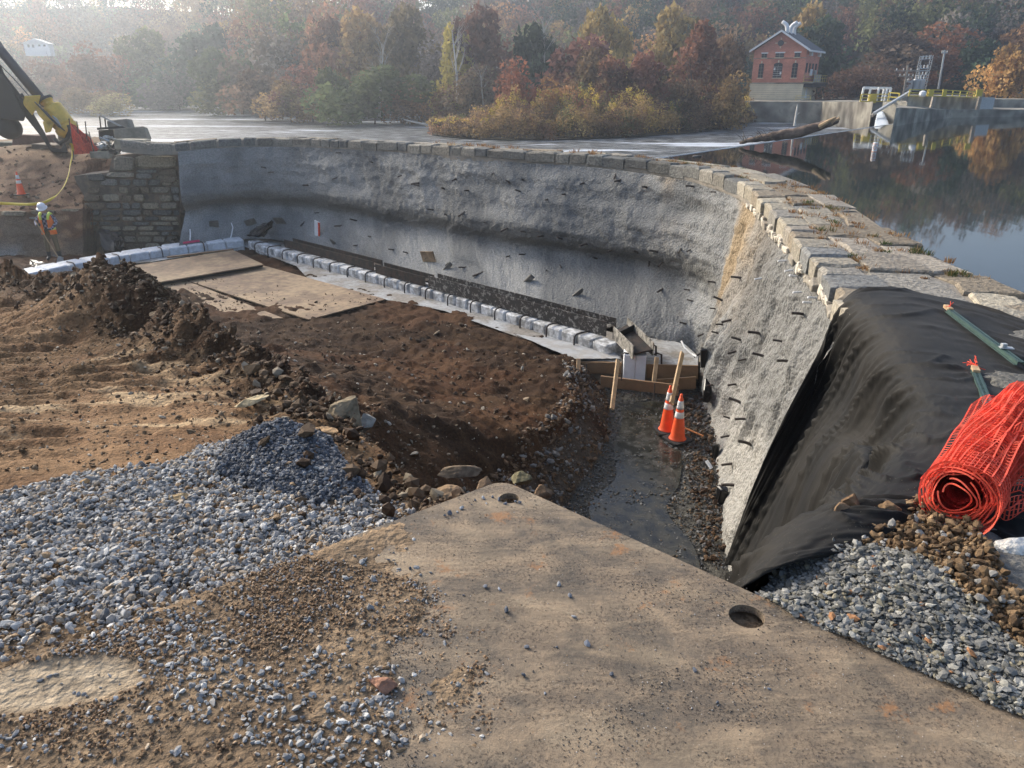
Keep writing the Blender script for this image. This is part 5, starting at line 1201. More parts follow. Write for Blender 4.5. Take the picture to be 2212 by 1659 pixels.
for (px, m_, nm) in [([(45,208),(88,205),(84,222),(70,250),(52,228)],'yellow','head_bracket'),([(72,222),(92,232),(120,262),(105,272),(82,248)],'yellow','head_housing'),([(92,262),(118,262),(110,285),(98,287)],'yellow','head_foot'),([(38,207),(48,200),(55,212),(50,224),(42,220)],'mblack','hydraulic_motor'),([(112,248),(124,256),(134,275),(122,268)],'galv','hydraulic_cylinder')]:
    mb = MB(); slab_px(mb, px, 32.15, 32.7); mb.build(nm, M[m_], DR, bevel=.03)
for k in range(5):
    mb = MB(); a, b_ = (75+k*6, 220+k*5), (128+k*3, 275+k*2); mb.tube([a33(*a,32.1), a33((a[0]+b_[0])/2+6-k*3, (a[1]+b_[1])/2+8-k*3, 31.95), a33(*b_,32.1)], .022, 6); mb.build('hose', M['black'], DR, smooth_=True)
mb = MB(); mb.tube([a33(-40,100,32.4), a33(30,170,32.4), a33(70,215,32.4)], .02, 6); mb.build('hose', M['black'], DR)
for pts in ([(118,300),(130,310),(145,300),(151,282),(148,270)],): 
    mb = MB(); mb.tube([a33(u, v, 32.5) for u, v in pts], .09, 8); mb.build('guard', M['mblack'], DR, smooth_=True)

# ------------------------------------------------------------------ red mesh barrier, tape, panel stand
def net(name, corners, nu_, nv_, r, m_, parent=None, sag=None, seed=0, **kw):
    "woven barrier mesh: strands as thin ribbons between four corners"
    rng = np.random.RandomState(seed); mb = MB(); Cn = [np.array(c) for c in corners]
    def S(a, b): return (Cn[0]*(1-a)+Cn[1]*a)*(1-b)+(Cn[3]*(1-a)+Cn[2]*a)*b + (sag(a, b) if sag else 0)
    for i in range(nu_+1): mb.tube([S(i/nu_, b) for b in np.linspace(0, 1, 9)], r*1.5, 3, cap=False)
    for j in range(nv_+1): mb.tube([S(a, j/nv_) for a in np.linspace(0, 1, 9)], r, 3, cap=False)
    return mb.build(name, m_, parent, **kw)
BN = thing('mesh_barrier', at(190, 335, Y=31.2), 'red mesh barrier strung on thin posts beside the drill rig', 'barrier')
Yb = 31.4
c4 = [at(150,262,Y=Yb), at(170,268,Y=Yb+.5), at(215,320,Y=Yb), at(160,332,Y=Yb-.3)]
net('barrier_mesh', [at(150,258,Y=Yb), at(172,292,Y=Yb-.2), at(192,331,Y=Yb-.2), at(160,333,Y=Yb)], 12, 16, .008, M['mesh_red'], BN, lambda a, b: np.array((0, -.15*math.sin(a*PI), 0)))
net('barrier_mesh', [at(160,270,Y=Yb+.5), at(186,292,Y=Yb+.3), at(214,322,Y=Yb), at(175,331,Y=Yb+.2)], 14, 16, .009, M['mesh_red'], BN, lambda a, b: np.array((0, .1*math.sin(b*6), 0)))
mb = MB()
def tri_sheet(nm, pts, m_, parent, seed):
    bm = bmesh.new(); vs = [bm.verts.new(tuple(p)) for p in pts]; bm.faces.new(vs); bmesh.ops.triangulate(bm, faces=bm.faces); bmesh.ops.subdivide_edges(bm, edges=bm.edges[:], cuts=5, use_grid_fill=True); rng = np.random.RandomState(seed)
    for v in bm.verts: v.co += Vector((rng.normal(0,.01), rng.normal(0,.05), rng.normal(0,.01)))
    me = bpy.data.meshes.new(nm); bm.to_mesh(me); bm.free(); me.materials.append(m_); off = parent.location if parent else Vector(); 
    for v in me.vertices: v.co -= off
    return link(nm, me, parent)
M['mesh_solid'] = mat('folded_barrier_mesh', (.50,.035,.03), .7, .35, 8, spec=.2)
tri_sheet('folded_mesh', [at(152,264,Y=Yb+.15), at(172,280,Y=Yb+.15), at(192,300,Y=Yb+.15), at(213,318,Y=Yb+.15), at(209,334,Y=Yb+.15), at(186,331,Y=Yb+.15), at(162,333,Y=Yb+.15)], M['mesh_solid'], BN, 2)
for (u0,v0,u1,v1) in [(149,256,160,345),(166,262,170,300),(184,262,188,300),(192,284,205,338)]:
    mb = MB(); mb.tube([at(u0,v0,Y=Yb-.1), at(u1,v1,Y=Yb-.1)], .022, 6); mb.build('post', M['rebar'], BN)
tp = [(152,310),(156,315),(157,330),(152,355),(147,380),(138,402),(124,420),(108,431),(92,438),(70,441),(40,441),(-20,438)]
TP3 = catmull(np.array([at(u, v, Y=np.interp(v, [310, 345, 440], [31.0, 31.6, 27.75])) for u, v in tp]), 90)
gr_ = []
for i, p in enumerate(TP3):
    tw = .6*math.sin(i*.22); d = TP3[min(i+1, 89)]-TP3[max(i-1, 0)]; d /= np.linalg.norm(d)+1e-9; sdd = np.cross(d, (0,1,0)); sdd /= np.linalg.norm(sdd)+1e-9; wv2 = .05*(sdd*math.cos(tw)+np.array((0,1,0))*math.sin(tw))
    gr_ += [tuple(p-wv2), tuple(p+wv2)]
me = np_mesh('caution_tape', np.array(gr_), grid_faces(90, 2), M['tape'], True); o = link('caution_tape', me, label='yellow caution tape drooping from the red barrier down across the earth bank', cat='tape'); sm = o.modifiers.new('t', 'SOLIDIFY'); sm.thickness = .003
PS = thing('panel_stand', at(245,312,Y=34), 'dark work stand with a tilted panel on top amid scrap beside the wall end', 'work stand')
def A4(u, v, Y=34): return at(u, v, Y=Y)
mb = MB(); slab_px(mb, [(214,250),(219,249),(264,272),(261,275)], 33.6, 34.6); mb.build('tilted_panel', M['galv'], PS)
mb = MB(); slab_px(mb, [(209,276),(262,272),(272,276),(210,281)], 33.6, 34.8); mb.build('table_top', M['mblack'], PS)
for u0 in (215, 226): mb = MB(); mb.tube([A4(u0,252), A4(u0+3,277)], .03, 6); mb.build('strut', M['rebar'], PS)
mb = MB(); slab_px(mb, [(212,281),(268,279),(276,290),(278,312),(222,314),(214,300)], 33.8, 34.8); mb.build('machine_body', M['mblack'], PS, bevel=.05)
mb = MB(); slab_px(mb, [(252,285),(258,284),(262,293),(255,296)], 33.6, 33.78); mb.build('white_canister', M['white'], PS, bevel=.02)
for k, (u, v, s_, m_, lab) in enumerate([(235,300,.35,'galv','pale metal scrap under the panel stand'),(228,318,.5,'galv','crumpled grey metal scrap on the blocks'),(244,316,.35,'mblack','dark metal scrap on the blocks'),(232,330,.4,'mblack','dark scrap heap at the wall shoulder')]):
    p = at(u, v, Y=31.5); mb = MB()
    for q_ in range(5): mb.box(p+np.array((random.uniform(-.4,.4), random.uniform(-.2,.2), random.uniform(-.05,.15)))*s_*1.5, (s_*random.uniform(.3,1), s_*.4, s_*random.uniform(.1,.35)), Euler((random.uniform(-.6,.6), random.uniform(-.6,.6), random.uniform(0,3))).to_matrix(), .02)
    mb.build('metal_scrap', M[m_], None, kind='stuff', label=lab, cat='scrap')
mb = MB(); mb.tube([at(504,311,Y=29.7), at(507,330-20,Y=29.7), at(509,302,Y=29.7)], .02, 5); mb.tube([at(492,309,Y=29.8), at(530,309,Y=29.8)], .015, 5); mb.build('iron_cross_bar', M['rebar'], None, label='small iron bar standing on the far coping', cat='iron bar')
# ------------------------------------------------------------------ gravel, cobbles, clods
_ico = bmesh.new(); bmesh.ops.create_icosphere(_ico, subdivisions=1, radius=.5); IV = np.array([v.co[:] for v in _ico.verts]); IF = np.array([[v.index for v in f.verts] for f in _ico.faces]); _ico.free()
def _tmpl(k):
    r = np.random.RandomState(900+k); v = IV.copy()
    for _ in range(5):
        n = r.normal(0, 1, 3); n /= np.linalg.norm(n); t = v@n; d = r.uniform(.22, .38); m = t > d; v[m] -= n*(t[m]-d)[:, None]
    v *= np.array((1.1, 1.05, .95))*r.uniform(.88, 1.12, 3); return v + r.normal(0, .02, v.shape)
TM = [_tmpl(k) for k in range(10)]
def rotmats(n, rng, tilt=.6):
    a = rng.uniform(0, 2*PI, n); b = rng.normal(0, tilt, n); c = rng.normal(0, tilt, n)
    ca, sa, cb, sb, cc, sc = np.cos(a), np.sin(a), np.cos(b), np.sin(b), np.cos(c), np.sin(c); z = np.zeros(n); o = np.ones(n)
    Rz = np.stack([ca,-sa,z,sa,ca,z,z,z,o], 1).reshape(-1,3,3); Rx = np.stack([o,z,z,z,cb,-sb,z,sb,cb], 1).reshape(-1,3,3); Ry = np.stack([cc,z,sc,z,o,z,-sc,z,cc], 1).reshape(-1,3,3)
    return Rz@Rx@Ry
def stones(name, XY_, size, cols, label, cat, seed, flatk=.8, sink=.15, layer=0, zf=None, low=False, tilt=.6, mat_='stone_v'):
    rng = np.random.RandomState(seed); n = len(XY_); x, y = XY_[:, 0], XY_[:, 1]; z = (zf or ground_h)(x, y)
    Rm = rotmats(n, rng, tilt); t = rng.randint(0, len(TM), n); asp = np.stack([rng.uniform(.85, 1.3, n), rng.uniform(.75, 1.1, n), rng.uniform(.6, 1.0, n)*flatk], 1)
    P0 = np.stack([x, y, z+size*(.35-sink)+layer*rng.uniform(0, 1, n)*size], 1)
    tv = np.stack(TM)[t]*(asp*size[:, None])[:, None, :]; v = np.einsum('nij,nkj->nki', Rm, tv)+P0[:, None, :]
    k = TM[0].shape[0]; f = IF[None]+(np.arange(n)*k)[:, None, None]; c = np.repeat(cols, k, 0)
    me = np_mesh(name, v.reshape(-1, 3), f.reshape(-1, 3), M[mat_], False, c); return link(name, me, label=label, cat=cat, kind='stuff')
def on_ground(u, v, z0=-.2, it=6):
    z = z0
    for _ in range(it): p = at(u, v, z=z); z = .5*z+.5*float(bench_f(np.array(p[0]), np.array(p[1])))
    return p
def sample_poly(px, n, rng, z0=-.2, extra=None):
    P = np.array([on_ground(u, v, z0)[:2] for u, v in px]); lo, hi = P.min(0), P.max(0); out = np.zeros((0, 2))
    while len(out) < n:
        q = rng.uniform(lo, hi, (n*2, 2)); m = inside(q[:, 0], q[:, 1], P)
        if extra is not None: m &= extra(q[:, 0], q[:, 1], rng)
        out = np.concatenate([out, q[m]])
    return out[:n]
def palette(n, rng, cols, w, var=.2):
    c = np.array(cols)[rng.choice(len(cols), n, p=np.array(w)/sum(w))]; return c*rng.uniform(1-var, 1+var, (n, 1))
GRV = [(.235,.232,.226),(.33,.325,.31),(.16,.16,.158),(.46,.45,.42),(.36,.29,.21),(.27,.18,.10)]
rng = np.random.RandomState(77)
g1 = [(-420,1110),(0,1062),(200,1012),(380,1006),(430,968),(500,962),(560,925),(640,928),(700,958),(760,1035),(880,1098),(905,1112),(860,1130),(760,1175),(640,1222),(500,1290),(350,1340),(200,1400),(0,1452),(-420,1560)]
def patchy(x, y, r): return r.uniform(0, 1, len(x)) < np.clip(.80+2.6*fbm(x, y, 1.7, 3, 600), .12, 1)
XYs = sample_poly(g1, 24000, rng, extra=patchy); sz = (.011+rng.gamma(3.2, .0036, len(XYs))).clip(.010, .042)
stones('gravel', XYs, sz, palette(len(XYs), rng, GRV, [.25,.24,.15,.14,.13,.09]), 'spread of pale blue-grey crushed gravel on the bench at lower left', 'gravel', 1, .85, .2, .5)
heap = sample_poly([(470,1040),(560,930),(640,932),(705,965),(760,1045),(800,1080),(690,1100),(560,1075)], 9500, rng); sz = rng.uniform(.014, .030, len(heap))
stones('gravel_heap', heap, sz, palette(len(heap), rng, [(.085,.09,.10),(.13,.137,.15),(.055,.06,.068),(.21,.215,.22)], [.4,.3,.2,.1]), 'small dark blue-grey heap of damp gravel at the edge of the bench', 'gravel', 2, .85, .1, .9)  # stones darker than the gravel spread around them
XYf = sample_poly(g1, 9000, rng); szf = rng.uniform(.004, .013, len(XYf)); stones('gravel_fines', XYf, szf, palette(len(XYf), rng, [(.20,.135,.075),(.26,.19,.12),(.24,.23,.215)], [.4,.25,.35]), 'brown fines and small chips mixed through the pale gravel', 'gravel', 41, .9, .1, 1.6)
def thr2(c0, p): return lambda x, y, r: (r.uniform(0, 1, len(x)) < np.clip(.3+fbm(x, y, 2.4, 4, c0)*p, .12, 1)) & (pale_patch(x, y) < .3)
def thr(c0, p): return lambda x, y, r: r.uniform(0, 1, len(x)) < np.clip(.12+(fbm(x, y, 2.4, 4, c0))*p, .06, 1)
sc = sample_poly([(-300,1480),(0,1455),(350,1345),(650,1225),(900,1190),(1000,1290),(1050,1450),(1100,1720),(-300,1900)], 2200, rng, 0, thr(611, 4)); sz = (.006+rng.gamma(2.5, .0034, 2200)).clip(.006,.028)+0*rng.uniform(.010, .028, len(sc))
stones('scattered_gravel', sc, sz, palette(len(sc), rng, GRV, [.3,.3,.1,.2,.08,.04]), 'loose pale gravel scattered over the muddy part of the steel plate', 'gravel', 3, .8, .2, 0)
sc = sample_poly([(-300,1480),(0,1455),(350,1345),(650,1225),(1000,1290),(1100,1450),(1300,1720),(-300,1900)], 7000, rng, 0, thr2(615, 2.0)); sz = rng.uniform(.004, .014, len(sc))
stones('soil_crumbs', sc, sz, palette(len(sc), rng, [(.24,.15,.08),(.17,.105,.06),(.30,.21,.13),(.26,.24,.22)], [.35,.3,.2,.15]), 'brown soil crumbs and grit over the mud in the foreground', 'soil', 4, .9, .2, .3)
pz = lambda x, y: np.full(np.shape(x), PT+.0)
sc = sample_poly([(1085,1056),(1590,1278),(1850,1400),(2212,1570),(2300,1800),(700,1800),(860,1350),(650,1225)], 3800, rng, 0, thr(618, 2)); sz = rng.uniform(.0015, .0062, len(sc))
fl_ = bG.reshape(-1, 3); bi2 = rng.choice(np.where((np.tile(rs, bG.shape[0]) > .36) & (np.tile(rs, bG.shape[0]) < .96))[0], 1500); bp = fl_[bi2]
zmap = bp[:, 2].copy(); szb = rng.gamma(1.5, .045, len(bp)).clip(.03, .34)
stones('bank_clods', bp[:, :2], szb, palette(len(bp), rng, [(.09,.048,.027),(.16,.095,.055),(.26,.20,.14)], [.5,.36,.14]), 'brown clods and stones strewn over the earth bank around the cone', 'soil', 51, .7, .3, 0, lambda x, y: zmap)
def offholes(P, s_): 
    m = (np.hypot(P[:, 0]-h1w[0], P[:, 1]-h1w[1]) > .05) & (np.hypot(P[:, 0]-h2w[0], P[:, 1]-h2w[1]) > .066); return P[m], s_[m]
sc, sz = offholes(sc, sz); stones('plate_grit', sc, sz, palette(len(sc), rng, [(.07,.065,.06),(.16,.14,.12),(.26,.19,.12),(.40,.38,.35)], [.45,.3,.18,.07]), 'dark grit specks on the bare steel plate', 'grit', 5, .9, .1, 0, pz)
pts = [(1030,1083),(1042,1078),(1050,1090),(1018,1092),(1000,1100),(1065,1076),(1080,1082),(1110,1086),(1125,1088),(985,1108),(970,1112),(963,1116),(1090,1090),(840,1212),(870,1265),(835,1325),(720,1290),(960,1286),(1050,1270),(1080,1275),(1000,1288),(905,1368),(1270,1395),(1200,1400),(1180,1500),(1095,1322),(1130,1462),(1320,1460),(885,1230),(1205,1265),(1230,1290),(1140,1400),(1500,1450),(790,1300),(820,1380),(640,1290),(655,1283),(668,1290),(690,1300),(1240,1335),(700,1320),(1550,1520),(1660,1490)]
P_ = np.array([at(u+random.uniform(-3,3), v, z=.02)[:2] for u, v in pts]); sz = rng.uniform(.010, .026, len(P_)); sz[13:] *= .85; sz[25] = .036
stones('plate_pebbles', P_, sz, palette(len(P_), rng, [(.10,.11,.13),(.19,.20,.22),(.30,.31,.32)], [.5,.35,.15]), 'single dark gravel pieces lying on the steel plate', 'gravel', 6, .7, .1, 0, pz)
# right hand pile: finer angular chips
g2 = [(1598,1285),(1640,1215),(1700,1170),(1770,1140),(1860,1185),(1980,1200),(2080,1290),(2170,1370),(2330,1480),(2400,1640),(2212,1548),(2050,1480),(1870,1398),(1740,1345)]
XYs = sample_poly(g2, 20000, rng, .05); sz = (.005+rng.gamma(2.2, .0040, len(XYs))).clip(.005, .034)
stones('stone_chips', XYs, sz, palette(len(XYs), rng, [(.165,.162,.148),(.115,.113,.10),(.235,.23,.21),(.19,.17,.12),(.30,.29,.25),(.30,.15,.07)], [.33,.25,.2,.13,.08,.015]), 'bank of grey-green angular stone chips between the plate and the black sheet', 'gravel', 7, .6, .15, .6, tilt=.35)
g3 = [(1790,1075),(1830,1052),(1900,1075),(1960,1080),(2040,1120),(2110,1160),(2160,1240),(2250,1370),(2330,1480),(2170,1370),(2080,1290),(1980,1205),(1860,1180),(1760,1135)]
XYs = sample_poly(g3, 13000, rng, .03); sz = (.004+rng.gamma(1.6, .0055, len(XYs))).clip(.004, .042)+0*rng.uniform(.006, .030, len(XYs))*rng.choice([1, 1, 1, 1.6], len(XYs))
stones('soil_clods', XYs, sz, palette(len(XYs), rng, [(.15,.095,.048),(.10,.062,.032),(.21,.14,.075),(.26,.25,.23)], [.4,.3,.22,.08]), 'crumbly brown soil clods between the chips and the orange mesh roll', 'soil', 8, 1.0, .15, 1.0)
# clods and cobbles on the mound and its flank
def ridge_pts(n, s0, s1, spread, rng):
    i0, i1 = s0, s1; t = rng.uniform(i0, i1, n); k = t.astype(int); f = t-k; p = ridge[k, :2]*(1-f)[:, None]+ridge[np.minimum(k+1, len(ridge)-1), :2]*f[:, None]; return p+rng.normal(0, spread, (n, 2))
B_ = ridge_pts(5200, 1.0, 15.5, .33, rng); pq_ = plate_uv(B_[:, 0], B_[:, 1]); B_ = B_[~((pq_[0] > -.09) & (pq_[1] > -.09))]; sz = rng.gamma(2.0, .016, len(B_)).clip(.012, .13)
stones('mound_clods', B_, sz, palette(len(B_), rng, [(.055,.031,.016),(.09,.055,.028),(.14,.09,.05),(.27,.22,.15)], [.42,.30,.20,.08]), 'dark clods and cobbles heaped along the edge of the bench', 'soil', 9, .95, .1, .2)
def region(n, x0, x1, y0, y1, cond, rng):
    out = np.zeros((0, 2))
    while len(out) < n:
        y = rng.uniform(y0, y1, n*2)**1; q = np.stack([rng.uniform(x0, x1, n*2), y], 1); out = np.concatenate([out, q[cond(q[:, 0], q[:, 1])]])
    return out[:n]
onb = lambda x, y: inside(x, y, bench_poly); 
tb = region(5200, -7, .3, 3.6, 9, lambda x, y: onb(x, y) & (np.abs(x) < .75*y+.5), rng); sz = rng.gamma(2.0, .007, len(tb)).clip(.007, .06)
stones('bench_stones', tb, sz, palette(len(tb), rng, [(.13,.085,.045),(.24,.165,.095),(.08,.05,.027),(.42,.36,.27)], [.4,.3,.2,.1]), 'small stones and crumbs pressed into the tracked soil bench', 'stones', 10, .7, .25)
pitc = lambda x, y: (~onb(x, y)) & (~inside(x, y, trench)) & inside(x, y, keep_poly)
pt_ = region(4200, -8, 3, 4.0, 18, lambda x, y: pitc(x, y) & (y < 18-0*x) & ~((y > 15.8) & (x > -1)), rng); sz = (rng.gamma(2.0, .018, len(pt_))).clip(.015, .20)
stones('pit_cobbles', pt_, sz, palette(len(pt_), rng, [(.06,.035,.019),(.11,.07,.04),(.21,.16,.105),(.40,.36,.29)], [.42,.30,.18,.10]), 'cobbles and clods strewn over the dark soil floor of the pit', 'stones', 11, .75, .2)
scr = region(3000, -2.6, 1.3, 3.4, 9.5, pitc, rng); pq_ = plate_uv(scr[:, 0], scr[:, 1]); scr = scr[~((pq_[0] > -.1) & (pq_[1] > -.1))]; sz = rng.gamma(2.0, .016, len(scr)).clip(.01, .13)
stones('scree_stones', scr, sz, palette(len(scr), rng, [(.085,.05,.026),(.14,.09,.05),(.23,.17,.11),(.36,.31,.23)], [.4,.32,.2,.08]), 'brown scree stones on the slope between the gravel heap and the pit', 'stones', 21, .8, .2)
tr_ = region(9000, .2, 4.6, 8.5, 15.2, lambda x, y: inside(x, y, trench), rng); pd = inside(tr_[:, 0], tr_[:, 1], [tuple(q) for q in pp]); tr_ = tr_[(~pd) | (rng.uniform(0, 1, len(tr_)) < .9)]; sz = rng.uniform(.02, .055, len(tr_))
stones('trench_gravel', tr_, sz, palette(len(tr_), rng, [(.11,.11,.105),(.17,.17,.165),(.075,.065,.05),(.15,.10,.06)], [.4,.25,.2,.15]), 'wet dark gravel round the puddle in the trench', 'gravel', 12, .8, .2, .3)
bk = region(2600, -.6, 2.6, 8.8, 15, lambda x, y: pitc(x, y) & (poly_dist(x, y, trench)[0] < .9), rng); sz = rng.gamma(2, .022, len(bk)).clip(.02, .16)
stones('bank_stones', bk, sz, palette(len(bk), rng, [(.12,.075,.042),(.17,.16,.145),(.24,.23,.21),(.19,.12,.07)], [.45,.2,.12,.23]), 'rubble and gravel on the brown bank left of the trench', 'stones', 13, .8, .15)
fr = region(2600, 2.6, 4.2, 8.7, 14.5, lambda x, y: inside(x, y, trench) & (x > 2.35+.12*(y-8.6)+.35), rng); sz = rng.gamma(2, .018, len(fr)).clip(.012, .12)
stones('wall_foot_soil', fr, sz, palette(len(fr), rng, [(.10,.06,.033),(.07,.042,.025),(.16,.15,.14)], [.45,.3,.25]), 'brown soil lumps along the foot of the right wall', 'soil', 14, .9, .1, .6)
sx_ = []
for (A_, B2_, n2) in (((408,607),(833,646),900), ((330,612),(612,687),500), ((300,600),(560,572),160)):
    for _ in range(n2): sx_.append((rng.uniform(min(A_[0], B2_[0]), max(A_[0], B2_[0])), rng.uniform(580, 690)))
sxy = np.array([P3(u, v, -3.93)[:2] for u, v in sx_]); quads = [[P3(u, v, -3.93)[:2] for u, v in q_] for q_ in ([(412,609),(665,687),(828,646),(575,578)], [(336,617),(412,609),(608,684),(470,688)], [(300,618),(560,572),(504,545),(300,576)])]
sm_ = np.zeros(len(sxy), bool)
for k_, q_ in enumerate(quads): sm_ |= inside(sxy[:, 0], sxy[:, 1], q_)
sxy = sxy[sm_ & (rng.uniform(0, 1, len(sxy)) < np.clip(.4+3*fbm(sxy[:, 0], sxy[:, 1], .6, 3, 660), .05, 1))]; sz = rng.gamma(1.6, .018, len(sxy)).clip(.012, .10)
stones('sheet_dirt', sxy, sz, palette(len(sxy), rng, [(.05,.03,.016),(.09,.055,.03),(.15,.10,.06)], [.5,.35,.15]), 'dark soil crumbs dropped over the plywood sheets', 'soil', 31, .5, .2, 0, lambda x, y: np.full(np.shape(x), -3.925))
lbk = region(900, -22, -12.5, 28, 30.5, lambda x, y: y > 0, rng)
# single rocks
GR = (.33,.26,.17); 
def rk(u, v, sx, sy, sz_, tint, lab, z=None, Y=None, rot=0, seed=None):
    p = at(u, v, Y=Y) if Y else at(u, v, z=z); rock('rock', p, (sx, sy, sz_), tint, seed or int(u+v), rot, label=lab, cat='rock')
rk(742,902,.34,.24,.32,(.24,.19,.12),'large angular tan and grey rock at the top of the slope into the pit', Y=4.85, rot=.6)
rk(790,912,.14,.12,.15,(.34,.32,.27),'pale rock just right of the large angular tan rock', Y=5.1, rot=.3)
rk(541,797,.15,.11,.11,(.22,.15,.085),'brown rounded rock on the crest left of the large angular rock', Y=5.9)
rk(545,866,.24,.12,.05,(.46,.37,.22),'flat pale tan rock bedded in the tracked soil', Y=5.0, rot=.2)
rk(722,1160,.115,.10,.095,(.40,.29,.175),'smooth tan boulder at the left edge of the steel plate', Y=2.68)
rk(773,1047,.14,.13,.17,(.29,.19,.11),'rounded brown rock half buried beside the gravel heap', Y=3.55, rot=1)
rk(824,1062,.14,.12,.16,(.34,.23,.13),'squarish brown rock below the heap, right of the rounded one', Y=3.42)
rk(848,1122,.17,.07,.05,(.36,.29,.20),'flat long stone beside the left corner of the plate', Y=2.95, rot=.5)
rk(693,935,.20,.16,.10,(.31,.20,.105),'brown crumbly lump just above the dark gravel heap', Y=4.2)
rk(988,1022,.42,.16,.09,(.19,.14,.09),'long flat stone on the slope above the plate corner', Y=6.3, rot=.35)
rk(960,1075,.20,.16,.13,(.25,.17,.10),'brown cobble behind the left side of the plate corner', Y=3.9)
rk(826,1478,.080,.055,.045,(.28,.15,.10),'dark reddish stone on the mud in the bottom centre', z=.035)
rk(15,1637,.06,.05,.035,(.20,.14,.085),'brown rounded stone at the bottom left corner', z=.03)
rk(390,1078,.13,.07,.05,(.36,.26,.14),'flat tan stone at the upper rim of the gravel', z=-.16, rot=.4)
rk(2196,1180,.13,.09,.07,(.74,.72,.66),'white jagged rock on the black sheet at the right edge', z=.04, rot=.2)
rk(1172,1062,.10,.08,.06,(.20,.13,.075),'brown cobble right behind the plate corner', Y=3.5)
rk(1128,1036,.14,.10,.08,(.16,.14,.08),'brown stone on the slope just behind the plate tip', Y=3.9)
rk(185,1040,.05,.04,.03,(.3,.2,.1),'small brown stone at the top rim of the left gravel', z=-.2)
rk(1838,1086,.09,.08,.08,(.16,.10,.055),'largest brown soil clod at the upper tip of the clod bank', z=.06)
rk(1915,1098,.09,.08,.07,(.17,.11,.06),'rounded soil clod in the middle of the clod bank below the mesh roll', z=.05)
rk(1810,1115,.10,.09,.09,(.20,.13,.075),'soil clod at the left of the clod bank touching the black sheet', z=.05)
rk(1990,1130,.11,.10,.08,(.22,.14,.08),'flattened soil clod right under the mesh roll end', z=.04)
for (u, v, s_, Y, lab) in [(170,606,.16,9.1,'left'),(235,590,.13,8.8,'topleft'),(288,588,.15,8.5,'second'),(300,612,.10,8.2,'right'),(340,680,.13,7.6,'third'),(405,702,.16,7.3,'low'),(360,660,.1,7.7,'mid')]:
    rk(u, v, s_, s_*.8, s_*.75, (.20,.145,.09), {'topleft':'brown cobble at the very top of the mound','right':'small cobble just right of the mound top','low':'big cobble low on the mound flank nearest the tracked soil','mid':'small brown cobble halfway down the mound flank','left':'leftmost angular rock on the mound top','second':'pale cobble near the right end of the mound top','third':'cobble on the camera side of the mound flank'}[lab], Y=Y)
# ------------------------------------------------------------------ mesh roll, sign posts on the black sheet
RL = thing('mesh_roll', at(2065, 1085, z=.12), 'roll of bright orange-red barrier mesh lying on the black sheet', 'mesh roll')
ra, rb_ = V(at(2066, 1070, z=.16)), V(at(2196, 905, z=.13)); rax = (rb_-ra).normalized(); Lr = (rb_-ra).length+.25; Mr = rax.to_track_quat('Z', 'Y').to_matrix()
def rp(r, th, t): 
    p = Mr @ Vector((r*math.cos(th), r*math.sin(th), 0)); return ra + rax*(t*Lr) + p
rnr = random.Random(3)
def rad(layer, th, t): return layer*(1+.05*math.sin(2*th+t*5+layer*30))+.006*math.sin(5*th+9*t+layer*50)
mb = MB()
for layer in (.135, .122, .108, .094):
    n_ax = 20
    for k in range(n_ax):
        th0 = 2*PI*k/n_ax + layer*20; mb.tube([rp(rad(layer, th0+.25*t, t), th0+.25*t+.05*math.sin(t*9+k), t) for t in np.linspace(0, 1, 15)], .0034, 3, cap=False)
    for k in range(46):
        t = k/45; mb.tube([rp(rad(layer, th, t), th, min(1, max(0, t+.010*math.sin(3*th+k)))) for th in np.linspace(0, 2*PI, 26)], .0017, 3, cap=False)
for j in range(5):   # spiral seen on the near end
    mb.tube([rp(.045+.020*j+.018*th/(2*PI)+.004*math.sin(3*th+j), th+j, -.008+.012*math.sin(2*th+j*2)) for th in np.linspace(0, 2*PI, 30)], .0038, 3, cap=False)
mb.build('rolled_mesh', M['mesh_red'], RL)
M['roll_core'] = mat('inner_mesh_layers', (.42,.025,.018), .7, .4, 60, .9, 160, spec=.2, dist=.01)
mb = MB(); prof = [(.088, .012), (.088, .25*Lr), (.090, .6*Lr), (.088, Lr)]
for rr in (.088, .066, .046):
    mb2 = MB(); mb2.lathe([(rr, .015 if rr > .08 else .03), (rr, Lr*.98)], ra, 22, Mr); mb2.f = [f for f in mb2.f if len(f) == 4]; mb.v and None
    b0 = len(mb.v); mb.v += mb2.v; mb.f += [tuple(i+b0 for i in f) for f in mb2.f]; mb.m += [0]*len(mb2.f)
mb.build('inner_layers', M['roll_core'], RL, smooth_=True)
def flap(name, fn, nu_, nv_, r1, r2, seed):
    mb = MB()
    for i in range(nu_+1): mb.tube([fn(i/nu_, b) for b in np.linspace(0, 1, 16)], r1, 3, cap=False)
    for j in range(nv_+1): mb.tube([fn(a, j/nv_+.006*math.sin(a*20+j)) for a in np.linspace(0, 1, 16)], r2, 3, cap=False)
    return mb.build(name, M['mesh_red'], RL)
L0 = [V(at(1992,1045,z=.10)), V(at(2100,872,z=.16)), V(at(2250,872,z=.22)), V(at(2160,1045,z=.30))]
def f1(a, b):
    p = (L0[0]*(1-b)+L0[1]*b)*(1-a)+(L0[3]*(1-b)+L0[2]*b)*a; return p + Vector((0,0,.05*math.sin(a*PI)+.012*math.sin(a*17+b*5)+.010*math.sin(b*14+a*3)))
flap('loose_flap', f1, 9, 38, .0036, .0016, 1)
L1 = [V(at(2130,1060,z=.10)), V(at(2300,1110,z=.03)), V(at(2330,930,z=.14)), V(at(2190,930,z=.26))]
def f2(a, b):
    p = (L1[0]*(1-b)+L1[1]*b)*(1-a)+(L1[3]*(1-b)+L1[2]*b)*a; return p + Vector((0,0,.03*math.sin(a*7+b*4)+.015*math.sin(b*19)))
flap('trailing_flap', f2, 10, 22, .0034, .0018, 2)
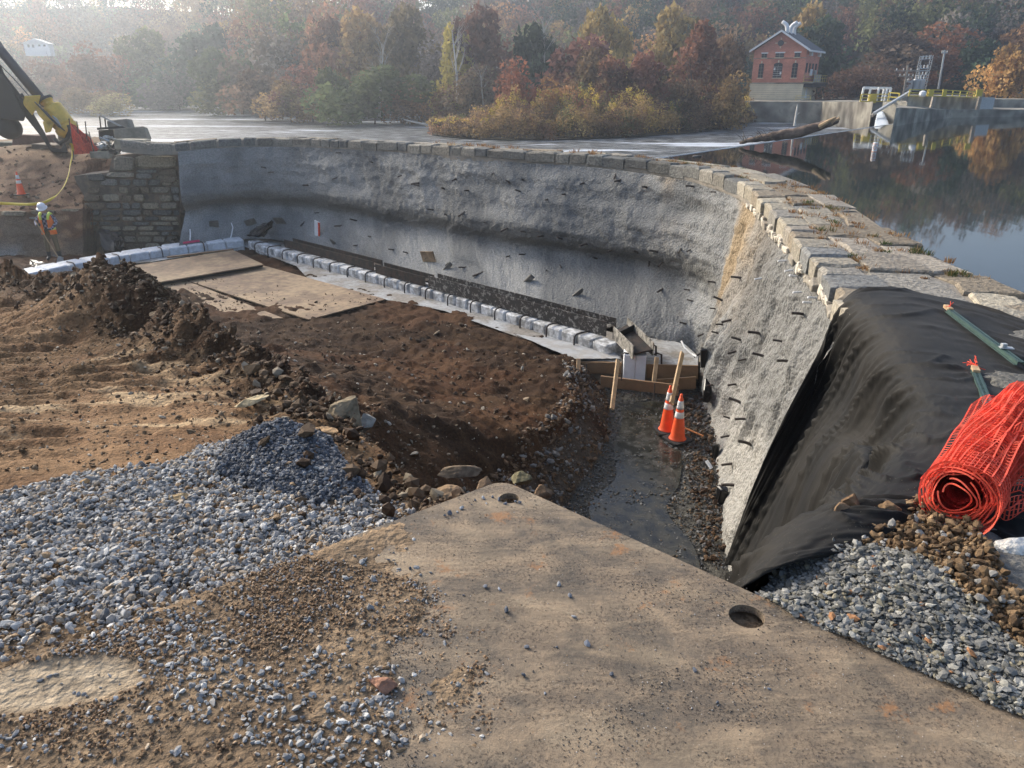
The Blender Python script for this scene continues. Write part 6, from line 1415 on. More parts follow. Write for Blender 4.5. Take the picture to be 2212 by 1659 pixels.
def f3(a, b):
    q0 = V(at(2150+70*a, 1075+35*b+8*math.sin(a*5), z=.07+.05*math.sin(a*PI)*(1-b))); return q0+Vector((0,0,.015*math.sin(b*9+a*4)))
flap('torn_flap', f3, 7, 8, .0032, .0018, 3)
def f4(a, b): return rp(.142+.02*a, PI*.5+a*2.6, -.02+.12*b+.02*math.sin(a*6))
flap('outer_wrap', f4, 22, 5, .0018, .0034, 4)

def uchannel(name, a, b, label, wood=True, w=.05):
    t = thing(name, a, label, 'sign post', 'sign posts lying on the black sheet'); a, b = V(a), V(b); d = (b-a).normalized(); s = d.cross(Vector((0,0,1))).normalized(); up = s.cross(d)
    L = (b-a).length; n = int(L/.030); mb = MB(); 
    # perforated web: two rails and bridges, then flanges
    for k in (-1, 1): mb.beam(a+s*k*w*.24, b+s*k*w*.24, w*.20, .004); 
    for i in range(n+1): p = a+d*(L*i/n); mb.beam(p-d*.008, p+d*.008, w*.32, .004)
    for k in (-1, 1): mb.beam(a+s*k*w*.42-up*.012, b+s*k*w*.42-up*.012, .004, .026, up); mb.beam(a+s*k*w*.60-up*.024, b+s*k*w*.60-up*.024, w*.36, .004)
    mb.build('channel', M['greenpost'], t)
    return t, a, b, d, s, up
t, a, b, d, s, up = uchannel('sign_post', at(2052,668,z=-.235), at(2206,782,z=-.15), 'longer green perforated steel post with a clamp at its near end')
mb = MB(); mb.beam(a-d*.13, a+d*.03, .040, .030); mb.build('wooden_stub', M['stake'], t)
mb = MB(); p = a+(b-a)*.80; mb.beam(p-s*.06+up*.012, p+s*.03+up*.012, .05, .006); mb.box(p+s*.005+up*.03, (.035,.03,.025)); mb.build('clamp', M['galv'], t)
def ribbon(p, n, parent, L=.06, seed=1):
    r = random.Random(seed); mb = MB()
    for _ in range(n):
        v = Vector((r.uniform(-1,1), r.uniform(-1,1), r.uniform(.0,.9))).normalized(); q = Vector(p); pts = [q]
        for i in range(3): v = (v+Vector((r.uniform(-.6,.6), r.uniform(-.6,.6), r.uniform(-.6,.4)))).normalized(); q = q+v*L/3; pts.append(q)
        mb.tube(pts, .0028, 4)
    mb.build('red_ribbon', M['mesh_red'], parent)
ribbon(a-d*.02+up*.02, 5, t, .05, 2)
t, a, b, d, s, up = uchannel('sign_post', at(2107,800,z=-.155), at(2150,905,z=-.09), 'shorter green steel post with wooden tip and red ribbon beside the mesh roll', w=.055)
mb = MB(); mb.beam(a-d*.07+up*.004, a+d*.06+up*.004, .042, .028); mb.build('wooden_tip', M['stake'], t)
ribbon(a-d*.07+up*.02, 11, t, .075, 5)

# ------------------------------------------------------------------ far right: powerhouse and water works
def frame(p, th): 
    c, s_ = math.cos(th), math.sin(th); return (np.array(p), np.array((c, s_, 0)), np.array((-s_, c, 0)))
def L2W(F, x, y, z): return F[0]+F[1]*x+F[2]*y+np.array((0,0,z))
TH = R(-34); PF = frame(at(1618, 218, Y=110.5), TH); PH = thing('powerhouse', PF[0], 'red brick powerhouse with pale stone base and gabled roof above the water', 'building')
Rz = Euler((0,0,TH)).to_matrix()
def pbox(nm, x0, x1, y0, y1, z0, z1, m_, parent=PH, bevel=0):
    mb = MB(); mb.box(L2W(PF, (x0+x1)/2, (y0+y1)/2, (z0+z1)/2), (x1-x0, y1-y0, z1-z0), Rz); return mb.build(nm, M[m_], parent, bevel=bevel)
W_, D_, HB, HW, HP = 6.9, 7.4, 2.5, 7.1, 9.55
base = pbox('stone_base', -.12, W_+.12, -.12, D_, 0, HB, 'limestone')
for k in range(1, 8): pbox('stone_course', -.135, W_+.135, -.135, -.10, k*.31-.012, k*.31+.012, 'conc', base)
brick = MB(); pts = [(0,HB),(W_,HB),(W_,HW),(W_/2,HP),(0,HW)]; f = [L2W(PF, x, 0, z) for x, z in pts]; bk_ = [L2W(PF, x, D_, z) for x, z in pts]
brick.add([tuple(p) for p in f+bk_], [(0,1,2,3,4),(9,8,7,6,5)]+[(k, 5+k, 5+(k+1) % 5, (k+1) % 5) for k in range(5)]); bw = brick.build('brick_wall', M['brick'], PH)
pbox('ledge', -.2, W_+.2, -.2, D_, HB-.05, HB+.14, 'conc'); pbox('string_course', -.04, W_+.04, -.05, .0, 5.95, 6.05, 'conc')
for s_ in (-1, 1):
    mb = MB(); e0 = (W_/2, HP+.08); e1 = (W_/2+s_*(W_/2+.55), HW-.18+.0); n_ = .16
    q = [(e0[0], e0[1]), (e1[0], e1[1]), (e1[0], e1[1]+n_), (e0[0], e0[1]+n_)]
    f = [L2W(PF, x, -.5, z) for x, z in q]; g_ = [L2W(PF, x, D_+.3, z) for x, z in q]; mb.add([tuple(p) for p in f+g_], [(0,1,2,3),(7,6,5,4)]+[(k, 4+k, 4+(k+1) % 4, (k+1) % 4) for k in range(4)]); rf = mb.build('roof_slope', M['roof'], PH)
    mb = MB(); q = [(e0[0], e0[1]-.10), (e1[0], e1[1]-.10), (e1[0], e1[1]+n_+.03), (e0[0], e0[1]+n_+.03)]
    f = [L2W(PF, x, -.62, z) for x, z in q]; g_ = [L2W(PF, x, -.50, z) for x, z in q]; mb.add([tuple(p) for p in f+g_], [(0,1,2,3),(7,6,5,4)]+[(k, 4+k, 4+(k+1) % 4, (k+1) % 4) for k in range(4)]); mb.build('white_verge', M['white'], PH)
pbox('white_gutter', W_+.42, W_+.62, -.6, D_+.3, HW-.30, HW-.06, 'white')
def window(x0, x1, z0, z1, arch=False, lintel=None, bars=3):
    o = pbox('window', x0, x1, -.05, .10, z0, z1, 'glass')
    if arch:
        mb = MB(); n = 9; cx, r = (x0+x1)/2, (x1-x0)/2; ring = [(cx+r*math.cos(t), z1+r*.5*math.sin(t)) for t in np.linspace(0, PI, n)]
        f = [L2W(PF, x, -.05, z) for x, z in ring]; g_ = [L2W(PF, x, .1, z) for x, z in ring]; mb.add([tuple(p) for p in f+g_], [tuple(range(n)), tuple(reversed(range(n, 2*n)))]+[(k, n+k, n+(k+1) % n, (k+1) % n) for k in range(n)]); mb.build('arch_pane', M['glass'], o)
        pbox('keystone', cx-.07, cx+.07, -.09, .0, z1+r*.5, z1+r*.5+.34, 'limestone')
    for k in range(1, bars+1): pbox('glazing_bar', x0, x1, -.075, -.05, z0+(z1-z0)*k/(bars+1)-.02, z0+(z1-z0)*k/(bars+1)+.02, 'offwhite' if bars > 4 else 'conc', o)
    pbox('glazing_bar', (x0+x1)/2-.02, (x0+x1)/2+.02, -.07, -.05, z0, z1, 'conc', o)
    pbox('sill', x0-.08, x1+.08, -.14, .0, z0-.10, z0-.004, 'limestone')
    if lintel: pbox('lintel', x0-.08, x1+.12, -.08, .0, z1+.004, z1+.17, 'white')
    return o
window(.85, 1.5, 3.3, 5.15, True); wmid = window(2.85, 4.0, 3.3, 5.1, True, bars=5); window(5.3, 6.0, 3.3, 5.15, True)
pbox('pale_pane', 2.9, 3.1, -.09, -.076, 4.35, 4.7, 'white', wmid); pbox('pale_pane', 3.75, 3.97, -.09, -.076, 3.75, 4.1, 'white', wmid)
window(1.05, 1.75, 6.1, 6.65, lintel=1, bars=1); window(2.9, 4.0, 6.1, 6.68, lintel=1, bars=1); window(5.4, 6.1, 6.1, 6.68, lintel=1, bars=1)
window(.85, 1.5, .7, 1.75, bars=2); window(2.9, 3.6, .7, 1.75, bars=2); window(5.2, 5.9, .7, 1.75, bars=2)
mb = MB(); Mq = (Rz @ Euler((PI/2,0,0)).to_matrix()); mb.lathe([(0,.0),(.40,.0),(.40,.06),(0,.06)], L2W(PF, W_/2-.05, 0, 8.05), 16, Mq); rw_ = mb.build('round_window', M['glass'], PH)
for (dx, dz, w, h) in [(.58,0,.26,.10),(-.58,0,.26,.10),(0,.58,.10,.26),(0,-.58,.10,.26)]: pbox('keystone', W_/2-.05+dx-w/2, W_/2-.05+dx+w/2, -.07, 0, 8.05+dz-h/2, 8.05+dz+h/2, 'limestone')
for k, (y, flip) in enumerate([(.7,-1),(2.4,1),(4.1,1)]):
    mb = MB(); a_ = [L2W(PF, W_/2+.5*0+.35+k*.05, y, HP-.3), L2W(PF, W_/2+.35, y, HP+.55), L2W(PF, W_/2+.35+flip*.25, y, HP+1.05), L2W(PF, W_/2+.35+flip*.75, y, HP+1.4)]
    mb.tube(catmull(np.array(a_), 9), [.27,.27,.27,.28,.28,.28,.27,.26,.24], 12); mb.build('roof_vent', M['white'], PH, smooth_=True)
# side: windows, wall boxes, balcony with yellow rail, red doors below
def sbox(nm, y0, y1, z0, z1, m_, out=.08, parent=PH): mb = MB(); mb.box(L2W(PF, W_+out/2, (y0+y1)/2, (z0+z1)/2), (out, y1-y0, z1-z0), Rz); return mb.build(nm, M[m_], parent)
for y in (.9, 2.5, 4.2, 5.9): sbox('window', y-.35, y+.35, 4.0, 5.3, 'glass', .06)
sbox('wall_sign', 3.0, 4.0, 3.6, 4.5, 'white', .12); sbox('wall_box', 5.0, 5.6, 3.7, 4.4, 'galv', .3); sbox('wall_lamp', 1.4, 2.3, 6.3, 6.8, 'offwhite', .3); sbox('wall_lamp', 6.0, 6.9, 6.3, 6.9, 'offwhite', .3)
for k in range(3):
    sbox('red_door_panel', 3.0+k*1.45, 4.35+k*1.45, .1, 1.75, 'reddoor', .10) if 'reddoor' in M else None
    if 'reddoor' not in M: M['reddoor'] = mat('maroon_panel', (.13,.05,.05), .7, .2, 1); sbox('red_door_panel', 3.0, 4.35, .1, 1.75, 'reddoor', .10)
sbox('dark_opening', .1, 1.2, .1, 1.9, 'black', .05); sbox('white_pipe', 1.6, 2.1, .4, 1.9, 'white', .25)
BA = pbox('balcony', W_, W_+1.3, .0, D_+.4, 2.55, 2.68, 'conc')
def rail(parent, P, h=.95, m_='yrail', nm='rail', step=1.2, r=.035, loc=None):
    mb = MB(); P = [V(p) for p in P]
    for i in range(len(P)-1):
        for z in (h, h*.52, .05): mb.beam(P[i]+Vector((0,0,z)), P[i+1]+Vector((0,0,z)), r, r)
        L = (P[i+1]-P[i]).length; n = max(1, int(L/step))
        for k in range(n+1): q = P[i].lerp(P[i+1], k/n); mb.beam(q, q+Vector((0,0,h)), r, r)
    return mb.build(nm, M[m_], parent)
rail(PH, [L2W(PF, W_+.1, -.05, 2.7), L2W(PF, W_+1.3, -.05, 2.7), L2W(PF, W_+1.3, D_+.3, 2.7), L2W(PF, W_+.1, D_+.3, 2.7)], nm='balcony_rail')
pbox('electrical_cabinet', W_+.5, W_+1.15, 3.6, 4.9, 2.7, 3.75, 'galv'); pbox('dark_cabinet', W_+.5, W_+1.15, 5.3, 6.4, 2.7, 3.75, 'mblack')
pbox('balcony_beam', W_+.0, W_+1.3, .2, D_, 2.0, 2.5, 'mblack'); PH.scale = (1, 1, .90)
rail(PH, [L2W(PF, W_-.3, -1.2, .05), L2W(PF, W_+1.6, -1.2, .05)], .8, nm='lower_rail')
# concrete abutment walls
def wallpx(nm, px, Y0, Y1, label, m_='conc', depth=2.0, cat='concrete wall', zb=-6):
    "px: (u, vtop) list left to right; Y interpolated"
    n = len(px); T_ = [at(u, v, Y=Y0+(Y1-Y0)*(u-px[0][0])/(px[-1][0]-px[0][0])) for u, v in px]; mb = MB(); vs = []; 
    for p in T_: d = p[:2]/np.linalg.norm(p[:2]); q = (p[0]+d[0]*depth, p[1]+d[1]*depth); vs += [(p[0], p[1], zb), (p[0], p[1], p[2]), (q[0], q[1], p[2]), (q[0], q[1], zb)]
    fs = []
    for i in range(n-1):
        a_ = 4*i; b_ = a_+4; fs += [(a_, b_, b_+1, a_+1), (a_+1, b_+1, b_+2, a_+2), (a_+2, b_+2, b_+3, a_+3)]
    fs += [(0,1,2,3), tuple(4*(n-1)+k for k in (3,2,1,0))]; mb.add(vs, fs); return mb.build(nm, M[m_], None, label=label, cat=cat)
wallpx('concrete_wall', [(1606,219),(1700,219.5),(1777,220)], 103, 98, 'weathered concrete wall right under the powerhouse', depth=16)
wallpx('concrete_wall', [(1777,220),(1830,220),(1886,221)], 98, 80, 'stained concrete wall left of the sluice', depth=10)
wallpx('concrete_wall', [(1907,221),(1960,221),(1972,200)][:2], 79, 76, 'concrete wall just right of the sluice', depth=8)
wallpx('dark_recess', [(1886,238),(1907,238)], 81.5, 81, 'dark recess of the sluice', m_='mblack', depth=1)
wallpx('concrete_pier', [(1960,207),(2040,207),(2110,212)], 78, 88, 'thick concrete pier below the yellow railing', depth=9)
wallpx('concrete_pier', [(1936,233),(1985,234),(2050,238),(2112,239)], 66.5, 92, 'low concrete block where the weir meets the far bank', depth=8)
wallpx('concrete_wall', [(2106,214),(2160,214),(2330,216)], 92, 100, 'dark concrete wall at the right edge beyond the railing', depth=6)
wallpx('concrete_ledge', [(2040,238),(2120,236),(2330,238)], 84, 90, 'thin ledge along the water at the far right', depth=8)
wallpx('retaining_bank', [(1770,213),(1860,212),(1960,209),(2110,205),(2330,200)], 112, 108, 'low grey retaining wall in front of the wooded slope', depth=10, m_='conc')
# sluice water
sw = [at(u, v, Y=Y) for u, v, Y in [(1894,242,79),(1904,240,79),(1920,258,74),(1919,270,70),(1888,271,70),(1886,265,72)]]
gr_ = []
for a_ in np.linspace(0, 1, 14):
    for b_ in np.linspace(0, 1, 24):
        l = np.array((1895-7*b_, 241+30*b_**1.0)); r_ = np.array((1905+15*b_**.7, 240+31*b_)); uv = l*(1-a_)+r_*a_; p = at(uv[0], uv[1], Y=79-7.5*b_**1.5); p[1] -= .5*math.sin(a_*PI)+.15*random.random(); gr_.append(p)
M['whitewater'] = mat('falling_water', (.80,.84,.86), .4, .2, 3, .8, 6, col2=(.55,.62,.66)); me = np_mesh('sluice_fall', np.array(gr_), grid_faces(14, 24), M['whitewater'], True); o = link('sluice_fall', me, label='white water pouring out of the sluice into the river', cat='waterfall'); sm = o.modifiers.new('t', 'SOLIDIFY'); sm.thickness = .3
# diagonal pipe gangway
mb = MB(); mb.beam(at(1888,245,Y=76), at(1966,198,Y=79), .25, .22); mb.build('gangway', M['galv'], None, label='long pale pipe slanting down to the sluice', cat='pipe')
mb = MB(); mb.beam(at(1882,251,Y=76), at(1896,240,Y=77), .2, .2); mb.build('timber_prop', M['wood_pole'], None, label='short timber at the lower end of the slanting pipe', cat='timber')
# white steel gantry
GT = thing('gantry', at(1890, 220, Y=84), 'white steel gate hoist frame standing on the wall', 'steel frame')
gp_ = [(1859,219,1866,189,84),(1875,219,1881,190,84),(1893,219,1899,189,83.5),(1905,218,1910,190,84.5),(1911,218,1917,190,87),(1918,218,1925,190,84)]
for (u0,v0,u1,v1,Y) in gp_: mb = MB(); mb.beam(at(u0,v0,Y=Y), at(u1,v1,Y=Y), .17, .17, (0,1,0)); mb.build('post', M['white'], GT)
for (a_, b_) in [((1866,189,84),(1925,190,84)),((1868,191,87),(1925,190,84)),((1866,189,84),(1870,190,87.5)),((1870,190,87.5),(1920,191,87.5))]:
    mb = MB(); mb.beam(at(*a_[:2], Y=a_[2]), at(*b_[:2], Y=b_[2]), .15, .2); mb.build('top_beam', M['white'], GT)
rail(GT, [at(1858,220,Y=83.5), at(1918,220,Y=83.2)], .75, nm='yellow_rail', r=.09); rail(GT, [at(1918,219,Y=82.5), at(1940,221,Y=81.5)], .85, nm='yellow_rail', r=.10)
mb = MB(); mb.box(at(1884,213,Y=83.6), (.7,.5,.9)); mb.build('hoist_box', M['yrail'], GT)
# railing on the pier
PR_ = thing('pier_railing', at(1962, 207, Y=78), 'long yellow pipe railing along the top of the concrete pier', 'railing')
rail(PR_, [at(1963,208,Y=78), at(2040,209,Y=80.5), at(2117,212,Y=88)], .62, nm='railing', r=.085, step=2.2)
for (u, w, m_, lab) in [(2009,.5,'yrail','x'),(2038,.4,'yrail','x'),(2113,.6,'yrail','x')]: mb = MB(); p = at(u, 209, Y=79); mb.box(p+np.array((0,-.05,.35)), (w, .1, .65)); mb.build('yellow_plate', M['yrail'], PR_)
mb = MB(); mb.lathe([(.0,0),(.25,.03),(.33,.2),(.28,.45),(.1,.55),(0,.56)], at(1992,209,Y=77.2), 12); mb.build('white_tank', M['white'], None, label='rounded white tank on the pier under the yellow railing', cat='tank')
for (u0,v0,u1,v1,Y,lab) in [(2110,238,2120,199,84,'slanting pale timber post at the right end of the yellow railing'),(2012,233,2018,209,76,'pale plank leaning against the face of the concrete pier')]:
    mb = MB(); mb.beam(at(u0,v0,Y=Y), at(u1,v1,Y=Y), .3, .3, (0,1,0)); mb.build('timber_post', M['wood_pole'], None, label=lab, cat='timber post')
wallpx('sheet_screen', [(2122,210),(2150,211)], 86, 87, 'pale blue-grey steel panel at the right end of the pier', m_='galv', depth=.2, cat='steel panel', zb=-1.0)
for (u, v, w, lab) in [(2118,212,1.6,'yellow beam stub'),(2113,226,1.8,'x')]: pass
# poles and switchyard
def pole(u0, v0, u1, v1, Y, r, name, label, arms=(), m_='wood_pole'):
    a_, b_ = at(u0, v0, Y=Y), at(u1, v1, Y=Y); t = thing(name, a_, label, 'utility pole'); mb = MB(); mb.tube([a_, b_], [r, r*.75], 8); mb.build('pole', M[m_], t)
    for (k, w) in arms:
        p = V(a_).lerp(V(b_), k); mb = MB(); mb.beam(p-Vector((w,0,0)), p+Vector((w,0,0)), .12, .14); ar = mb.build('crossarm', M[m_], t)
        for x in (-.85, -.3, .3, .85): mb = MB(); mb.tube([p+Vector((w*x,0,.05)), p+Vector((w*x,0,.3))], .06, 6); mb.build('insulator', M['offwhite'], ar)
    return t
pole(1949,225,1961,141,104,.17,'utility_pole','short wooden utility pole with two crossarms', ((.86,1.6),(.72,1.0)))
pole(2027,192,2041,108,112,.16,'utility_pole','tall pale lone pole right of the switchyard frame', ((.93,.4),), 'galv')
HF = thing('switchyard_frame', at(1985, 192, Y=110), 'tall twin-leg steel switchyard frame with rows of insulators', 'steel frame')
fl = [at(1974,192,Y=110), at(1990,121,Y=110), at(1997,192,Y=110), at(2014,119,Y=110)]
for a_, b_ in ((fl[0], fl[1]), (fl[2], fl[3])):
    mb = MB(); a_, b_ = V(a_), V(b_)
    for dx in (-.16, .16): mb.beam(a_+Vector((dx,0,0)), b_+Vector((dx,0,0)), .05, .05, (0,1,0))
    for k in range(16): p, q_ = a_.lerp(b_, k/16), a_.lerp(b_, (k+1)/16); sx = .16 if k % 2 else -.16; mb.beam(p+Vector((sx,0,0)), q_-Vector((sx,0,0)), .05, .05, (0,1,0))
    mb.build('leg', M['galv'], HF)
for k in (.98, .90, .62, .55, .42, .35):
    p, q_ = V(fl[0]).lerp(V(fl[1]), k), V(fl[2]).lerp(V(fl[3]), k); mb = MB(); mb.beam(p, q_, .10, .12); bmx = mb.build('crossbeam', M['galv'], HF)
    if k in (.90, .62, .42):
        for x in (.2, .5, .8): mb = MB(); c_ = p.lerp(q_, x); mb.lathe([(.05,0),(.13,.05),(.06,.12),(.13,.2),(.06,.28),(.12,.34),(.04,.42)], c_, 8); mb.build('insulator', M['offwhite'], bmx)
for k, (u, lab) in enumerate([(1962,'left'),(1978,'middle'),(1985,'right')][:3]):
    u = (1961, 1976, 1983+4)[k]; t = thing('transformer', at(u, 195, Y=108.5), f'{lab} of the three pale grey transformers at the foot of the switchyard frame', 'transformer', 'transformers'); mb = MB(); c_ = at(u, 196, Y=108.5)
    mb.lathe([(.45,0),(.48,.1),(.48,1.3),(.40,1.45),(.1,1.5)], c_, 12); mb.build('tank', M['galv'], t)
    for dx in (-.2, .2): mb = MB(); mb.lathe([(.07,1.45),(.1,1.6),(.05,1.7),(.09,1.8),(.03,1.95)], (c_[0]+dx, c_[1], c_[2]), 8); mb.build('bushing', M['offwhite'], t)
# buoy, drift log, dead stick
print('BUOY', at(1888, 329, z=-1.78)); BU = thing('buoy', at(1888, 329, z=-1.78), 'white cylindrical warning buoy with an orange diamond floating on the pond', 'buoy', rotz=0)
mb = MB(); mb.lathe([(.06,-.12),(.095,-.10),(.095,.46),(.08,.50),(.0,.51)], n=18); mb.build('float', M['white'], BU, smooth_=False, local=True)
M['omark'] = mat('orange_mark', (.80,.25,.05), .6, .1, 5)
for z0, z1 in ((.02,.05),(.42,.45)): mb = MB(); mb.lathe([(.0965,z0),(.0965,z1)], n=18); mb.f = mb.f[:18]; mb.m = mb.m[:18]; mb.build('orange_band', M['omark'], BU, local=True)
mb = MB()
dirc = math.atan2(-BU.location.y, -BU.location.x)
BU.scale = (1.3,1.3,1.0); dm = [(0,.36),(.075,.25),(0,.14),(-.075,.25)]
for i in range(4):
    (x0, z0), (x1, z1) = dm[i], dm[(i+1) % 4]; pts = []
    for k in range(5):
        x = x0+(x1-x0)*k/4; z = z0+(z1-z0)*k/4; th = dirc+x/.095; pts.append((.099*math.cos(th), .099*math.sin(th), z))
    mb.tube(pts, .009, 4)
mb.build('diamond_mark', M['omark'], BU, local=True)
LG = thing('drift_log', at(1690, 300, Y=44.5), 'large broken driftwood trunk caught on the weir crest, one end raised', 'log')
lp = [at(1598,308,Y=45.5), at(1640,299,Y=45), at(1680,293,Y=44.6), at(1730,285,Y=44.3), at(1775,271,Y=44), at(1808,260,Y=43.8)]
mb = MB(); mb.tube(catmull(np.array(lp), 24)+np.random.RandomState(4).normal(0,.02,(24,3)), list(np.interp(np.linspace(0,1,24),[0,.15,.4,.6,.9,1],[.07,.16,.27,.30,.20,.17])), 12); mb.build('trunk', M['log'], LG, smooth_=True)
mb = MB(); mb.tube([at(1770,274,Y=43.9), at(1790,262,Y=43.6), at(1806,253,Y=43.4)], [.15,.11,.05], 8); mb.tube([at(1795,266,Y=43.8), at(1813,256,Y=43.7), at(1812,251,Y=43.7)], [.13,.09,.03], 8); mb.build('broken_fork', M['stake'], LG)
mb = MB(); rr_ = random.Random(9)
for _ in range(80):
    u = rr_.uniform(1605, 1740); v = np.interp(u, [1600,1740], [306,284]); p = V(at(u, v, Y=44.6+rr_.uniform(-.3,.3))); d = Vector((rr_.uniform(-1,1), rr_.uniform(-1,1), rr_.uniform(-.2,.9))).normalized()*rr_.uniform(.3,.9); mb.tube([p, p+d*.6+Vector((0,0,.05)), p+d], [.018,.012,.004], 4, cap=False)
mb.build('twigs', M['bark'], LG, kind='stuff')
mb = MB(); mb.tube([at(1716,272,Y=60), at(1719,250,Y=60), at(1722,232,Y=60), at(1723,224,Y=60)], [.09,.07,.05,.02], 6); mb.tube([at(1719,250,Y=60), at(1727,243,Y=60)], [.04,.02], 5); mb.build('dead_stick', M['pale_bark'], None, label='white bare stick standing in the river behind the drift log', cat='dead branch')
mb = MB(); mb.tube([at(872,258,Y=80), at(900,265,Y=80), at(925,270,Y=80)], [.05,.09,.12], 6); mb.build('sunken_branch', M['pale_bark'], None, label='pale branch sloping out of the river left of the island', cat='dead branch')
for k, (u, v, s_, Y) in enumerate([(1400,343,.5,33),(1425,344,.35,33),(1450,342,.3,34),(1508,338,.45,36)]):
    rock('weir_rock', at(u, v, Y=Y), (s_, s_*.7, s_*.35), (.12,.11,.10), 40+k, 0, label=('largest dark rock at the near end of the weir, leftmost','low dark rock just right of the largest one on the weir','smallest dark rock on the weir crest by the stone wall','dark rock standing alone farther out along the weir crest')[k], cat='rock', group='rocks at the near end of the weir')
# house on the left hillside
HY = 172; HF_ = frame(at(52, 103, Y=HY), R(10)); HS = thing('hillside_house', HF_[0], 'white house with grey gabled roof glimpsed on the misty hillside', 'house'); Rh = Euler((0,0,R(10))).to_matrix()
def hbox(nm, x0, x1, y0, y1, z0, z1, m_, parent=HS): mb = MB(); mb.box(L2W(HF_, (x0+x1)/2, (y0+y1)/2, (z0+z1)/2), (x1-x0, y1-y0, z1-z0), Rh); return mb.build(nm, M[m_], parent)
hbox('wall', 0, 7.6, 0, 5, -2.5, 1.4, 'white'); hbox('wing', 4.5, 8.4, -1.2, 0, -2.5, .4, 'white')
mb = MB(); q = [(-.5,1.3),(8.1,1.3),(3.8,2.9)]; f = [L2W(HF_, x, -.4, z) for x, z in q]; g_ = [L2W(HF_, x, 5.4, z) for x, z in q]; mb.add([tuple(p) for p in f+g_], [(0,1,2),(5,4,3),(0,3,4,1),(1,4,5,2),(2,5,3,0)]); mb.build('roof', M['offwhite'], HS)
for x in (1.2, 2.6, 4.6, 6.2): hbox('window', x, x+.7, -.05, 0, .1, 1.0, 'glass')
HS.scale = (.62, .62, .62)

# ------------------------------------------------------------------ worker
WF = at(121, 562, z=-4.0); WK = thing('person', WF, 'worker in white hard hat, orange vest and plaid shirt leaning on a shovel', 'person', rotz=.12)
def skin_body(name, joints, edges, mats, parent, subdiv=2, root=0):
    me = bpy.data.meshes.new(name); me.from_pydata([j[0] for j in joints], edges, []); o = bpy.data.objects.new(name, me); C.objects.link(o)
    sk = o.modifiers.new('skin', 'SKIN'); sk.use_smooth_shade = True; ss = o.modifiers.new('sub', 'SUBSURF'); ss.levels = subdiv; ss.render_levels = subdiv
    for k, (p, r) in enumerate(joints): me.skin_vertices[0].data[k].radius = r if isinstance(r, tuple) else (r, r)
    me.skin_vertices[0].data[root].use_root = True
    dg = bpy.context.evaluated_depsgraph_get(); ev = o.evaluated_get(dg); m2 = bpy.data.meshes.new_from_object(ev); m2.name = name; bpy.data.objects.remove(o)
    m2.materials.clear()
    for m_ in mats: m2.materials.append(m_)
    return m2
J = [((0,0,.95),(.15,.11)), ((0,.0,1.12),(.14,.10)), ((0,-.02,1.30),(.17,.11)), ((0,-.03,1.44),(.10,.08)), ((0,-.06,1.53),(.055,.055)), ((0,-.10,1.61),(.085,.095)), ((0,-.11,1.70),(.080,.09)),
     ((.19,-.02,1.41),.065), ((.29,-.04,1.20),.052), ((.20,-.24,1.04),.042), ((.10,-.33,1.02),.036),
     ((-.19,-.02,1.41),.065), ((-.30,-.06,1.22),.052), ((-.20,-.26,1.16),.042), ((-.09,-.33,1.19),.036),
     ((.10,0,.86),(.10,.10)), ((.13,-.02,.50),.070), ((.14,.02,.12),.055), ((.15,-.12,.04),(.05,.045)),
     ((-.10,0,.86),(.10,.10)), ((-.14,-.04,.50),.070), ((-.17,.0,.12),.055), ((-.18,-.14,.04),(.05,.045))]
Ed = [(0,1),(1,2),(2,3),(3,4),(4,5),(5,6),(2,7),(7,8),(8,9),(9,10),(2,11),(11,12),(12,13),(13,14),(0,15),(15,16),(16,17),(17,18),(0,19),(19,20),(20,21),(21,22)]
for side, (hx, hz_, base) in (('r', (.10, 1.02, 10)), ('l', (-.09, 1.19, 14))):
    sg = 1 if side == 'r' else -1
    for f_ in range(4):
        n0 = len(J); J += [((hx-sg*.02, -.37, hz_+.03-.02*f_), .0095), ((hx-sg*.05, -.385, hz_+.03-.02*f_), .009), ((hx-sg*.06, -.36, hz_+.028-.02*f_), .008)]; Ed += [(base, n0), (n0, n0+1), (n0+1, n0+2)]
    n0 = len(J); J += [((hx-sg*.01, -.335, hz_+.045), .010), ((hx-sg*.035, -.35, hz_+.055), .009)]; Ed += [(base, n0), (n0, n0+1)]
bm_ = skin_body('body', J, Ed, [M['plaid'], M['trouser'], M['boot'], M['skin'], M['mblack']], WK)
for p in bm_.polygons:
    c_ = p.center
    p.material_index = 2 if c_.z < .30 else (1 if c_.z < .98 and abs(c_.x) < .27 and c_.y > -.2 else (3 if c_.z > 1.50 else (4 if c_.y < -.31 else 0)))
    p.use_smooth = True
o = link('body', bm_, WK)
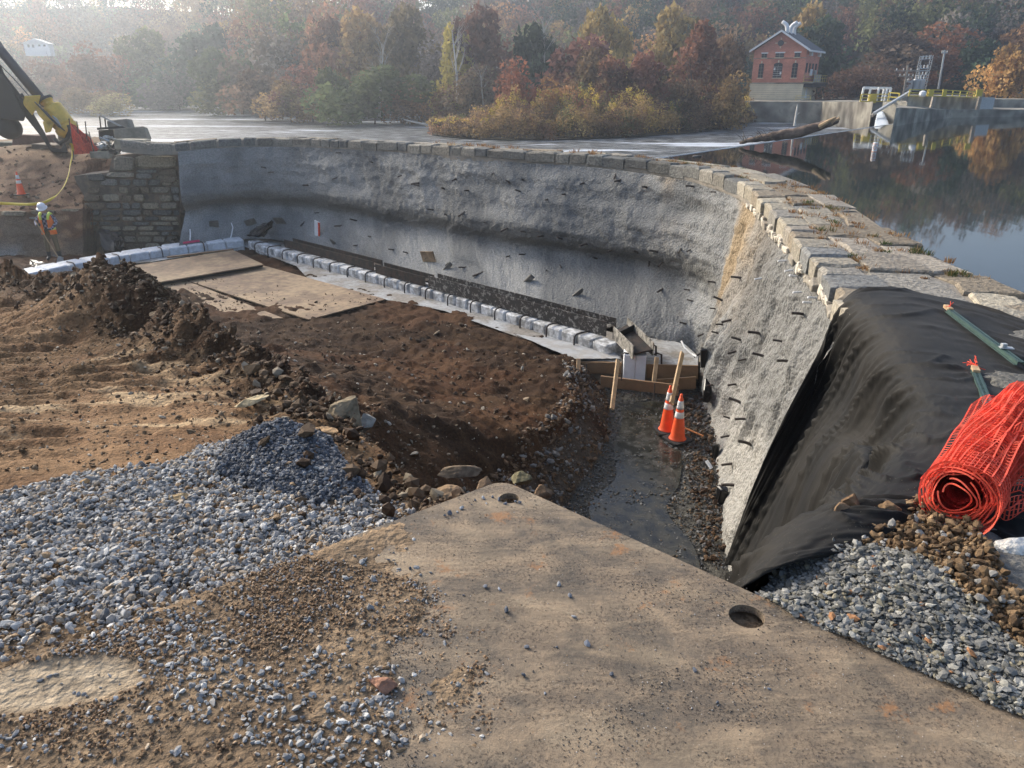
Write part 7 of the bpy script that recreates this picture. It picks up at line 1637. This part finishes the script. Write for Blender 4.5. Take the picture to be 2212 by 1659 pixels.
mb = MB(); mb.lathe([(.115,0),(.122,.02),(.120,.06),(.105,.115),(.07,.15),(0,.165)], (0,-.115,1.665), 20, Euler((R(22),0,0)).to_matrix()); mb.lathe([(.10,-.005),(.150,-.012),(.150,0),(.10,.012)], (0,-.125,1.665), 20, Euler((R(24),0,0)).to_matrix() @ Matrix.Diagonal((1,1.15,1)).to_3x3()); mb.build('hard_hat', M['helmet'], WK, smooth_=True, local=True)
def vest(z0, z1, m_, x0=0, ex=.0, nm='vest_panel', half=None):
    mb = MB(); n = 22; rows = 5; vs = []
    for r_ in range(rows+1):
        z = z0+(z1-z0)*r_/rows; a_ = np.interp(z, [.85, 1.0, 1.25, 1.42, 1.46], [.225,.205,.225,.215,.15])+ex; b_ = np.interp(z, [.85,1.0,1.25,1.42,1.46], [.155,.14,.15,.13,.10])+ex
        for k in range(n+1):
            t0 = (-PI/2+.38) + (2*PI-.76)*k/n; vs.append((a_*math.cos(t0), b_*math.sin(t0)-.02, z))
    mb.add(vs, [(r_*(n+1)+k, r_*(n+1)+k+1, (r_+1)*(n+1)+k+1, (r_+1)*(n+1)+k) for r_ in range(rows) for k in range(n)]); o = mb.build(nm, m_, WK, smooth_=True, local=True); sm = o.modifiers.new('t', 'SOLIDIFY'); sm.thickness = .012; return o
vest(.84, 1.42, M['vest_o'], nm='orange_vest'); vest(.98, 1.04, M['vest_y'], ex=.008, nm='yellow_band')
for sx in (-1, 1):
    mb = MB(); mb.tube([(sx*.10,-.15,1.30),(sx*.12,-.11,1.43),(sx*.13,-.02,1.48),(sx*.13,.08,1.44)], [.035,.045,.05,.04], 8); mb.build('shoulder_strap', M['vest_y'], WK, smooth_=True, local=True)
    mb = MB(); mb.box((sx*.10,-.165,1.16), (.055,.012,.42), Euler((R(-6),0,0)).to_matrix()); mb.build('vest_edge', M['vest_o'], WK, local=True)
WK.scale = (1.1,1.1,1.08)
SV = thing('shovel', WF, 'long handled shovel held upright by the worker', 'shovel', rotz=.12)
mb = MB(); mb.tube([(-.16,-.36,1.32),(.06,-.36,.70),(.24,-.34,.16)], .017, 8); mb.build('handle', M['stake'], SV, local=True)
mb = MB(); mb.box((.275,-.335,.06), (.20,.012,.26), Euler((R(5),R(18),0)).to_matrix(), 0, .8); mb.build('blade', M['galv'], SV, local=True)
SV.scale = (1.1,1.1,1.08)
